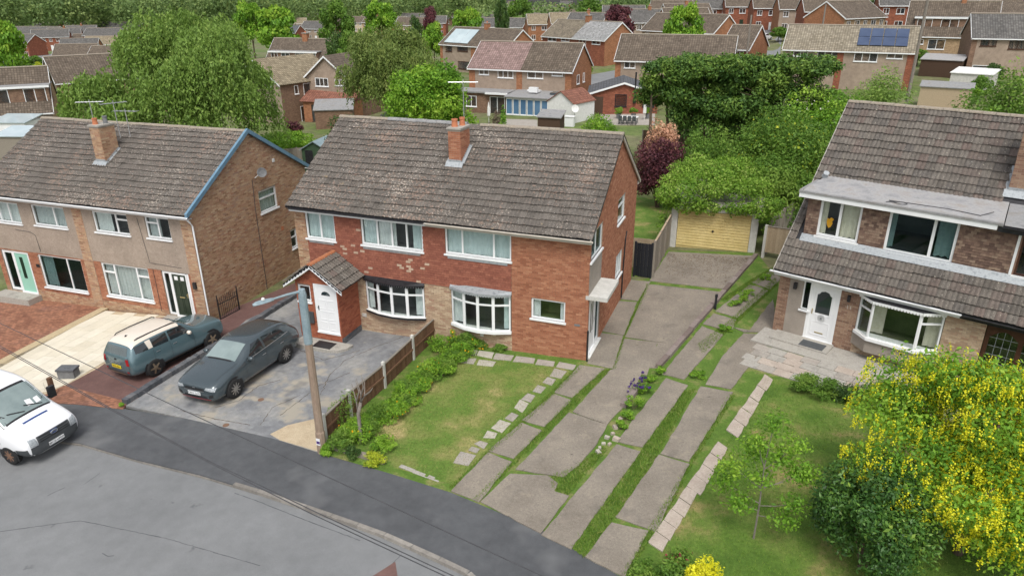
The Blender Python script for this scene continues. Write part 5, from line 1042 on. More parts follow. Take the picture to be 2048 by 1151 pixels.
# cypress row with flat clipped top and bare lower trunks
for i, (px, pw, py, dd, lab) in enumerate([(1378, 3.2, 118, 58, 'flat topped cypress with bare trunks at the left end of the row'), (1465, 3.6, 113, 58, 'flat topped dark cypress in the middle of the row'), (1560, 3.4, 112, 57, 'flat topped cypress at the right end of the row beside the bushes')]):
    b, h = by_top(px, py, dd); r = np.random.default_rng(30+i); t = thing('cypress_tree', lab, 'tree', b, 0, 'cypress row')
    C = np.array([(r.uniform(-pw, pw), r.uniform(-2., 2.), r.uniform(h*.5, h*.94)) for _ in range(64)]); C[:26, 2] = h*.93; C = C[(np.abs(C[:, 0]) > 0) | True]
    if i == 0: C[:, 2] = np.where(C[:, 2] < h*.62, h*.62+.3*(C[:, 2]-h*.5), C[:, 2])
    else: C = np.concatenate([C, np.array([(r.uniform(-pw, pw), r.uniform(-1.8, 1.8), r.uniform(h*.1, h*.55)) for _ in range(34)])])
    Rb = np.stack([r.uniform(.7, 1.25, len(C)), r.uniform(.6, 1., len(C)), r.uniform(.45, .85, len(C))], 1)
    link('crown', leafmesh('crown', C, Rb, 44000, .24, 'leaf_cypress', r, up=.55, asp=.45, out=.5, shell=.3), t)
    mb = MB()
    for k in range(6):
        x = -pw*.65+pw*1.3*k/5+r.normal(0, .25); y = r.normal(0, .5); mb.tube([(x, y, -.1), (x+r.normal(0, .15), y, h*.35), (x+r.normal(0, .4), y, h*.85)], [.17, .13, .05], 6)
        for _ in range(4): z = r.uniform(.3, .7)*h; mb.tube([(x, y, z), (x+r.normal(0, 1.), y-r.random()*1.2, z+.5)], [.04, .012], 4)
    mb.build('trunk', 'bark', t)
def bush_px(name, label, px, py, dist, rx, h, m, nl, leaf, seed, ry=None, cat='bush', kw=None, flowers=None, nb=20, group=None):
    b, hh = by_top(px, py, dist) if dist > 10 else by_h(px, py, dist); H = hh if h is None else h
    return shrub(name, label, cat, b, (rx, ry or rx*.9, H*.55), m, nl, leaf, nb, seed, group, kw, flowers, z0=H*.46, rb=(.26, .46))
bush_px('acer_shrub', 'dark purple acer with fine leaves beside the garage and gable', 1326, 268, 46, 1.9, None, 'leaf_purple', 15000, .15, 41, nb=30)
bush_px('hawthorn_bush', 'large rounded bright green bush beside the chalet roof', 1585, 205, 45, 3.3, None, 'leaf_mid', 26000, .16, 42, flowers=('leaf_yellowgreen', 900, .12), nb=40)
bush_px('leafy_bush', 'dense green bush between the climber covered garage and the chalet', 1560, 300, 42, 2.4, None, 'leaf_mid', 14000, .14, 43, nb=28)
bush_px('leafy_bush', 'upright young green shrub between purple acer and the large bush', 1425, 235, 46, 2.0, None, 'leaf_mid', 9000, .14, 44, nb=22)
bush_px('leafy_bush', 'green bush over the right end of the cypress row behind the chalet ridge', 1655, 165, 55, 3.0, None, 'leaf_bright', 16000, .17, 45, nb=30, flowers=('flower_white', 260, .12))
bush_px('holly_bush', 'pale grey green bush in front of the solar panel house', 1765, 128, 62, 2.9, None, 'leaf_willow', 15000, .16, 46, nb=28)
bush_px('leafy_bush', 'bright green bush at the right edge above the chalet ridge', 2020, 135, 52, 2.6, None, 'leaf_mid', 12000, .16, 47, nb=26)
bush_px('leafy_bush', 'lower bright bush right of the chalet ridge by the fence', 1990, 195, 46, 1.6, None, 'leaf_bright', 7000, .13, 48)
bush_px('pink_pieris', 'pale pink leaved shrub beneath the cypress trunks', 1325, 232, 52, 1.5, None, 'leaf_pink', 4500, .16, 49)
bush_px('leafy_bush', 'dark green bush behind the orange brick house left of the maple', 690, 215, 55, 1.8, None, 'leaf_dark', 7000, .15, 50)
bush_px('leafy_bush', 'yellow green garden bush beside the green shed', 592, 262, 2.4, 2.8, None, 'leaf_bright', 11000, .15, 51)
bush_px('leafy_bush', 'low rounded garden bush behind the blue verge', 540, 262, 2.2, 3.0, None, 'leaf_mid', 9000, .15, 52)
bush_px('red_shrub', 'small red leaved shrub in the garden behind the blue verge', 585, 240, 1.7, 1.1, None, 'leaf_purple', 2500, .14, 53)
bush_px('conifer_bush', 'bright yellow green conifer bush behind the chimney of the brown house', 215, 208, 58, 1.6, None, 'leaf_bright', 6000, .15, 54)
bush_px('leafy_bush', 'bright green bush in front of the brick garden room', 1195, 222, 56, 1.7, None, 'leaf_bright', 6000, .15, 55)
bush_px('rust_shrub', 'brown leaved shrub beside the white sunroom path', 990, 216, 57, .85, None, 'bark', 2600, .14, 57)
bush_px('leafy_bush', 'tall narrow green climber beside the white patio doors', 1005, 200, 60, .7, None, 'leaf_bright', 2500, .13, 58)
bush_px('forsythia_bush', 'small yellow flowering shrub behind the orange brick ridge', 965, 246, 50, .6, None, 'flower_yellow', 900, .1, 59)
for i, px in enumerate((1238, 1268, 1297)):
    b, h = by_h(px, 213, 1.35); t = thing('potted_bush', ['clipped variegated ball bush in a pot nearest the black flue', 'clipped variegated ball bush in the middle above the garden table', 'clipped variegated ball bush beside the closed parasol'][i], 'potted plant', (b[0], b[1], b[2]), 0, 'potted ball bushes')
    r = np.random.default_rng(60+i); C, Rb = blobs(r, 8, (.5, .5, .45), (0, 0, h-.45), (.4, .6)); link('foliage', leafmesh('foliage', C, Rb, 1500, .1, 'leaf_climber', r), t); MB().lathe([(.2, 0), (.3, h-.8), (.25, h-.8)], 10).build('pot', 'grey_box', t)
# climber over the garage roof
r = np.random.default_rng(70); t = thing('climbing_plant', 'bright green climber mounded over the garage roof and hanging over its door', 'climbing plant', (3.25, 14.3, gz), 0)
C = []; Rb = []
for _ in range(95):
    x = r.uniform(-2.9, 2.9); y = r.uniform(-.35, 5.3); z = 2.7+1.05*(1-(x/3.2)**2)*min(1, .45+y/4)+r.normal(0, .12); C.append((x, y, z)); Rb.append(r.uniform(.45, .8, 3)*np.array((1, 1, .75)))
for _ in range(34):
    x = r.uniform(-2.95, 3.1); C.append((x, -.3+r.normal(0, .1), 2.45+r.normal(0, .12))); Rb.append((.42, .3, .3))
for x, z in ((-2.5, 2.1), (-2.7, 1.8), (-2.6, 1.5), (-2.75, 1.1), (-2.6, .6), (2.6, 2.1), (2.85, 1.9), (2.4, 2.15), (-1.35, 2.05), (.9, 2.1), (2.75, 1.5)): C.append((x, -.25, z)); Rb.append((.3, .2, .32) if abs(x) > 2 else (.12, .08, .16))
link('foliage', leafmesh('foliage', np.array(C), np.array(Rb), 30000, .13, 'leaf_climber', r, up=.4), t)
mb = MB(); mb.tube([(-2.5, -.25, 0), (-2.55, -.2, 1.2), (-2.4, -.1, 2.4), (-.5, .6, 2.7)], [.06, .05, .04, .02], 6); mb.build('stem', 'bark', t)
# front garden plants
LB = T(1935, 1120); LBh = 5.0
r = np.random.default_rng(80); b = np.array(T(1915, 1105)); t = thing('laburnum_tree', 'laburnum covered in hanging yellow flower chains at the lower right', 'tree', b, 0)
C, Rb = blobs(r, 60, (3.35, 2.8, 2.4), (.15, .35, 2.8), (.2, .34), -.85)
link('crown', leafmesh('crown', C, Rb, 52000, .095, 'leaf_bright', r, up=.5, shell=.35), t)
P = []; A = []; tn = []
for k in range(3900):
    j = r.integers(len(C)); d = r.normal(size=3); d[2] = abs(d[2])*.5-.1; d /= np.linalg.norm(d); p = C[j]+d*Rb[j]*r.uniform(.9, 1.08); L = r.uniform(.18, .42); sw = r.normal(0, .12, 2); ct = r.normal(.5, .2)
    for q in range(17):
        f = q/17; a = r.random()*6.28; w_ = .035*(1-f*.75)+.006; P.append(p+np.array((sw[0]*f*L+w_*math.cos(a), sw[1]*f*L+w_*math.sin(a), -L*f))); A.append((math.cos(a), math.sin(a), -.5)); tn.append(ct+r.normal(0, .12))
P = np.array(P); A = np.array(A); A /= np.linalg.norm(A, axis=1, keepdims=True); n = len(P); Bv = np.cross(A, r.normal(size=(n, 3))); Bv /= np.linalg.norm(Bv, axis=1, keepdims=True); s = r.uniform(.026, .046, (n, 1))
V = np.stack([P-A*s*.5, P+Bv*s*.55, P+A*s*.7, P-Bv*s*.55], 1).reshape(-1, 3)
link('flower_chains', npmesh('flower_chains', V, np.arange(4*n, dtype=np.int32).reshape(-1, 4), 'flower_yellow', np.clip(tn, 0, 1)), t)
mb = MB(); limb_tree(mb, .11, 3.6, C[:16], r); mb.build('trunk', 'bark', t, smooth=True)
b = np.array(T(1735, 1150)); shrub('laurel_bush', 'dark glossy laurel bush below the laburnum at the lower right', 'bush', b+np.array((-.1, .3, 0)), (1.45, 1.4, 1.75), 'leaf_laurel', 24000, .10, 34, 81, None, dict(asp=.4, up=.6, shell=.4), rb=(.28, .42))
b = np.array(T(1507, 1076)); r = np.random.default_rng(82); t = thing('sapling', 'young thin fruit tree with sparse leaves in the middle of the corner lawn', 'tree', b, 0)
tips = [(-.25, 0, 2.9), (.05, .1, 3.45), (.55, .1, 2.9), (.75, .2, 2.1), (-.75, 0, 2.1), (-.9, .1, 1.5), (-.45, -.2, 1.2), (.8, -.1, 1.4), (.62, -.2, 1.0), (.3, .1, 2.5), (-.35, .3, 2.4), (-.1, 0, 1.9), (.95, .2, 2.15)]
C = np.array(tips); link('crown', leafmesh('crown', C, np.array([(.44, .4, .34)]*len(C)), 4600, .085, 'leaf_bright', r, shell=.1, asp=.5), t)
mb = MB(); mb.tube([(0, 0, -.1), (.01, 0, 1), (-.02, 0, 2.2), (.04, .05, 3.4)], [.028, .024, .017, .005], 6)
for q in tips: z = max(.7, q[2]*.75); mb.tube([(0, 0, z), (q[0]*.5, q[1]*.5, z+(q[2]-z)*.4), q], [.014, .01, .003], 4)
mb.build('trunk', 'bark_grey', t)
for px, py, rx, h, m, lab, n, sd in [(1632, 788, .85, .75, 'leaf_mid', 'rounded fine leaved green shrub beside the flagged path', 6000, 83), (1712, 808, .8, .65, 'leaf_dark', 'low dark grey green shrub between the rounded shrub and laburnum', 4500, 84), (1768, 806, .75, .95, 'leaf_willow', 'grey green lavender shrub under the bay window', 4500, 85)]:
    b = T(px, py); shrub('garden_shrub', lab, 'shrub', b, (rx, rx*.8, h*.6), m, n, .075, 18, sd, None, dict(asp=.4, up=.6, shell=.3), z0=h*.4)
b = T(1408, 1185); shrub('golden_shrub', 'bright golden yellow shrub at the bottom edge of the lawn', 'shrub', b, (.42, .4, .55), 'flower_yellow', 2600, .055, 14, 86, None, dict(up=.6))
for i, (px, py, rx, h) in enumerate([(1290, 1150, .35, .35), (1330, 1160, .4, .4), (1355, 1125, .3, .45), (1275, 1165, .4, .3), (1375, 1165, .45, .4)]):
    shrub('garden_plant', 'leafy border plant at the bottom corner of the lawn, '+['nearest the drive', 'second from the drive', 'with dark red flowers', 'at the pavement edge', 'beside the golden shrub'][i], 'plant', T(px, py), (rx, rx, h*.6), 'leaf_mid', 900, .07, 8, 90+i, 'border plants by the lawn corner', dict(up=.6), flowers=('flower_red', 40, .05) if i == 2 else None)
# border along the front fence
rr = np.random.default_rng(100); A0, A1 = np.array(T(905, 690)), np.array(T(668, 888))
for i in range(26):
    f = i/25; p = A0+(A1-A0)*f+np.array((.35+rr.uniform(-.05, .55)*(.4 if f > .75 else 1), rr.normal(0, .1), 0)); p[2] = float(hgt(p[0], p[1])); H = rr.uniform(.35, .75)
    shrub('border_plant', 'leafy plant in the border by the low fence, %s from the house end' % ORD[i], 'plant', p, (rr.uniform(.42, .62), rr.uniform(.4, .55), H*.6), ['leaf_bright', 'leaf_mid', 'leaf_bright'][i % 3], 1900, .085, 12, 110+i, 'plants in the border by the fence', dict(asp=.28, up=.5, droop=-.6), flowers=('flower_orange', 26, .05) if i % 3 == 0 else None, z0=H*.45)
for i, (px, py, rx, h, m, lab) in enumerate([(690, 850, .55, 1.3, 'leaf_mid', 'tall leafy shrub at the street end of the low fence behind the lamp post'), (655, 908, .22, .4, 'leaf_bright', 'small weed growing at the foot of the lamp post'), (708, 915, .3, .4, 'leaf_dark', 'grey green weed tuft against the low kerb by the pavement'), (745, 925, .4, .3, 'leaf_yellowgreen', 'yellow green weed patch spreading over the pavement edge'), (770, 895, .5, .45, 'leaf_bright', 'bright green weed clump beside the dead trunk'), (880, 705, .5, .9, 'leaf_bright', 'tall grassy clump at the house end of the fence'), (908, 690, .3, .7, 'leaf_bright', 'orange flowering clump below the bow window'), (960, 695, .35, .35, 'leaf_mid', 'small flowering tuft against the wall below the right bow window'), (1000, 700, .35, .25, 'leaf_mid', 'low green tuft at the wall beside the brick pier')]):
    shrub('weed_clump', lab, 'plant', T(px, py), (rx, rx*.85, h*.6), m, 1500, .08, 10, 140+i, None, dict(asp=.3, up=.5), flowers=('flower_orange', 36, .06) if i in (6, 7) else None, z0=h*.42)
for i, (px, py, rx, h) in enumerate([(1300, 765, .3, .35), (1288, 785, .28, .4), (1268, 818, .35, .5), (1255, 838, .25, .35), (1242, 858, .22, .3), (1318, 748, .25, .3), (1395, 755, .35, .25), (1450, 662, .3, .3), (1500, 590, .35, .35), (1470, 612, .4, .3), (1485, 600, .4, .4), (1530, 560, .3, .3), (246, 812, .12, .16)]):
    shrub('weed_clump', ['green weeds at the top end of the purple flowers', 'green weeds just below the purple flowers', 'large weed clump beside the short edging blocks', 'weeds below the short edging blocks', 'small weeds beside the rubble stones', 'weeds at the end of the long block edging', 'weed clump in the joint in the middle of the right hand drive', 'weeds in the joint level with the chalet door', 'weeds beside the edging furthest but one from the road', 'weeds below the black drive post', 'bushy weeds just above the black drive post', 'weeds nearest the garage in the grass strip', 'tiny weed at the end of the low brick wall'][i], 'plant', T(px, py), (rx, rx*.8, h*.6), 'leaf_bright', 700, .06, 7, 160+i, 'weeds along the drive edging', dict(up=.6))
b = T(1272, 785); t = thing('iris_plant', 'clump of purple flowers growing at the drive edging', 'plant', b, 0); r = np.random.default_rng(180); C = np.array([(r.normal(0, .18), r.normal(.05, .3), r.uniform(.25, .5)) for _ in range(22)])
link('flowers', leafmesh('flowers', C, np.full((22, 3), .05), 260, .06, 'flower_purple', r, shell=.3, asp=.9), t); mb = MB()
for q in C: mb.tube([(q[0]*.5, q[1]*.7, -.02), tuple(q)], [.006, .004], 4)
mb.build('stems', 'leaf_mid', t)
# dead trunk in the border
b = T(722, 886); t = MB(); t.tube([(0, 0, -.1), (.0, .02, .5), (-.02, .05, 1.1), (.08, .1, 1.5)], [.085, .065, .06, .05], 7)
for q in [[(-.02, .05, 1.1), (-.08, .1, 1.5), (-.2, .12, 2.1)], [(.08, .1, 1.5), (.1, .12, 1.8), (.0, .1, 2.35)], [(.08, .1, 1.5), (.22, .12, 1.75), (.3, .1, 2.3)], [(.1, .12, 1.75), (.16, .2, 2.0), (.14, .2, 2.45)], [(-.08, .1, 1.5), (-.02, .2, 1.8), (-.1, .2, 2.2)], [(.22, .12, 1.75), (.4, .2, 1.9), (.5, .2, 2.05)]]: t.tube(q, [.035, .022, .008], 5)
setp(t.build('dead_sapling', 'bark_grey', None, True, loc=tuple(b)), 'leafless dead sapling standing in the border by the fence', 'tree')
# ------------------------------------------------------------------ houses beyond
def far_window(parent, P, u0, u1, v0, v1, n=2, fm='white_pvc', pane='pane_far', fw=.07):
    mb = MB(); panes = frame_geo(mb, P, u0, u1, v0, v1, ((1, None),)*n, fw, -.03, .04); mb.obox(P, u0-.06, u1+.06, v0-.08, v0, -.03, .09)
    w = mb.build('window', fm, parent); pm = MB()
    for q in panes: pm.obox(P, *q, -.02, .0)
    pm.build('pane', pane, w); return w
def small_window(parent, P, u0, u1, v0, v1, n=2, fw=.07):
    mb = MB(); panes = frame_geo(mb, P, u0, u1, v0, v1, ((1, None),)*n, fw, -.03, .04); mb.obox(P, u0-.06, u1+.06, v0-.08, v0, -.03, .09)
    for q in panes: mb.obox(P, *q, -.02, .0, m=1)
    return mb.build('window', ['white_pvc', 'pane_far'], parent)
USED = []
def slab4(mb, a, b, c, d, th=.1):
    a, b, c, d = (np.array(v, float) for v in (a, b, c, d)); n = np.cross(b-a, d-a); n = n/np.linalg.norm(n)*th
    mb.add([a, b, c, d, a-n, b-n, c-n, d-n], [(0, 1, 2, 3), (7, 6, 5, 4), (0, 4, 5, 1), (1, 5, 6, 2), (2, 6, 7, 3), (3, 7, 4, 0)]); return mb
def far_house(label, L, Rp=None, he=5., depth=8.2, rise=2.8, wall='fw_pebble', roof='fr_brown', wins=(), chim=(), roof2=None, split=.5, yaw=None, W=None, side='fw_orange', gable=False, dorm=None, auto=False, name='house', group=None, fascia='white_pvc', piers=(), gw=(), low=None, hip=False):
    PL = T(*L, he)
    if Rp is not None:
        PR = T(*Rp, he); d = PR-PL; yw = math.atan2(d[1], d[0]) if yaw is None else yaw; W = W or float(np.hypot(d[0], d[1]))
    else: yw = yaw or 0.
    o = thing(name, label, 'house', (PL[0], PL[1], PL[2]-he), yw, group); F = front(); ov = .3; USED.append((PL[0]+W*.5*math.cos(yw), PL[1]+W*.5*math.sin(yw), W))
    nrm = (-math.sin(yw), math.cos(yw), 0)
    def loc(px, py, off=0):
        q = Vp(px, py, PL+np.array(nrm)*off, nrm)-PL; return q[0]*math.cos(yw)+q[1]*math.sin(yw), q[2]+he
    wl = MB(); sd = MB()
    if gable:
        wl.add([(0, 0, -1), (W, 0, -1), (W, 0, he), (W/2, 0, he+rise), (0, 0, he)], [(0, 1, 2, 3, 4)]); MB().add([(0, 0, -1), (0, depth, -1), (0, depth, he), (0, 0, he)], [(3, 2, 1, 0)]).build('side_wall', side, o); sd.add([(W, 0, -1), (W, depth, -1), (W, depth, he), (W, 0, he)], [(0, 1, 2, 3)])
        MB().add([(0, depth, -1), (W, depth, -1), (W, depth, he), (W/2, depth, he+rise), (0, depth, he)], [(4, 3, 2, 1, 0)]).build('rear_wall', wall, o)
        k = rise/(W/2); rf = MB(); z0 = he-ov*k+.09
        slab4(rf, (-ov, -ov, z0), (W/2, -ov, he+rise+.05), (W/2, depth, he+rise+.05), (-ov, depth, z0)); slab4(rf, (W/2, -ov, he+rise+.05), (W+ov, -ov, z0), (W+ov, depth, z0), (W/2, depth, he+rise+.05)); rf.build('roof', roof, o)
        bb = MB()
        for a, b in ((-ov, W/2), (W+ov, W/2)): bb.add([(a, -ov-.02, z0-.24), (b, -ov-.02, he+rise-.19), (b, -ov-.02, he+rise+.03), (a, -ov-.02, z0-.02)], [(0, 1, 2, 3)])
        bb.build('bargeboard', fascia, o)
    else:
        wl.add([(0, 0, -1), (W, 0, -1), (W, 0, he), (0, 0, he)], [(0, 1, 2, 3)]); MB().add([(0, depth, -1), (W, depth, -1), (W, depth, he), (0, depth, he)], [(3, 2, 1, 0)]).build('rear_wall', wall, o)
        for x in (0, W): MB().add([(x, 0, -1), (x, depth, -1), (x, depth, he+.15), (x, depth/2, he+rise+.15), (x, 0, he+.15)], [(0, 1, 2, 3, 4)]).build('gable_wall', side, o)
        k = rise/(depth/2); z0 = he+.05; hz = he+rise+ov*k+.05; hx = depth*.3 if hip else 0
        xs = [(-.15, W+.15, roof)] if not roof2 else [(-.15, W*split, roof), (W*split, W+.15, roof2)]
        for a, b, m in xs:
            rf = MB(); slab4(rf, (a, -ov, z0), (b, -ov, z0), (b-hx, depth/2, hz), (a+hx, depth/2, hz)); slab4(rf, (a+hx, depth/2, hz), (b-hx, depth/2, hz), (b, depth+ov, z0), (a, depth+ov, z0))
            if hip: rf.add([(a, -ov, z0), (a+hx, depth/2, hz), (a, depth+ov, z0)], [(0, 1, 2)]); rf.add([(b, -ov, z0), (b-hx, depth/2, hz), (b, depth+ov, z0)], [(0, 2, 1)])
            rf.build('roof', m, o)
        MB().tube([(-.15+hx, depth/2, hz), (W+.15-hx, depth/2, hz)], .12, 6).build('ridge', 'ridge', o)
        MB().box(-.12, W+.12, -ov-.06, -ov+.03, z0-.16, z0-.02).build('fascia', fascia, o)
        if not hip:
            for x in (-.19, W+.15):
                vb = MB()
                for y0, za, y1, zb in ((-ov, z0, depth/2, hz), (depth/2, hz, depth+ov, z0)): vb.add([(x, y0, za-.2), (x, y1, zb-.2), (x, y1, zb+.02), (x, y0, za+.02), (x+.04, y0, za-.2), (x+.04, y1, zb-.2), (x+.04, y1, zb+.02), (x+.04, y0, za+.02)], [(0, 1, 2, 3), (7, 6, 5, 4), (0, 4, 5, 1), (2, 6, 7, 3)])
                vb.build('verge', fascia, o)
    wl.build('wall', wall, o)
    if sd.v: sd.build('side_wall', side, o)
    for a, b in piers: MB().box(a*W, b*W, -.04, .1, -1, he-.02).build('brick_pier', side, o)
    for q in wins:
        (u0, v1), (u1, v0) = loc(q[0], q[1]), loc(q[2], q[3]); far_window(o, F, u0, u1, v0, v1, q[4] if len(q) > 4 else 2, q[5] if len(q) > 5 else 'white_pvc', q[6] if len(q) > 6 else 'pane_far')
    if auto:
        nw = max(2, int(W/2.6)); rows = ([(3.5, 4.6)] if he > 3.5 else [])+[(.9, 2.2)]
        for v0, v1 in rows:
            for i in range(nw):
                c = W*(i+.5)/nw; w_ = .75 if i % 2 else .55
                if v0 < 2 and i == nw//2: MB().obox(F, c-.45, c+.45, 0, 2.05, -.02, .05).build('door', random.choice(['white_pvc', 'door_brown', 'door_green']), o)
                else: small_window(o, F, c-w_, c+w_, v0, v1, 2)
    for sd_, y0, y1, v0, v1 in gw: far_window(o, sideR(W) if sd_ > 0 else sideL(0), y0, y1, v0, v1, 1)
    for f, yy, s in chim:
        x = W*f; c = MB().box(x-.35*s, x+.35*s, yy-.35*s, yy+.35*s, he+.5, he+rise+.9*s).build('chimney', 'fw_orange', o); MB().box(x-.42*s, x+.42*s, yy-.42*s, yy+.42*s, he+rise+.9*s, he+rise+.97*s).build('chimney_cap', 'concrete', c)
        MB().lathe([(.12, 0), (.1, .3), (.08, .3)], 8, c=(x, yy, he+rise+.97*s)).build('chimney_pot', 'terracotta', c)
    if dorm:     # (x0,x1,z0,z1,y, windows in x fractions)
        x0, x1, z0d, z1d, yd, ws = dorm; db = MB().box(x0, x1, yd, depth/2, z0d, z1d).build('dormer', 'fw_brown', o); MB().box(x0-.2, x1+.2, yd-.25, depth/2, z1d, z1d+.14).build('dormer_roof', 'felt', db); MB().box(x0-.2, x1+.2, yd-.28, yd-.251, z1d-.14, z1d+.1).build('fascia', 'white_pvc', db)
        for a, b in ws: far_window(db, front(yd), x0+(x1-x0)*a, x0+(x1-x0)*b, z0d+.35, z1d-.2, 2)
    o['_w'] = W; del o['_w']
    return o, W, loc
def z3(*q): return tuple(760+v/4.795 if i % 2 == 0 else v/4.795 for i, v in enumerate(q))
def z4(*q): return tuple(1140+v/4.795 if i % 2 == 0 else v/4.795 for i, v in enumerate(q))
def z5(*q): return tuple(1520+v/3.879 if i % 2 == 0 else v/3.879 for i, v in enumerate(q))
def z2(*q): return tuple(380+v/4.795 if i % 2 == 0 else v/4.795 for i, v in enumerate(q))
def z1(*q): return tuple(v/4.795 for v in q)
o, W, loc = far_house('pebbledash pair with one new pink roof half and one old brown half', (938, 137), (1144, 137), roof='fr_pink', roof2='fr_brown', split=.52, piers=((0, .06), (.475, .53), (.94, 1.0)), chim=(),
    wins=[(*z3(950, 658, 1045, 718), 2), (*z3(1130, 660, 1278, 750), 3), (*z3(1415, 668, 1565, 755), 2), (*z3(1650, 670, 1752, 730), 1)], gw=[(1, 2., 3., 3.4, 4.5), (1, 4.5, 5.2, 3.4, 4.5)])
# its rear extensions: flat roofs, patio doors, blue sunroom
ex = MB().box(-.6, W*.46, -3.0, -.02, -.8, 2.5).build('extension', 'fw_brown', o); MB().box(-.8, W*.48, -3.3, -.0, 2.5, 2.68).build('extension_roof', 'felt', ex)
for u0, u1, v0, v1, n in ((.3, 2.4, .8, 2.1, 3), (4.2, 6.2, 0, 2.15, 2)): far_window(ex, front(-3.0), u0, u1, v0, v1, n)
MB().box(3.8, 6.7, -3.6, -3.31, 2.45, 2.66).build('awning_box', 'white_pvc', ex)
sr = MB().box(W*.5, W*.96, -4.2, -.02, -.8, .35).box(W*.5, W*.96, -4.2, -.02, 2.2, 2.45).build('sunroom', 'white_pvc', o); rf = MB(); slab4(rf, (W*.49, -4.5, 2.46), (W*.97, -4.5, 2.46), (W*.97, 0, 2.75), (W*.49, 0, 2.75)); rf.build('sunroom_roof', 'felt', sr)
for i in range(7):
    u0 = W*.5+i*W*.46/7; far_window(sr, front(-4.2), u0+.05, u0+W*.46/7-.03, .36, 2.2, 1, pane='pane_blue')
MB().box(W*.86, W*.96, -2.4, -1.0, 2.6, 2.85).build('roof_light', 'pane_far', sr); MB().box(W*.66, W*.74, -2.3, -1.8, 2.75, 3.35).build('air_conditioner', 'white_pvc', sr); MB().box(W*.62, W*.74, -1.5, -.9, 2.75, 2.95).build('roof_hatch', 'white_pvc', sr)
o, W, loc = far_house('pebbledash house with a large pale solar thermal panel beside its chimney', (880, 89), (1014, 90), roof='fr_brown', chim=((.5, 4.1, 1.2),), piers=((0, .04), (.48, .55)), wins=[(*z3(630, 436, 692, 497), 2, 'door_brown'), (*z3(742, 436, 842, 497), 3, 'door_brown'), (*z3(748, 585, 862, 670), 2, 'door_brown')])
sl = 2.8/4.1
pn = MB(); slab4(pn, (W*.06, .1, 5+.1*sl+.42), (W*.42, .1, 5+.1*sl+.42), (W*.42, 3.4, 5+3.4*sl+.42), (W*.06, 3.4, 5+3.4*sl+.42), .06); pn.build('solar_panel', 'panel_thermal', o)
for i in (1, 2): q = MB(); x = W*.06+W*.12*i; slab4(q, (x-.03, .1, 5+.1*sl+.44), (x+.03, .1, 5+.1*sl+.44), (x+.03, 3.4, 5+3.4*sl+.44), (x-.03, 3.4, 5+3.4*sl+.44), .03); q.build('panel_frame', 'steel', o)
far_house('red tile hung pair with half lichen and half silver grey roof', (1085, 73), (1210, 75), roof='fr_lichen', roof2='fr_silver', split=.5, wall='fw_red', chim=((.5, 4.1, 1.3),), wins=[(*z3(1612, 358, 1690, 400), 2), (*z3(1740, 358, 1815, 400), 2), (*z4(88, 370, 152, 432), 2), (*z4(213, 372, 290, 430), 2), (*z4(135, 530, 185, 600), 2)])
far_house('long pebbledash house behind the flue with brown chequered roof', (1231, 121.5), (1466, 119), roof='fr_brown', wins=[(*z4(522, 592, 625, 655), 2), (*z4(735, 600, 800, 690), 1)], piers=((0, .05),), chim=())
far_house('brown roofed house between the long house and the terraces with white fascia', (1284, 61), (1428, 61), roof='fr_brown', wall='fw_buff', chim=((.47, 4.1, 1.),), auto=True)
far_house('brown tiled extension house with small white dormer beside the far road', (1442, 98), (1498, 99), roof='fr_brown', wall='fw_red', wins=[(*z4(1562, 490, 1660, 548), 3)])
o, W, loc = far_house('pebbledash house with pale roof carrying eight blue solar panels', (1567, 99.5), (1832, 99.5), roof='fr_pale', side='fw_red', piers=((.43, .48), (.95, 1.)), wins=[(*z5(262, 398, 368, 440), 2), (*z5(450, 398, 605, 480), 3), (*z5(738, 398, 905, 482), 3), (*z5(992, 396, 1105, 458), 2)])
sl = 2.8/4.1
for i in range(4):
    for j in range(2):
        pn = MB(); x0 = W*(.565+.094*i); x1 = x0+W*.088; y0 = .55+1.45*j; y1 = y0+1.38; slab4(pn, (x0, y0, 5+y0*sl+.46), (x1, y0, 5+y0*sl+.46), (x1, y1, 5+y1*sl+.46), (x0, y1, 5+y1*sl+.46), .05); pn.build('solar_panel', 'panel_pv', o)
far_house('tall house at the far right edge with blank brown brick gable', (1945, 77), None, W=13, yaw=-.02, roof='fr_grey', side='fw_brown', wins=[(*z5(1718, 305, 1830, 360), 2, 'door_brown'), (*z5(1940, 310, 2060, 385), 2, 'door_brown'), (*z5(1650, 505, 1760, 560), 1)], piers=((0, .05),))
far_house('brown chalet with white dormer windows behind the telegraph pole', (1808, 73), (1990, 78), he=2.7, rise=5., depth=10, roof='fr_brown', wall='fw_buff', side='fw_red', wins=[(*z5(1200, 305, 1265, 345), 1), (*z5(1310, 305, 1425, 385), 2)], dorm=(1.2, 9.5, 3.6, 5.6, 1.2, ((.04, .3), (.45, .75))), chim=((.6, 5., 1.),))
bo, W, loc = far_house('brick garden room with dark gabled roof and tall black flue', (1180, 186), (1317, 183), he=2.5, rise=1.25, depth=7., gable=True, wall='fw_red', side='fw_red', roof='fr_slate', wins=[(*z4(433, 905, 540, 1022), 1, 'black_trim'), (*z4(700, 905, 806, 1025), 1, 'black_trim')])
MB().tube([(W*.66, -.25, 1.5), (W*.66, -.25, 4.9)], .1, 8).box(W*.66-.16, W*.66+.16, -.25, 0, 1.4, 1.8).build('flue', 'black_trim', bo); MB().box(.15, W*.2, -.03, .05, -.5, 2.1).build('door_recess', 'wood_dark', bo)
far_house('pebbledash gable fronted house with red tiled lean to and patio doors', (609, 155), (699, 155), rise=2.6, depth=9, gable=True, roof='fr_brown', wall='fw_pebble', side='fw_brown', wins=[(*z2(1198, 745, 1330, 832), 3), (*z2(1388, 762, 1478, 824), 2)])
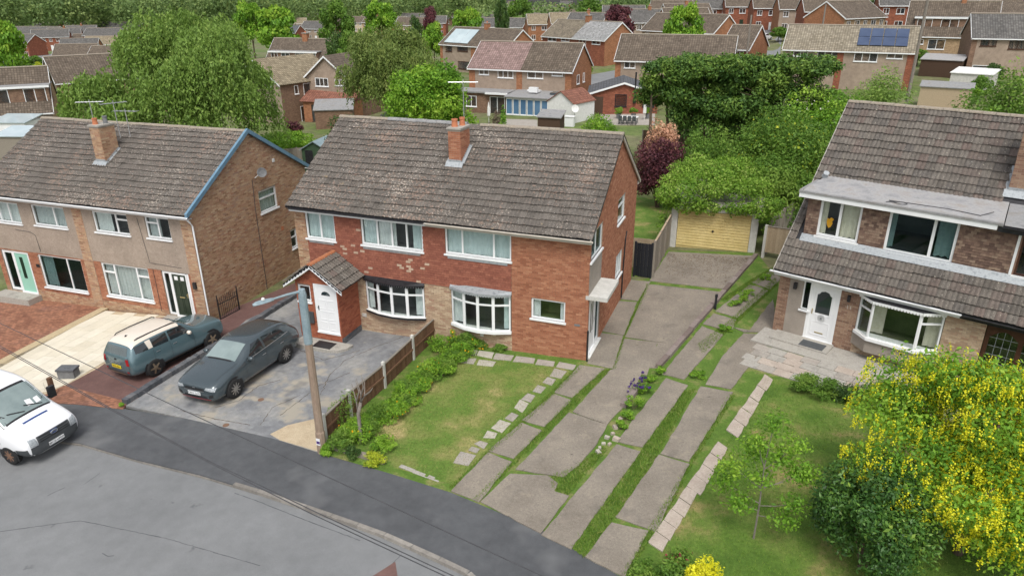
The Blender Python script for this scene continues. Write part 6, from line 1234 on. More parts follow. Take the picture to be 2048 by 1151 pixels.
q = far_house('gable fronted house beside the large willow with tan roof and brown flank', (470, 159), (559, 163), rise=2.6, depth=9, gable=True, roof='fr_tan', wall='fw_pebble', side='fw_brown', wins=[(*z2(690, 782, 782, 840), 2)], gw=[(1, 2., 2.6, 3.6, 4.6), (1, 3.4, 4.5, 3.4, 4.7), (1, 2.6, 3.5, .1, 2.1)])
for lab, (L, Rp), m, he in (('low red tiled lean to in front of the gable fronted house', ((603, 202), (702, 202)), 'fr_red', 2.5), ('low dark tiled lean to beside the large willow', ((520, 205), (552, 207)), 'fr_brown', 2.4)):
    PL, PR = T(*L, he), T(*Rp, he); W = np.linalg.norm((PR-PL)[:2]); yw = math.atan2(*(PR-PL)[:2][::-1]); t = thing('lean_to', lab, 'extension', (PL[0], PL[1], PL[2]-he), yw); MB().box(.1, W-.1, .1, 3, -.8, he).build('wall', 'fw_orange', t); rf = MB(); slab4(rf, (-.2, -.2, he), (W+.2, -.2, he), (W+.2, 3, he+1.4), (-.2, 3, he+1.4)); rf.build('roof', m, t); far_window(t, front(.1), W*.18, W*.62, .1, 2.1, 2, 'wood_dark')
far_house('brown chalet with white dormers and tall chimney behind the gable fronted houses', (527, 135), (650, 133), he=2.7, rise=4.6, depth=9.5, roof='fr_brown', wall='fw_red', side='fw_red', dorm=(1., 11., 3.4, 5.5, 1., ((.03, .17), (.25, .43), (.55, .74), (.83, .98))), chim=((.52, 4.7, 1.4),))
far_house('brown chalet at the left edge with two white dormer windows', (-60, 236), (104, 222), he=2.6, rise=4.6, depth=9.5, roof='fr_brown', wall='fw_pebble', side='fw_buff', dorm=(-2, 8.2, 3.4, 5.6, 1., ((.36, .6), (.75, .97))))
far_house('brown roofed house with buff brick gable beside the smaller willow', (112, 168), None, W=13, yaw=1.05, roof='fr_brown', wall='fw_buff', side='fw_buff', gw=[(-1, 3., 4., 3.4, 4.6)])
# rows further off: (label, left eave pixel, width, yaw, eave height, wall, roof, chimney?)
FAR = [('red brick terrace house at the far left edge beside the road', (-20, 86), 16, .12, 5, 'fw_red', 'fr_grey'), ('red brick gabled terrace behind the left edge houses', (62, 76), 13, .75, 5, 'fw_red', 'fr_grey'), ('red brick terrace end right of the left edge houses', (95, 72), 12, .75, 5, 'fw_red', 'fr_grey'),
  ('long grey roofed terrace before the far wood', (100, 56), 52, .10, 5, 'fw_red', 'fr_grey'), ('long grey roofed terrace at far left before the wood', (20, 58), 26, .10, 5, 'fw_red', 'fr_grey'), ('red gabled terrace end below the long grey roof', (165, 72), 16, .3, 5, 'fw_red', 'fr_grey'), ('brown bungalow with white flat dormer left of the large willow', (105, 112), 11, .55, 2.8, 'fw_red', 'fr_brown'), ('brown roofed bungalow directly left of the large willow', (172, 118), 12, .35, 2.8, 'fw_cream', 'fr_brown'), ('grey bungalow in the cluster left of the willow', (118, 96), 12, .6, 2.8, 'fw_buff', 'fr_grey'), ('pale brown bungalow in the cluster left of the willow', (165, 90), 12, .45, 2.8, 'fw_buff', 'fr_tan'), ('brown bungalow behind the cluster left of the willow', (140, 84), 12, .4, 2.8, 'fw_red', 'fr_brown'),
  ('slate roofed house with rooflights right of the large willow', (523, 66), 15, .05, 4, 'fw_brown', 'fr_slate'), ('pale roofed house with white windows above the chalet chimney', (600, 58), 14, .05, 4.6, 'fw_pebble', 'fr_grey'), ('grey roofed house above the brown chalet gable', (640, 42), 13, .03, 4.6, 'fw_cream', 'fr_grey'), ('brown roofed house between birch and far trees', (696, 46), 16, .03, 4.6, 'fw_cream', 'fr_brown'),
  ('grey roofed house with red panels behind the birch crown', (800, 38), 17, .02, 4.6, 'fw_red', 'fr_grey'), ('buff brick house at the top left of centre', (868, 16), 15, .03, 5, 'fw_buff', 'fr_brown'), ('pale brick house at the top beside the round green tree', (925, 12), 12, .03, 5, 'fw_buff', 'fr_brown'), ('dark roofed house behind the solar thermal panel house', (938, 54), 19, .0, 4.6, 'fw_brown', 'fr_grey'), ('brown house below the top centre row with white window', (892, 36), 8, .05, 4, 'fw_brown', 'fr_brown'),
  ('grey roofed house left of the dark conifer at top centre', (978, 20), 14, -.02, 5, 'fw_buff', 'fr_grey'), ('chalet with wide white dormer at top centre', (1054, 22), 9, -.05, 5, 'fw_cream', 'fr_brown'), ('red brick gabled house at top centre', (1085, 20), 17, .35, 5, 'fw_red', 'fr_grey'), ('red brick house with porch left of the copper tree', (1145, 22), 15, .45, 5, 'fw_red', 'fr_grey'), ('brown hipped bungalow right of the copper tree', (1228, 52), 15, .55, 3., 'fw_red', 'fr_tan'), ('pale flat roofed house above the copper tree', (1200, 6), 14, -.05, 5, 'fw_pebble', 'fr_grey'), ('brown house with tall windows at the top right of the copper tree', (1262, 10), 13, -.1, 5, 'fw_buff', 'fr_brown'), ('dark brown roofed house beyond the white van', (1315, 14), 14, -.12, 5, 'fw_brown', 'fr_brown'),
  ('first red brick terrace house of the top right row', (1395, 18), 8.2, .2, 5, 'fw_red', 'fr_grey'), ('second red brick terrace house of the top right row', (1452, 14), 8.2, .2, 5, 'fw_red', 'fr_brown'), ('third red brick terrace house of the top right row', (1508, 17), 8.2, .2, 5, 'fw_red', 'fr_brown'), ('fourth red brick terrace house of the top right row', (1560, 19), 8.2, .2, 5, 'fw_pebble', 'fr_brown'), ('fifth terrace house before the brown gable', (1610, 24), 8.2, .2, 5, 'fw_red', 'fr_brown'), ('house with long blank brown brick gable behind the solar panel house', (1690, 38), 13, .95, 5, 'fw_buff', 'fr_brown'), ('red house at the top right corner behind the chalet with dormers', (1895, 14), 15, -.05, 5, 'fw_orange', 'fr_grey'), ('cream house at the top right corner edge', (1985, 16), 14, -.05, 5, 'fw_orange', 'fr_brown'), ('house roof at the very top between terraces and telegraph pole', (1760, 12), 13, .05, 5, 'fw_red', 'fr_grey')]
FAR += [('red brick house beside the large bright tree at top left', (500, 50), 14, .1, 5, 'fw_red', 'fr_grey'), ('brown roofed house below the far wood left of the birch top', (592, 38), 13, .05, 5, 'fw_buff', 'fr_brown'), ('grey roofed house just below the wood above the chalet', (640, 26), 15, .03, 5, 'fw_buff', 'fr_grey'), ('pale house below the wood between two bright trees', (705, 22), 15, .0, 5, 'fw_cream', 'fr_grey'), ('brown roofed house under the wood above the birch', (770, 18), 14, .05, 5, 'fw_red', 'fr_brown'), ('grey roofed house under the wood at top centre left', (820, 12), 14, .0, 5, 'fw_buff', 'fr_grey'), ('orange gabled house at the top behind the dark conifer', (1015, 8), 15, .2, 5, 'fw_red', 'fr_brown'), ('small red house between top centre and copper tree', (1120, 8), 13, .1, 5, 'fw_red', 'fr_grey'), ('red terrace on the left edge behind the round tree', (15, 68), 22, .25, 5, 'fw_red', 'fr_grey'), ('red terrace end left of the long grey roof', (130, 66), 12, .6, 5, 'fw_red', 'fr_grey')]
for lab, L, W, yw, he, wall, roof in FAR:
    far_house(lab, L, None, he=he, depth=8., rise=2.6, wall=wall, side='fw_red' if wall in ('fw_red', 'fw_brown') else 'fw_orange', roof=roof, yaw=yw, W=W, auto=True, chim=((.5, 4., 1.),) if len(lab) % 3 == 0 else (), group='houses in the distance')
kk = 0
for px in range(455, 2060, 38):
    for py in (6, 19, 33, 47):
        P = T(px+random.uniform(-12, 12), py+random.uniform(-4, 4), 5.)
        if P[1] < 95 or P[1] > 330 or kk >= 56 or 1340 < px < 1740: continue
        if any(math.hypot(P[0]+6-a, P[1]-b) < 9.5+w_*.42 for a, b, w_ in USED): continue
        wl_, rf_ = random.choice([('fw_red', 'fr_grey'), ('fw_red', 'fr_brown'), ('fw_buff', 'fr_brown'), ('fw_pebble', 'fr_grey'), ('fw_pebble', 'fr_brown'), ('fw_orange', 'fr_tan')])
        q = P; pp_ = (px, py); yw = random.choice([.0, .1, .45, -.1, .3]); d_ = q-CAM; xx, yy_ = CX+FPX*(d_@_r)/(d_@_f), CY-FPX*(d_@_u)/(d_@_f)
        far_house('%s house with %s roof in the far rows, %s from the left' % ({'fw_red': 'red brick', 'fw_buff': 'buff brick', 'fw_pebble': 'pebbledash', 'fw_orange': 'orange brick'}[wl_], {'fr_grey': 'grey', 'fr_brown': 'brown', 'fr_tan': 'tan'}[rf_], ORD[kk]), (xx, yy_), None, depth=7.5, rise=2.5, wall=wl_, side='fw_red' if wl_ == 'fw_red' else 'fw_orange', roof=rf_, yaw=yw, W=random.uniform(9.5, 13.5), auto=True, group='houses in the distance', chim=((.5, 3.75, 1.),) if kk % 3 == 0 else ()); kk += 1
print('extra houses', kk)
# ------------------------------------------------------------------ sheds and outbuildings
def shed(name, label, px, py, dist, w, d, h, yaw, wall, roof, rise=.6, cat='shed', flat=False, door=None):
    b, hh = by_h(px, py, h+rise); t = thing(name, label, cat, b, yaw)
    MB().box(-w/2, w/2, 0, d, -.3, h).build('wall', wall, t)
    rf = MB()
    if flat: slab4(rf, (-w/2-.15, -.15, h), (w/2+.15, -.15, h), (w/2+.15, d+.15, h+rise), (-w/2-.15, d+.15, h+rise), .09)
    else:
        MB().add([(-w/2, 0, h), (w/2, 0, h), (0, 0, h+rise), (-w/2, d, h), (w/2, d, h), (0, d, h+rise)], [(0, 1, 2), (5, 4, 3)]).build('gable', wall, t)
        slab4(rf, (-w/2-.15, -.15, h-.06), (0, -.15, h+rise), (0, d+.15, h+rise), (-w/2-.15, d+.15, h-.06), .06); slab4(rf, (0, -.15, h+rise), (w/2+.15, -.15, h-.06), (w/2+.15, d+.15, h-.06), (0, d+.15, h+rise), .06)
    rf.build('roof', roof, t)
    if door: MB().box(-w/2+door[0], -w/2+door[1], -.03, .0, 0, door[2]).build('door', door[3], t)
    return t
shed('garden_shed', 'dark green garden shed with pale green roof behind the blue verge', 626, 282, 50, 2.3, 2.6, 1.9, .15, 'shed_green', 'lamp_blue', .7, door=(.3, 1.0, 1.8, 'black_trim'))
shed('flat_roofed_outbuilding', 'grey flat felt roof just behind the orange brick house ridge', 832, 228, 46, 7.4, 4.4, 2.4, .1, 'fw_brown', 'felt', .25, 'outbuilding', True)
shed('garden_shed', 'grey felt roofed timber shed just behind the orange brick ridge', 1098, 225, 50, 2.3, 1.9, 1.9, .05, 'wood_dark', 'felt', .45, flat=True)
shed('gabled_outbuilding', 'white gabled outbuilding with rusty red corrugated roof', 1122, 182, 57, 3.6, 4., 2.2, -.35, 'white_dull', 'fr_red', 1.2, 'outbuilding')
shed('timber_shed', 'timber shed with grey felt roof above the chalet ridge', 1895, 168, 60, 5., 2.6, 2.2, -.2, 'wood_pale', 'felt', .35, flat=True)
shed('carport', 'open carport with pale sloping roof beside the blank brown gable', 1885, 112, 78, 5., 4., 2.3, -.3, 'wood_dark', 'felt_pale', .5, 'carport', True)
shed('concrete_garage', 'pale concrete garage with flat white roof at the right edge', 1945, 142, 68, 4.5, 5., 2.2, -.35, 'concrete_pale', 'white_dull', .3, 'garage', True)
shed('grey_awning_shed', 'grey sheet roofed shelter in the garden behind the orange ridge at left', 665, 205, 56, 4.2, 3., 2.1, .5, 'fw_brown', 'felt', .8, 'shelter', True)
shed('conservatory', 'white framed conservatory at the left edge behind the brown house', 12, 236, 60, 4., 3., 2.2, .3, 'white_pvc', 'panel_thermal', .5, 'conservatory', True)
shed('glass_roof_shelter', 'pale glass roofed shelter left of the brown house ridge', 28, 262, 52, 4.6, 3., 2.2, .3, 'wood_grey', 'panel_thermal', .5, 'shelter', True)
b, h = by_h(1140, 232, 1.1); setp(MB().box(-.5, .5, -.3, .3, 0, h-.1).box(-.55, .55, -.35, .35, h-.1, h).build('storage_box', 'white_pvc', None, loc=tuple(b)), 'white storage box beside the grey roofed shed', 'box')
for lab, a, c, dist, h, m in [('weathered fence along the side of the gable fronted house', (545, 225), (620, 205), 64, 1.8, 'wood_grey'), ('grey fence behind the gardens left of the maple', (505, 245), (560, 240), 60, 1.8, 'wood_grey'), ('timber fence between the white patio doors and blue sunroom', (1012, 205), (1020, 240), 58, 1.8, 'wood_pale'), ('low fence sloping behind the orange chimney', (925, 255), (1000, 212), 55, 1.5, 'wood_grey'), ('tall grey fence panels beside the open carport', (1850, 130), (1905, 145), 74, 1.9, 'wood_grey'), ('fence at the right edge behind the chalet ridge', (1960, 195), (2048, 200), 58, 1.8, 'wood_grey'), ('dark fence beside the brick garden room', (1155, 190), (1180, 200), 62, 2., 'wood_dark'), ('long dark garden fence behind the cypress row', (1290, 200), (1420, 200), 64, 1.9, 'wood_dark'), ('dark fence below the willow in the rear garden', (270, 240), (480, 262), 52, 1.7, 'wood_grey')]:
    p, _ = at_dist(*a, dist); q, _ = at_dist(*c, dist+(2 if 'slop' in lab else 0)); board_fence('garden_fence', lab, p, q, h, m, max(6, int(np.linalg.norm((q-p)[:2])/.3)), posts=3, rail=False)
# rear garden lawns
sheet('rear_lawn', [(-1.2, 9.2), (1., 9.4), (1.0, 24), (-12, 24), (-12, 9.2)], 'lawn', .02); sheet('rear_patio', TP([(1005, 262), (1075, 262), (1075, 240), (1005, 238)]), 'slab_light', .02); sheet('garden_terrace', TP([(1200, 250), (1310, 250), (1310, 222), (1200, 220)]), 'slab_light', .02)
sheet('rear_road', TP([(1165, 175), (1180, 150), (1235, 140), (1235, 165), (1200, 185)]), 'tarmac_road', .02); sheet('far_road', TP([(1470, 112), (1560, 112), (1565, 60), (1540, 48), (1500, 70)]), 'tarmac_road', .03); sheet('far_left_road', TP([(-20, 140), (30, 130), (120, 108), (-20, 112)]), 'tarmac_road', .03)
# ------------------------------------------------------------------ far trees: four crowns made once, copied
PROT = []
for k, (m, zlo) in enumerate([('leaf_mid', -.6), ('leaf_bright', -.6), ('leaf_dark', -.8), ('leaf_purple', -.5), ('leaf_yellowgreen', -.6)]):
    r = np.random.default_rng(300+k); C, Rb = blobs(r, 34, (.5, .5, .45), (0, 0, .55), (.2, .36), zlo); cm = leafmesh('crown', C, Rb, 6500, .05, m, r, asp=.7); mb = MB(); limb_tree(mb, .03, .6, C[:6], r); PROT.append((cm, mb.mesh('trunk', 'bark')))
def far_tree(label, px, py, dist, width, kind, name='broadleaf_tree', hmin=0, group='trees among the far houses'):
    b, h = by_top(px, py, dist) if dist > 20 else by_h(px, py, dist); h = max(h, hmin, 2.); t = thing(name, label, 'tree', b, random.uniform(0, 6.28), group)
    c = link('crown', PROT[kind][0], t); q = link('trunk', PROT[kind][1], t)
    for o in (c, q): o.scale = (width, width, h)
    return t
FT = [('bright green round tree at the left edge by the far road', 2, 32, 175, 7, 1), ('large bright tree in front of the far wood right of the willow', 550, 6, 190, 11, 1), ('yellow green tree right of the willow top', 495, -4, 215, 9, 1), ('green tree at the top left of the birch', 665, -6, 200, 10, 0), ('pale green tree above the birch', 757, -3, 230, 10, 1), ('bright round tree at top centre beside the buff house', 935, 10, 165, 7.5, 1), ('dark conifer at top centre before the grey roofed house', 1003, -8, 190, 4, 2), ('copper leaved tree at top right of centre', 1237, 6, 150, 7, 3), ('small copper tree among the far roofs', 860, 10, 230, 5, 3), ('yellow willow like tree at the top right', 1372, 0, 125, 6.5, 1), ('small round tree beside the far white dormer', 865, 40, 150, 5, 1), ('green tree before the pebbledash chalet at centre left', 700, 55, 120, 5, 0), ('dark tree behind the brown chalet chimney', 675, 62, 130, 5, 2), ('small conifer by the road at the far left', 35, 118, 4.5, 3.5, 2), ('golden bush beside the road at the far left', 80, 122, 3.6, 4, 4), ('orange tinted tree left of the brick gable', 65, 110, 4, 4.5, 0), ('pale blossom tree beside the far road', 1560, 52, 3, 4, 0), ('green hedge tree by the red tile hung house', 1172, 128, 2.2, 2.4, 1), ('low tree before the far right chalet', 1840, 97, 2.5, 4, 0), ('tree at the top edge above the copper tree', 1180, -8, 260, 9, 0), ('tree at the top edge right of the dark conifer', 1040, -8, 280, 10, 0), ('tree behind the top right terraces', 1500, -14, 230, 14, 0), ('tree at the top edge between terraces and chalet', 1800, -12, 220, 13, 2), ('tree at the top right corner', 2040, -10, 210, 12, 0), ('dark tree among far roofs left of the solar thermal house', 830, 30, 170, 4, 2)]
for lab, px, py, dist, wd, k in FT: far_tree(lab, px, py, dist, wd, k)
# far woods: one mass
r = np.random.default_rng(400); C = []; Rb = []
for i in range(420):
    px = r.uniform(-120, 1000); dist = r.uniform(405, 560); b, h = by_top(px, 55, dist); H = r.uniform(14, 22); C.append((b[0], b[1], b[2]+H*.62)); w_ = r.uniform(4., 7.5); Rb.append((w_, w_, H*.42))
    for _ in range(2): C.append((b[0]+r.normal(0, 2.5), b[1]+r.normal(0, 2.5), b[2]+H*.85)); Rb.append((w_*.5, w_*.5, H*.2))
setp(link('far_wood', leafmesh('far_wood', np.array(C), np.array(Rb), 130000, 1.2, 'leaf_far_haze', r, asp=.7, cl_tone=.3)), 'broad green wood across the top left of the view', 'wood', kind='stuff')
C = []; Rb = []
for i in range(300):
    px = r.uniform(950, 2200); dist = r.uniform(270, 420); b, h = by_top(px, 30, dist); H = r.uniform(8, 13); C.append((b[0], b[1], b[2]+H*.5)); w_ = r.uniform(4, 7); Rb.append((w_, w_, H*.5))
setp(link('far_wood', leafmesh('far_wood', np.array(C), np.array(Rb), 42000, 1.1, 'leaf_far_haze', r, asp=.7, cl_tone=.3)), 'distant green tree belt behind the top right houses', 'wood', kind='stuff')
# scattered hedges and garden greenery between far houses
spots_ = sorted((float(r.uniform(-20, 2060)), float(r.uniform(68, 210))) for _ in range(60)); nb_ = 0
for px, dist in spots_:
    b, h = at_dist(px, 100, dist)
    if b[1] < 62: continue
    wd = r.uniform(2.5, 5); t = thing('garden_bush', 'green bush in the gardens between the far houses, %s from the left' % ORD[nb_], 'bush', b, r.random()*6, 'bushes between the far houses'); nb_ += 1
    c = link('foliage', PROT[int(r.choice([0, 0, 1, 2]))][0], t); c.scale = (wd, wd, r.uniform(1.6, 3.2)); c.location.z = -.3
# ------------------------------------------------------------------ vehicles
from mathutils.bvhtree import BVHTree
mat('car_glass', [(.045, .06, .06), (.07, .09, .09)], scale=1.2, rough=.03, spec=1., coat=1.)
mat('car_glass_dark', [(.012, .016, .018), (.022, .028, .03)], scale=1.2, rough=.04, spec=.8, coat=.6)
mat('screen_glass_sky', [(.16, .21, .205), (.24, .30, .29)], scale=1.6, rough=.03, spec=1., coat=1.)  # pale base colour stands in for sky reflected in the windscreen
def loft(st, sub=2, roof=None):
    V = []; F = []; n = None
    for s in st:
        x = s[0]; h = s[1]; ring = [(x, y, z) for y, z in h]+[(x, -y, z) for y, z in h[::-1] if y > 1e-6]
        n = len(ring); V += ring
    for i in range(len(st)-1): F += [(i*n+j, (i+1)*n+j, (i+1)*n+(j+1) % n, i*n+(j+1) % n) for j in range(n)]
    F += [tuple(range(n)), tuple(range((len(st)-1)*n, len(st)*n))[::-1]]
    me = bpy.data.meshes.new('body'); me.from_pydata(V, [], F); me.update()
    if roof:
        for f, p in zip(F, me.polygons):
            if len(f) == 4 and roof[0]*n <= min(f) < roof[1]*n and all(5 <= v % n <= 9 for v in f): p.material_index = 1
    o = bpy.data.objects.new('tmp', me); col.objects.link(o); md = o.modifiers.new('s', 'SUBSURF'); md.levels = sub; md.render_levels = sub
    dg = bpy.context.evaluated_depsgraph_get(); dg.update(); m2 = bpy.data.meshes.new_from_object(o.evaluated_get(dg)); bpy.data.objects.remove(o)
    m2.polygons.foreach_set('use_smooth', np.ones(len(m2.polygons), bool)); return m2
def half(zb, wb, ws, zs, wm, zm, wt, zt, wh, zh, wr, zr, zc): return [(0, zb), (wb, zb), (ws, zs), (wm, zm), (wt, zt), (wh, zh), (wr, zr), (0, zc)]
class Car:
    def __init__(s, name, label, cat, st, L, paint, group=None, roof=None):
        s.t = thing(name, label, cat, (0, 0, 0), 0, group); s.L = L
        st = [(L/2-x, h) for x, h in st]; me = loft(st, 2, roof)
        if roof:
            ids = np.zeros(len(me.polygons), np.int32); me.polygons.foreach_get('material_index', ids); co = [tuple(v.co) for v in me.vertices]
            for nm, k_, pm in (('body', 0, paint), ('roof_panel', 1, roof[2])):
                F_ = [tuple(p.vertices) for p in me.polygons if ids[p.index] == k_]; us = sorted({v for f in F_ for v in f}); mp = {v: i for i, v in enumerate(us)}
                link(nm, npmesh(nm, [co[v] for v in us], [tuple(mp[v] for v in f) for f in F_], pm, smooth=True, uv=False), s.t)
        else: me.materials.append(MATS[paint]); s.body = link('body', me, s.t)
        s.bvh = BVHTree.FromPolygons([v.co for v in me.vertices], [tuple(p.vertices) for p in me.polygons])
    def decal(s, name, quad, m, dr, off=.006, n=6, parent=None, both=False, th=True):
        outs = []
        for sg in ((1, -1) if both else (1,)):
            V = []; N = n
            for j in range(N+1):
                for i in range(N+1):
                    u, v = i/N, j/N; a = [(1-u)*(1-v)*quad[0][k]+u*(1-v)*quad[1][k]+u*v*quad[2][k]+(1-u)*v*quad[3][k] for k in (0, 1)]
                    if dr == 'side': o, d = Vector((s.L/2-a[0], 3*sg, a[1])), Vector((0, -sg, 0))
                    elif dr == 'front': o, d = Vector((5, a[0]*sg, a[1])), Vector((-1, 0, 0))
                    elif dr == 'rear': o, d = Vector((-5, a[0]*sg, a[1])), Vector((1, 0, 0))
                    else: o, d = Vector((s.L/2-a[0], a[1]*sg, 5)), Vector((0, 0, -1))
                    p, nn, ix, _ = s.bvh.ray_cast(o, d)
                    if p is None: p = o+d*(3-.85 if dr == 'side' else 4); nn = -d
                    if nn.dot(d) > 0: nn = -nn
                    V.append(p+nn*off)
            F = [(j*(N+1)+i, j*(N+1)+i+1, (j+1)*(N+1)+i+1, (j+1)*(N+1)+i) for j in range(N) for i in range(N)]
            me = npmesh(name, [tuple(v) for v in V], F, m, smooth=True, uv=False); outs.append(link(name, me, parent or s.t))
        return outs
    def wheels(s, xf, xr, track, rad, rim, spokes, sw=.05, width=.22):
        ty = MB(); w2 = width/2; ty.lathe([(rad*.66, -w2), (rad*.9, -w2), (rad*.985, -w2*.75), (rad, -w2*.4), (rad, w2*.4), (rad*.985, w2*.75), (rad*.9, w2), (rad*.66, w2)], 28, axis='y', cap=False); tm = ty.mesh('tyre', 'tyre', True)
        rm = MB(); rm.lathe([(rad*.68, w2*.9), (rad*.70, w2*1.0), (rad*.64, w2*.98), (rad*.60, w2*.5), (rad*.2, w2*.45)], 28, axis='y', m=1)
        for i in range(spokes):
            a = 2*math.pi*i/spokes; c_, s_ = math.cos(a), math.sin(a)
            q = [(r_*c_-b*s_, y, r_*s_+b*c_) for r_, b, y in ((.05, -sw, w2*1.0), (.05, sw, w2*1.0), (rad*.66, sw*.6, w2*.93), (rad*.66, -sw*.6, w2*.93), (.05, -sw, w2*.6), (.05, sw, w2*.6), (rad*.66, sw*.6, w2*.55), (rad*.66, -sw*.6, w2*.55))]
            rm.add(q, [(0, 1, 2, 3), (7, 6, 5, 4), (0, 4, 5, 1), (1, 5, 6, 2), (2, 6, 7, 3), (3, 7, 4, 0)])
        rm.lathe([(.075, w2*.5), (.07, w2*1.03), (.03, w2*1.05)], 14, axis='y'); rme = rm.mesh('rim', [rim, 'plastic_black'], False)
        ar = MB(); k = 22
        for a0, a1 in [(math.pi*(i/k*1.24-.12), math.pi*((i+1)/k*1.24-.12)) for i in range(k)]:
            R0, R1 = rad*.2, rad+.075; ar.add([(R0*math.cos(a0), 0, R0*math.sin(a0)), (R1*math.cos(a0), 0, R1*math.sin(a0)), (R1*math.cos(a1), 0, R1*math.sin(a1)), (R0*math.cos(a1), 0, R0*math.sin(a1))], [(0, 1, 2, 3)])
        am = ar.mesh('wheel_arch', 'plastic_black')
        for x in (xf, xr):
            for sg in (1, -1):
                p = s.bvh.ray_cast(Vector((s.L/2-x, 3*sg, rad*1.55)), Vector((0, -sg, 0)))[0]; yy = (p.y if p else sg*track/2)+sg*.004
                w = link('wheel', tm, s.t, (s.L/2-x, yy-sg*(width/2-.03), rad), (0, 0, 0 if sg > 0 else math.pi)); link('rim', rme, w)
                link('wheel_arch', am, s.t, (s.L/2-x, yy, rad))
    def place(s, pf, pr, side, wb, xf, track, scale=None):
        pf, pr = np.array(pf), np.array(pr); d = pf-pr; Lw = np.linalg.norm(d); X = d/Lw; nz = np.array((-.035, 0, 1.)); nz /= np.linalg.norm(nz); Y = np.cross(nz, X); Y /= np.linalg.norm(Y); Z = np.cross(X, Y)
        sc = scale or min(1.07, max(.97, Lw/wb)); mid = (pf+pr)/2-Y*side*track/2*sc; c = mid-X*(s.L/2-xf-wb/2)*sc
        s.t.matrix_world = Matrix.Translation(Vector(c+Z*.012)) @ Matrix(np.stack([X, Y, Z], 1).tolist()).to_4x4() @ Matrix.Scale(sc, 4)
        return s
def plate(car, txt, y, z, m, rear):
    x = None; p = car.bvh.ray_cast(Vector((-5 if rear else 5, y, z)), Vector((1 if rear else -1, 0, 0)))[0]; sg = -1 if rear else 1
    o = MB().box(-.008, .008, -.26, .26, -.057, .057).build('number_plate', m, car.t, loc=(p.x+sg*.02, y, z)); text(o, txt, (sg*.0095, 0, 0), (0, 1 if not rear else -1, 0), (0, 0, 1), .105, 'plastic_black')
def mirror(car, x, y, z, m):
    for sg in (1, -1): MB().lathe([(.0, -.1), (.06, -.09), (.085, -.02), (.08, .05), (.045, .09), (0, .095)], 10, axis='y').build('mirror', m, car.t, True, loc=(car.L/2-x, sg*(y+.09), z)); MB().box(-.03, .03, -.08, .08, -.07, -.02).build('mirror_arm', 'plastic_black', car.t, loc=(car.L/2-x, sg*(y+.03), z))

def seams(k, xs, z0, z1, lean=0):
    for x in xs: k.decal('door_seam', [(x, z0), (x+.010, z0), (x+.010+lean, z1), (x+lean, z1)], 'plastic_black', 'side', .004, both=True, n=6)
# low estate hatchback
def est(x): return x
KS = [(0., half(.26, .62, .72, .36, .76, .52, .72, .68, .58, .73, .32, .75, .76)), (.13, half(.2, .78, .86, .34, .88, .54, .82, .76, .66, .81, .36, .835, .845)), (.5, half(.18, .82, .90, .38, .925, .62, .87, .86, .70, .92, .38, .95, .96)), (.95, half(.18, .82, .905, .4, .93, .66, .89, .94, .73, 1.0, .4, 1.03, 1.04)),
      (1.28, half(.18, .82, .905, .4, .93, .66, .895, .975, .76, 1.04, .44, 1.07, 1.08)), (1.66, half(.18, .82, .905, .4, .93, .67, .895, 1.0, .76, 1.22, .55, 1.28, 1.30)), (2.08, half(.18, .82, .905, .4, .93, .68, .895, 1.01, .73, 1.40, .58, 1.465, 1.48)), (2.7, half(.18, .82, .905, .4, .93, .69, .895, 1.03, .72, 1.44, .57, 1.505, 1.52)),
      (3.3, half(.18, .82, .905, .4, .93, .70, .895, 1.05, .70, 1.43, .55, 1.49, 1.505)), (3.9, half(.18, .82, .905, .42, .93, .72, .89, 1.07, .67, 1.37, .51, 1.43, 1.445)), (4.22, half(.2, .80, .89, .44, .91, .74, .86, 1.06, .69, 1.22, .47, 1.27, 1.28)), (4.42, half(.24, .76, .86, .44, .88, .74, .82, .98, .67, 1.05, .40, 1.07, 1.08)), (4.52, half(.3, .6, .76, .44, .80, .66, .73, .88, .60, .94, .33, .96, .97))]
k = Car('parked_car', 'dark grey estate car with red lower trim parked on the cracked tarmac drive', 'car', KS, 4.52, 'paint_kia')
k.decal('windscreen', [(1.33, .64), (1.33, -.64), (2.03, -.56), (2.03, .56)], 'screen_glass_sky', 'top', n=10)
k.decal('side_window', [(1.74, 1.03), (2.52, 1.05), (2.52, 1.42), (2.10, 1.38)], 'car_glass_dark', 'side', both=True); k.decal('side_window', [(2.62, 1.05), (3.72, 1.10), (3.55, 1.34), (2.62, 1.42)], 'car_glass_dark', 'side', both=True); k.decal('rear_window', [(3.92, .48), (3.92, -.48), (4.24, -.54), (4.24, .54)], 'car_glass_dark', 'top')
k.decal('window_trim', [(1.66, 1.0), (3.85, 1.09), (3.85, 1.108), (1.66, 1.02)], 'steel', 'side', .009, both=True, n=14)
k.decal('headlight', [(.44, .66), (.80, .60), (.82, .72), (.50, .74)], 'lens_clear', 'front', both=True); k.decal('grille', [(-.42, .60), (.42, .60), (.38, .69), (-.38, .69)], 'plastic_black', 'front', n=10); k.decal('grille_surround', [(-.42, .585), (.42, .585), (.42, .60), (-.42, .60)], 'steel', 'front', .010, n=12)
k.decal('air_intake', [(-.5, .34), (.5, .34), (.44, .42), (-.44, .42)], 'plastic_black', 'front', n=10); k.decal('fog_lamp', [(.56, .36), (.74, .40), (.74, .50), (.60, .48)], 'plastic_black', 'front', both=True); k.decal('lower_trim', [(-.62, .285), (.62, .285), (.62, .315), (-.62, .315)], 'trim_red', 'front', .012, n=12); k.decal('sill_trim', [(1.45, .22), (3.2, .22), (3.2, .27), (1.45, .27)], 'trim_red', 'side', .012, both=True, n=10)
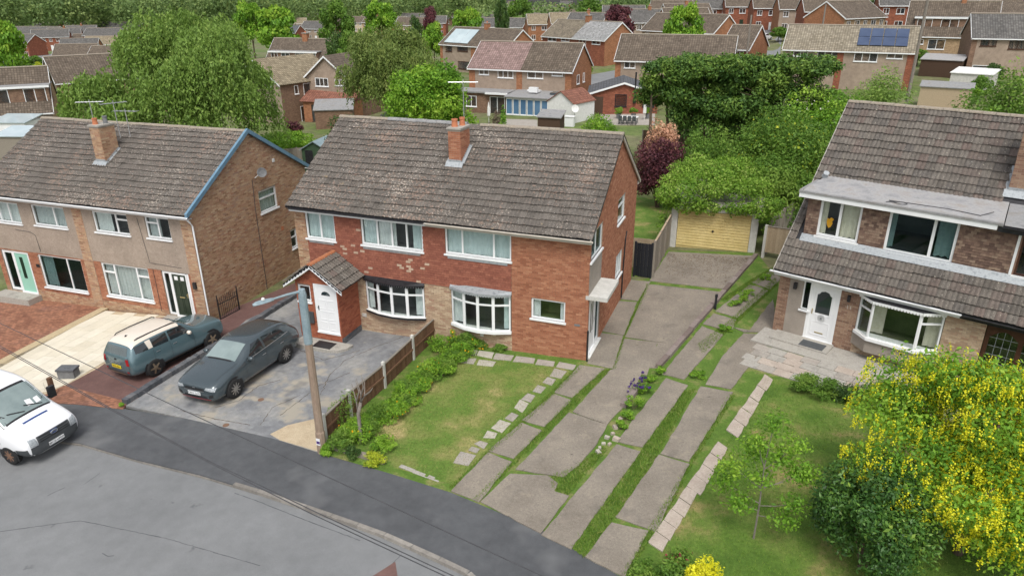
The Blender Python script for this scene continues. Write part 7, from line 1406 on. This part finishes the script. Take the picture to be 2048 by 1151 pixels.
k.decal('tail_light', [(.45, .90), (.74, .86), (.74, .95), (.46, .98)], 'lens_red', 'rear', both=True); k.decal('badge', [(-.05, .685), (.05, .685), (.05, .70), (-.05, .70)], 'steel', 'front', .01, n=3); k.decal('wiper', [(1.27, .5), (1.33, .5), (1.33, -.5), (1.27, -.5)], 'plastic_black', 'top', .01, n=8)
for x in (2.35, 3.3): k.decal('door_handle', [(x, .86), (x+.18, .865), (x+.18, .89), (x, .885)], 'steel', 'side', .02, both=True, n=3)
seams(k, (1.52, 2.56, 3.48), .34, 1.02); k.decal('bonnet_seam', [(.35, .66), (1.28, .74), (1.28, .752), (.35, .672)], 'plastic_black', 'top', .003, both=True, n=8); plate(k, 'YW21 LCU', 0, .50, 'white_pvc', False); mirror(k, 1.72, .90, 1.06, 'paint_kia'); k.wheels(.86, 3.51, 1.60, .345, 'alloy', 10, .022)
k.place(T(470, 797), T(577, 722), 1, 2.65, .86, 1.78)
# compact two-tone crossover
MS = [(0., half(.3, .55, .66, .42, .72, .6, .66, .78, .52, .84, .3, .87, .88)), (.14, half(.24, .74, .83, .4, .86, .62, .8, .86, .64, .95, .36, .98, .99)), (.6, half(.22, .82, .90, .42, .92, .66, .86, .94, .7, 1.02, .38, 1.06, 1.07)), (1.2, half(.22, .82, .91, .42, .925, .68, .88, 1.0, .74, 1.07, .42, 1.11, 1.12)), (1.42, half(.22, .82, .91, .42, .925, .68, .885, 1.02, .76, 1.12, .44, 1.16, 1.17)),
      (1.7, half(.22, .82, .91, .42, .925, .68, .885, 1.04, .76, 1.32, .56, 1.38, 1.40)), (2.02, half(.22, .82, .91, .42, .925, .69, .885, 1.05, .74, 1.50, .6, 1.575, 1.595)), (2.6, half(.22, .82, .91, .42, .925, .70, .885, 1.07, .73, 1.545, .58, 1.62, 1.64)), (3.3, half(.22, .82, .91, .42, .925, .72, .885, 1.09, .72, 1.545, .57, 1.61, 1.63)), (3.9, half(.22, .82, .91, .44, .925, .74, .88, 1.10, .70, 1.50, .55, 1.565, 1.58)),
      (4.14, half(.24, .8, .90, .46, .91, .76, .87, 1.08, .69, 1.40, .52, 1.47, 1.48)), (4.3, half(.28, .76, .86, .46, .885, .76, .83, 1.0, .7, 1.10, .44, 1.13, 1.14)), (4.4, half(.34, .62, .8, .48, .83, .7, .76, .92, .62, .99, .36, 1.01, 1.02))]
MS = [(x, [(y*1.02, z*1.03) for y, z in h]) for x, h in MS]
k = Car('parked_car', 'blue green crossover with cream roof and mirrors parked on the red drive', 'car', MS, 4.42, 'paint_mini', None, (6, 10, 'paint_cream'))
k.decal('windscreen', [(1.42, .66), (1.42, -.66), (1.95, -.60), (1.95, .60)], 'car_glass', 'top', n=10); k.decal('side_window', [(1.72, 1.10), (2.62, 1.12), (2.62, 1.47), (2.0, 1.47)], 'car_glass_dark', 'side', both=True); k.decal('side_window', [(2.70, 1.12), (3.36, 1.14), (3.36, 1.46), (2.70, 1.47)], 'car_glass_dark', 'side', both=True); k.decal('quarter_window', [(3.58, 1.15), (4.08, 1.17), (4.05, 1.41), (3.62, 1.45)], 'car_glass_dark', 'side', both=True)
k.decal('pillar_badge', [(3.38, 1.16), (3.56, 1.16), (3.60, 1.46), (3.38, 1.47)], 'paint_cream', 'side', .010, both=True); k.decal('rear_window', [(-.62, 1.13), (.62, 1.13), (.56, 1.40), (-.56, 1.40)], 'car_glass', 'rear', n=10)
k.decal('tail_light', [(.60, .78), (.755, .78), (.72, 1.03), (.58, 1.03)], 'lens_red', 'rear', .012, both=True); k.decal('bumper', [(-.7, .36), (.7, .36), (.7, .50), (-.7, .50)], 'plastic_grey', 'rear', .008, n=12); k.decal('skid_plate', [(-.5, .36), (.5, .36), (.45, .41), (-.45, .41)], 'alloy_bronze', 'rear', .02, n=8); k.decal('reflector', [(.56, .47), (.68, .47), (.68, .53), (.56, .53)], 'lens_red', 'rear', .018, both=True, n=3)
k.decal('sill_trim', [(1.3, .30), (3.2, .30), (3.2, .345), (1.3, .345)], 'alloy_bronze', 'side', .014, both=True, n=10); k.decal('lower_cladding', [(1.2, .22), (3.3, .22), (3.3, .30), (1.2, .30)], 'plastic_black', 'side', .008, both=True, n=10); k.decal('headlight', [(.5, .78), (.74, .76), (.72, .92), (.52, .93)], 'lens_clear', 'front', both=True); k.decal('grille', [(-.42, .5), (.42, .5), (.42, .82), (-.42, .82)], 'plastic_black', 'front', n=8)
for sg in (1, -1): MB().tube([(2.21-2.1, sg*.60, 1.60), (2.21-2.2, sg*.62, 1.645), (2.21-3.2, sg*.62, 1.655), (2.21-3.75, sg*.60, 1.63), (2.21-3.85, sg*.58, 1.585)], .02, 6).build('roof_rail', 'plastic_black', k.t)
MB().add([(-.1, -.03, 0), (-.1, .03, 0), (.1, 0, 0), (-.08, 0, .09)], [(0, 1, 3), (1, 2, 3), (2, 0, 3)]).build('roof_antenna', 'plastic_black', k.t, loc=(2.21-3.72, 0, 1.60))
seams(k, (1.62, 2.66, 3.40), .38, 1.08); k.decal('tailgate_seam', [(.70, .55), (.71, .55), (.70, 1.12), (.69, 1.12)], 'plastic_black', 'rear', .004, both=True)
for x in (2.4, 3.15): k.decal('door_handle', [(x, .93), (x+.17, .935), (x+.17, .965), (x, .96)], 'steel', 'side', .022, both=True, n=3)
k.decal('badge', [(-.07, .93), (.07, .93), (.06, .99), (-.06, .99)], 'plastic_black', 'rear', .012, n=3); plate(k, 'FE24 NKF', 0, .66, 'plate_yellow', True); mirror(k, 1.85, .92, 1.13, 'paint_cream')
p = k.bvh.ray_cast(Vector((-5, 0, .82)), Vector((1, 0, 0)))[0]; text(k.t, 'COUNTRYMAN', (p.x-.012, 0, .82), (0, -1, 0), (0, .0, 1), .075, 'steel')
k.wheels(.82, 3.51, 1.66, .355, 'alloy_bronze', 5, .045); k.place(T(427, 693), T(314, 751), -1, 2.69, .82, 1.78)
# white panel van
VS = [(0., half(.32, .6, .8, .45, .86, .62, .82, .82, .62, .86, .35, .88, .89)), (.16, half(.28, .8, .92, .45, .95, .65, .90, .95, .72, 1.02, .4, 1.05, 1.06)), (.6, half(.28, .85, .96, .5, .98, .75, .95, 1.10, .76, 1.17, .42, 1.20, 1.21)), (.98, half(.28, .85, .97, .5, .985, .8, .965, 1.2, .8, 1.27, .46, 1.31, 1.32)), (1.35, half(.28, .85, .97, .5, .985, .8, .97, 1.24, .85, 1.6, .6, 1.68, 1.70)), (1.78, half(.28, .85, .97, .5, .985, .8, .97, 1.26, .86, 1.96, .68, 2.03, 2.05)), (2.1, half(.28, .85, .97, .5, .985, .8, .975, 1.28, .88, 2.08, .7, 2.2, 2.23)), (3., half(.28, .85, .97, .5, .985, .8, .98, 1.3, .90, 2.15, .72, 2.32, 2.35)), (4.8, half(.28, .85, .97, .5, .985, .8, .98, 1.3, .90, 2.15, .72, 2.32, 2.35)), (4.9, half(.3, .8, .95, .5, .96, .8, .95, 1.3, .88, 2.1, .7, 2.28, 2.3))]
k = Car('panel_van', 'white panel van with grey bumper parked half on the pavement', 'van', VS, 4.9, 'paint_white')
k.decal('windscreen', [(.99, .80), (.99, -.80), (1.78, -.72), (1.78, .72)], 'screen_glass_sky', 'top', .006, n=12); k.decal('screen_surround', [(.93, .86), (.93, -.86), (1.86, -.78), (1.86, .78)], 'plastic_black', 'top', .003, n=12)
k.decal('side_window', [(1.35, 1.3), (2.2, 1.3), (2.2, 1.9), (1.8, 1.9)], 'car_glass_dark', 'side', both=True); k.decal('bumper', [(-.80, .36), (.80, .36), (.80, .68), (-.80, .68)], 'plastic_grey', 'front', .010, n=14); k.decal('bumper_side', [(.10, .38), (.55, .36), (.55, .62), (.10, .66)], 'plastic_grey', 'side', .010, both=True); k.decal('grille', [(-.56, .66), (.56, .66), (.56, .93), (-.56, .93)], 'plastic_grey', 'front', .014, n=10)
for z in (.73, .80, .87): k.decal('grille_slat', [(-.5, z), (.5, z), (.5, z+.03), (-.5, z+.03)], 'plastic_black', 'front', .019, n=8)
k.decal('headlight', [(.56, .69), (.80, .70), (.80, .95), (.60, .92)], 'lens_clear', 'front', .016, both=True); k.decal('bonnet_vent', [(.66, .42), (.66, -.42), (.73, -.42), (.73, .42)], 'logo_blue', 'top', .008); b_ = k.decal('badge', [(-.12, .80), (.12, .80), (.12, .90), (-.12, .90)], 'logo_blue', 'front', .03, n=4)
pz = k.bvh.ray_cast(Vector((5, 0, .85)), Vector((-1, 0, 0)))[0]; MB().lathe([(.13, 0), (.13, .012), (.115, .02), (.112, 0)], 24, axis='y').build('badge_ring', 'steel', k.t, loc=(pz.x+.035, 0, .85), rot=(0, 0, R(-90))).scale = (1, 1, .45)
seams(k, (1.15, 2.25), .5, 1.95); plate(k, 'BK10 UMW', 0, .52, 'white_pvc', False)
for y0, y1 in ((.55, -.05), (-.05, -.62)): k.decal('wiper', [(1.02, y0), (1.05, y0), (1.2, y1+.1), (1.17, y1+.1)], 'plastic_black', 'top', .02, n=8)
for a in ([(1.1, .35), (1.12, .15), (1.3, .18), (1.28, .36)], [(1.12, .60), (1.1, .42), (1.26, .44), (1.28, .6)]): k.decal('paper', a, 'paper', 'top', .009, n=3)
for sg in (1, -1): MB().box(-.06, .06, -.11, .11, -.2, .2).build('mirror', 'plastic_black', k.t, loc=(2.45-1.35, sg*1.14, 1.42)); MB().box(-.03, .03, -.1, .1, -.03, .03).build('mirror_arm', 'plastic_black', k.t, loc=(2.45-1.35, sg*1.0, 1.3))
k.wheels(.93, 3.9, 1.74, .335, 'rust', 8, .03); fw_ = np.array(T(27, 925))+np.array((0, 0, -.06)); k.place(fw_, fw_-np.array((2.97, -.03, .104)), -1, 2.97, .93, 1.86, 1.0)
# small far cars
def far_car(label, px, py, yaw, paint):
    b = T(px, py); c = Car('parked_car', label, 'car', KS, 4.52, paint, None); c.decal('windscreen', [(1.33, .62), (1.33, -.62), (2.03, -.55), (2.03, .55)], 'car_glass', 'top'); c.decal('side_window', [(1.74, 1.03), (3.7, 1.08), (3.55, 1.33), (2.10, 1.38)], 'car_glass_dark', 'side', both=True); c.decal('rear_window', [(3.92, .46), (3.92, -.46), (4.24, -.52), (4.24, .52)], 'car_glass_dark', 'top'); c.wheels(.88, 3.53, 1.6, .325, 'alloy', 5)
    c.t.location = (b[0], b[1], b[2]+.03); c.t.rotation_euler = (0, 0, yaw)
far_car('white car on the far road beside the warning sign', 1527, 82, 1.2, 'paint_white'); far_car('red car parked beside the road at the far left', 42, 150, .4, 'car_red'); far_car('grey car parked at the left edge of the far road', 14, 134, .3, 'car_grey')
far_car('white car parked before the top centre houses', 1040, 33, .2, 'paint_white'); far_car('dark grey car parked below the top centre houses', 1075, 44, .1, 'car_grey'); far_car('white van like car beyond the brown roofed house', 1312, 28, .3, 'paint_white')
# ------------------------------------------------------------------ street lamp, cables, posts, boxes
b = np.array(T(645, 903)); lt = thing('street_lamp', 'street lamp with brown lower column and blue grey top arm on the pavement', 'street lamp', b, 0)
top = Vp(607, 578, b, (_f[0], _f[1], 0))-b; H = top[2]
MB().lathe([(.15, -.1), (.15, .75), (.13, .8), (.115, H*.6), (.11, H*.70)], 8).build('column', 'lamp_brown', lt); MB().lathe([(.125, H*.69), (.12, H*.97), (.09, H)], 10).build('column_top', 'lamp_blue', lt)
lean = np.array((top[0], top[1], 0)); tip = Vp(552, 594, b+np.array((0, 0, H-.12)), (0, 0, 1))-b; tip = tip-lean*.0; a0 = np.array((0, 0, H-.06)); dirv = np.array((-.55, -1.05, 0)); dirv /= np.linalg.norm(dirv)
MB().tube([a0, a0+dirv*.45+np.array((0, 0, .02)), a0+dirv*.9+np.array((0, 0, .01))], [.045, .038, .03], 8).build('arm', 'lamp_blue', lt)
ln = MB(); e = a0+dirv*.85; sx = np.array((-dirv[1], dirv[0], 0))
prof = [(0, .035, .04), (.12, .08, .05), (.3, .11, .06), (.5, .10, .05), (.6, .05, .025)]; vs = []
for x, w_, h_ in prof: vs += [e+dirv*x+sx*w_, e+dirv*x+sx*w_*.6+np.array((0, 0, h_)), e+dirv*x-sx*w_*.6+np.array((0, 0, h_)), e+dirv*x-sx*w_, e+dirv*x+np.array((0, 0, -.05))]
ln.add(vs, [(i*5+j, i*5+(j+1) % 5, (i+1)*5+(j+1) % 5, (i+1)*5+j) for i in range(4) for j in range(5)]+[(0, 1, 2, 3, 4), (24, 23, 22, 21, 20)]); lo = ln.build('lantern', 'lamp_blue', lt); MB().lathe([(.05, 0), (.045, .05), (.01, .07)], 10, c=tuple(e+dirv*.3+np.array((0, 0, .07)))).build('photocell', 'white_dull', lo)
MB().box(-.07, .07, -.152, -.148, .35, .6).build('column_sticker', 'paper', lt); MB().box(-.06, .06, -.156, -.1521, .40, .5).build('column_sticker', 'flower_purple', lt)
for nm, pts in [('upper overhead cable crossing above the drives and pavement', [(-120, 588), (0, 646), (363, 818), (606, 930), (900, 1066), (1085, 1151), (1300, 1255)]), ('lower overhead cable of the close pair above the pavement', [(-120, 632), (0, 695), (231, 824), (422, 926), (624, 1027), (888, 1150), (1000, 1205)]), ('second cable of the close pair above the road edge', [(-120, 628), (0, 691), (231, 821), (422, 923), (640, 1027), (905, 1150), (1020, 1205)])]:
    P = [Vp(x, y, (0, 0, 5.4), (0, 0, 1)) for x, y in pts]; o = P[0]; setp(MB().tube([p-o for p in P], .009, 5).build('overhead_cable', 'cable', None, loc=tuple(o)), nm, 'cable', 'overhead cables')
b = T(132, 752); bx = thing('planter_box', 'grey lidded box standing at the corner of the cream patio', 'box', b+np.array((.2, 0, 0)), .35); MB().box(-.32, .32, -.2, .2, 0, .36).build('body', 'grey_box', bx); MB().box(-.35, .35, -.23, .23, .36, .43).box(-.1, .1, -.04, .04, .43, .45).build('lid', 'brick_blue', bx)
setp(MB().box(-.07, .07, -.07, .07, -.1, .75).build('gate_post', 'wood_brown', None, loc=tuple(T(108, 790))), 'short brown wooden post behind the van mirror', 'post')
for dl, px, py in [('round iron cover in the tarmac beside the dark grey car', 522, 799), ('round iron cover in the tarmac near the pavement', 452, 850)]: setp(MB().lathe([(.11, 0), (.11, .016), (.09, .02)], 18).build('drain_cover', 'rust', None, loc=tuple(T(px, py))), dl, 'drain cover', 'drain covers')
def aerial(label, px, py, dist, pole, n, yaw, m='steel'):
    b, h = by_top(px, py, dist); z = b[2]+h; t = thing('tv_aerial', label, 'aerial', (b[0], b[1], z-pole), yaw); MB().tube([(0, 0, 0), (0, 0, pole)], .02, 6).build('mast', m, t); bm = MB().tube([(-.7, 0, pole-.1), (.7, 0, pole-.1)], .014, 5).build('boom', m, t)
    el = MB()
    for i in range(n): x = -.65+1.3*i/(n-1); el.tube([(x, -.24, pole-.1), (x, .24, pole-.1)], .008, 4)
    el.build('elements', m, t); return t
def on_house(o, p, lab, pole, n, yaw):
    w_ = world(o, p); t = thing('tv_aerial', lab, 'aerial', w_, yaw); MB().tube([(0, 0, 0), (0, 0, pole)], .02, 6).build('mast', 'steel', t); MB().tube([(-.6, 0, pole-.1), (.6, 0, pole-.1)], .014, 5).build('boom', 'steel', t); el = MB()
    for i in range(n): x = -.55+1.1*i/(n-1); el.tube([(x, -.22, pole-.1), (x, .22, pole-.1)], .009, 4)
    el.build('elements', 'steel', t)
on_house(HA, (-6.75, 2.3, 7.2), 'tv aerial at the left side of the buff chimney', 2.0, 8, .5); on_house(HA, (-6.0, 2.9, 7.4), 'bent tv aerial just right of the buff chimney', 1.7, 7, 1.2); on_house(HA, (-5.7, 3.2, 7.4), 'short tv aerial furthest right of the buff chimney', 1.3, 6, .2); on_house(Bh, (-6.3, 3.28, 7.6), 'tv aerial rising above the orange brick chimney', 2.3, 9, .35)
for lab, px, py, dist, hh in [('telegraph pole in front of the far right chalet', 1862, -30, 76, None), ('wooden pole beside the far road sign', 1503, 30, 105, None), ('lamp post before the far terraces', 1652, 8, 125, None)]:
    b, h = by_top(px, py, dist); t = MB().tube([(0, 0, -.2), (0, 0, h)], [.16, .11], 8); setp(t.build('utility_pole', 'bark_grey', None, loc=tuple(b)), lab, 'pole')
b, h = by_h(1518, 88, 2.3); sg_ = thing('road_sign', 'red bordered triangular warning sign beside the far road', 'sign', b, .1); MB().tube([(0, 0, 0), (0, 0, h)], .05, 6).build('pole', 'grey_box', sg_)
MB().ext([(-.6, h-.2), (.6, h-.2), (0, h+.85)], front(-.06), 0, .02).build('plate', 'sign_red', sg_); MB().ext([(-.38, h-.08), (.38, h-.08), (0, h+.58)], front(-.082), 0, .01).build('plate_face', 'white_pvc', sg_); MB().ext([(-.06, h), (.06, h), (.06, h+.3), (-.06, h+.3)], front(-.094), 0, .005).build('symbol', 'plastic_black', sg_)
for lab, px, py, dist in [('closed white parasol by the garden fence behind the orange chimney', 977, 204, 56), ('closed pale parasol before the brick garden room window', 1291, 198, 58)]:
    b, h = by_h(px, py, 2.3); t = thing('parasol', lab, 'parasol', b, 0); MB().tube([(0, 0, 0), (0, 0, h)], .03, 6).build('pole', 'white_dull', t); MB().lathe([(.06, h*.3), (.2, h*.35), (.15, h*.7), (.05, h*.95)], 8).build('canopy', 'umbrella', t)
b, h = by_h(1258, 232, .8); tb = thing('garden_table', 'pale topped garden table on the terrace behind the ridge', 'table', b, .05); MB().box(-1., 1., -.5, .5, .7, .75).build('table_top', 'white_dull', tb)
for x in (-.9, .9):
    for y in (-.4, .4): MB().box(x-.03, x+.03, y-.03, y+.03, 0, .7).build('leg', 'grey_box', tb)
for i in range(4):
    t = thing('garden_chair', 'dark garden chair at the terrace table, %s from the left' % ORD[i], 'chair', b+np.array((-.75+.5*i, -.75, 0)), 0, 'chairs at the terrace table'); MB().box(-.2, .2, -.2, .2, .4, .45).build('seat', 'plastic_grey', t); MB().box(-.2, .2, -.24, -.2, .45, .95).build('backrest', 'plastic_grey', t)
    for x in (-.18, .18):
        for y in (-.18, .18): MB().box(x-.02, x+.02, y-.02, y+.02, 0, .4).build('leg', 'plastic_grey', t)
b, h = by_h(1150, 212, 2.); t = thing('satellite_dish', 'white satellite dish on a pole beside the rusty roofed outbuilding', 'dish', b, 0); MB().tube([(0, 0, 0), (0, 0, h-.3)], .03, 6).build('pole', 'steel', t); MB().lathe([(.0, 0), (.25, .03), (.42, .1), (.4, .1), (.2, .04)], 14).build('dish', 'white_dull', t, loc=(0, 0, h-.3), rot=(R(70), 0, .6))
b = T(1312, 470); setp(MB().box(-.35, .35, -.4, .4, .85, .95).box(-.3, .3, -.35, .35, 0, .85).build('garden_bin', 'white_dull', None, loc=(b[0]-.4, 10.9, float(hgt(0, 10.9)))), 'pale lidded bin behind the black gate', 'bin')
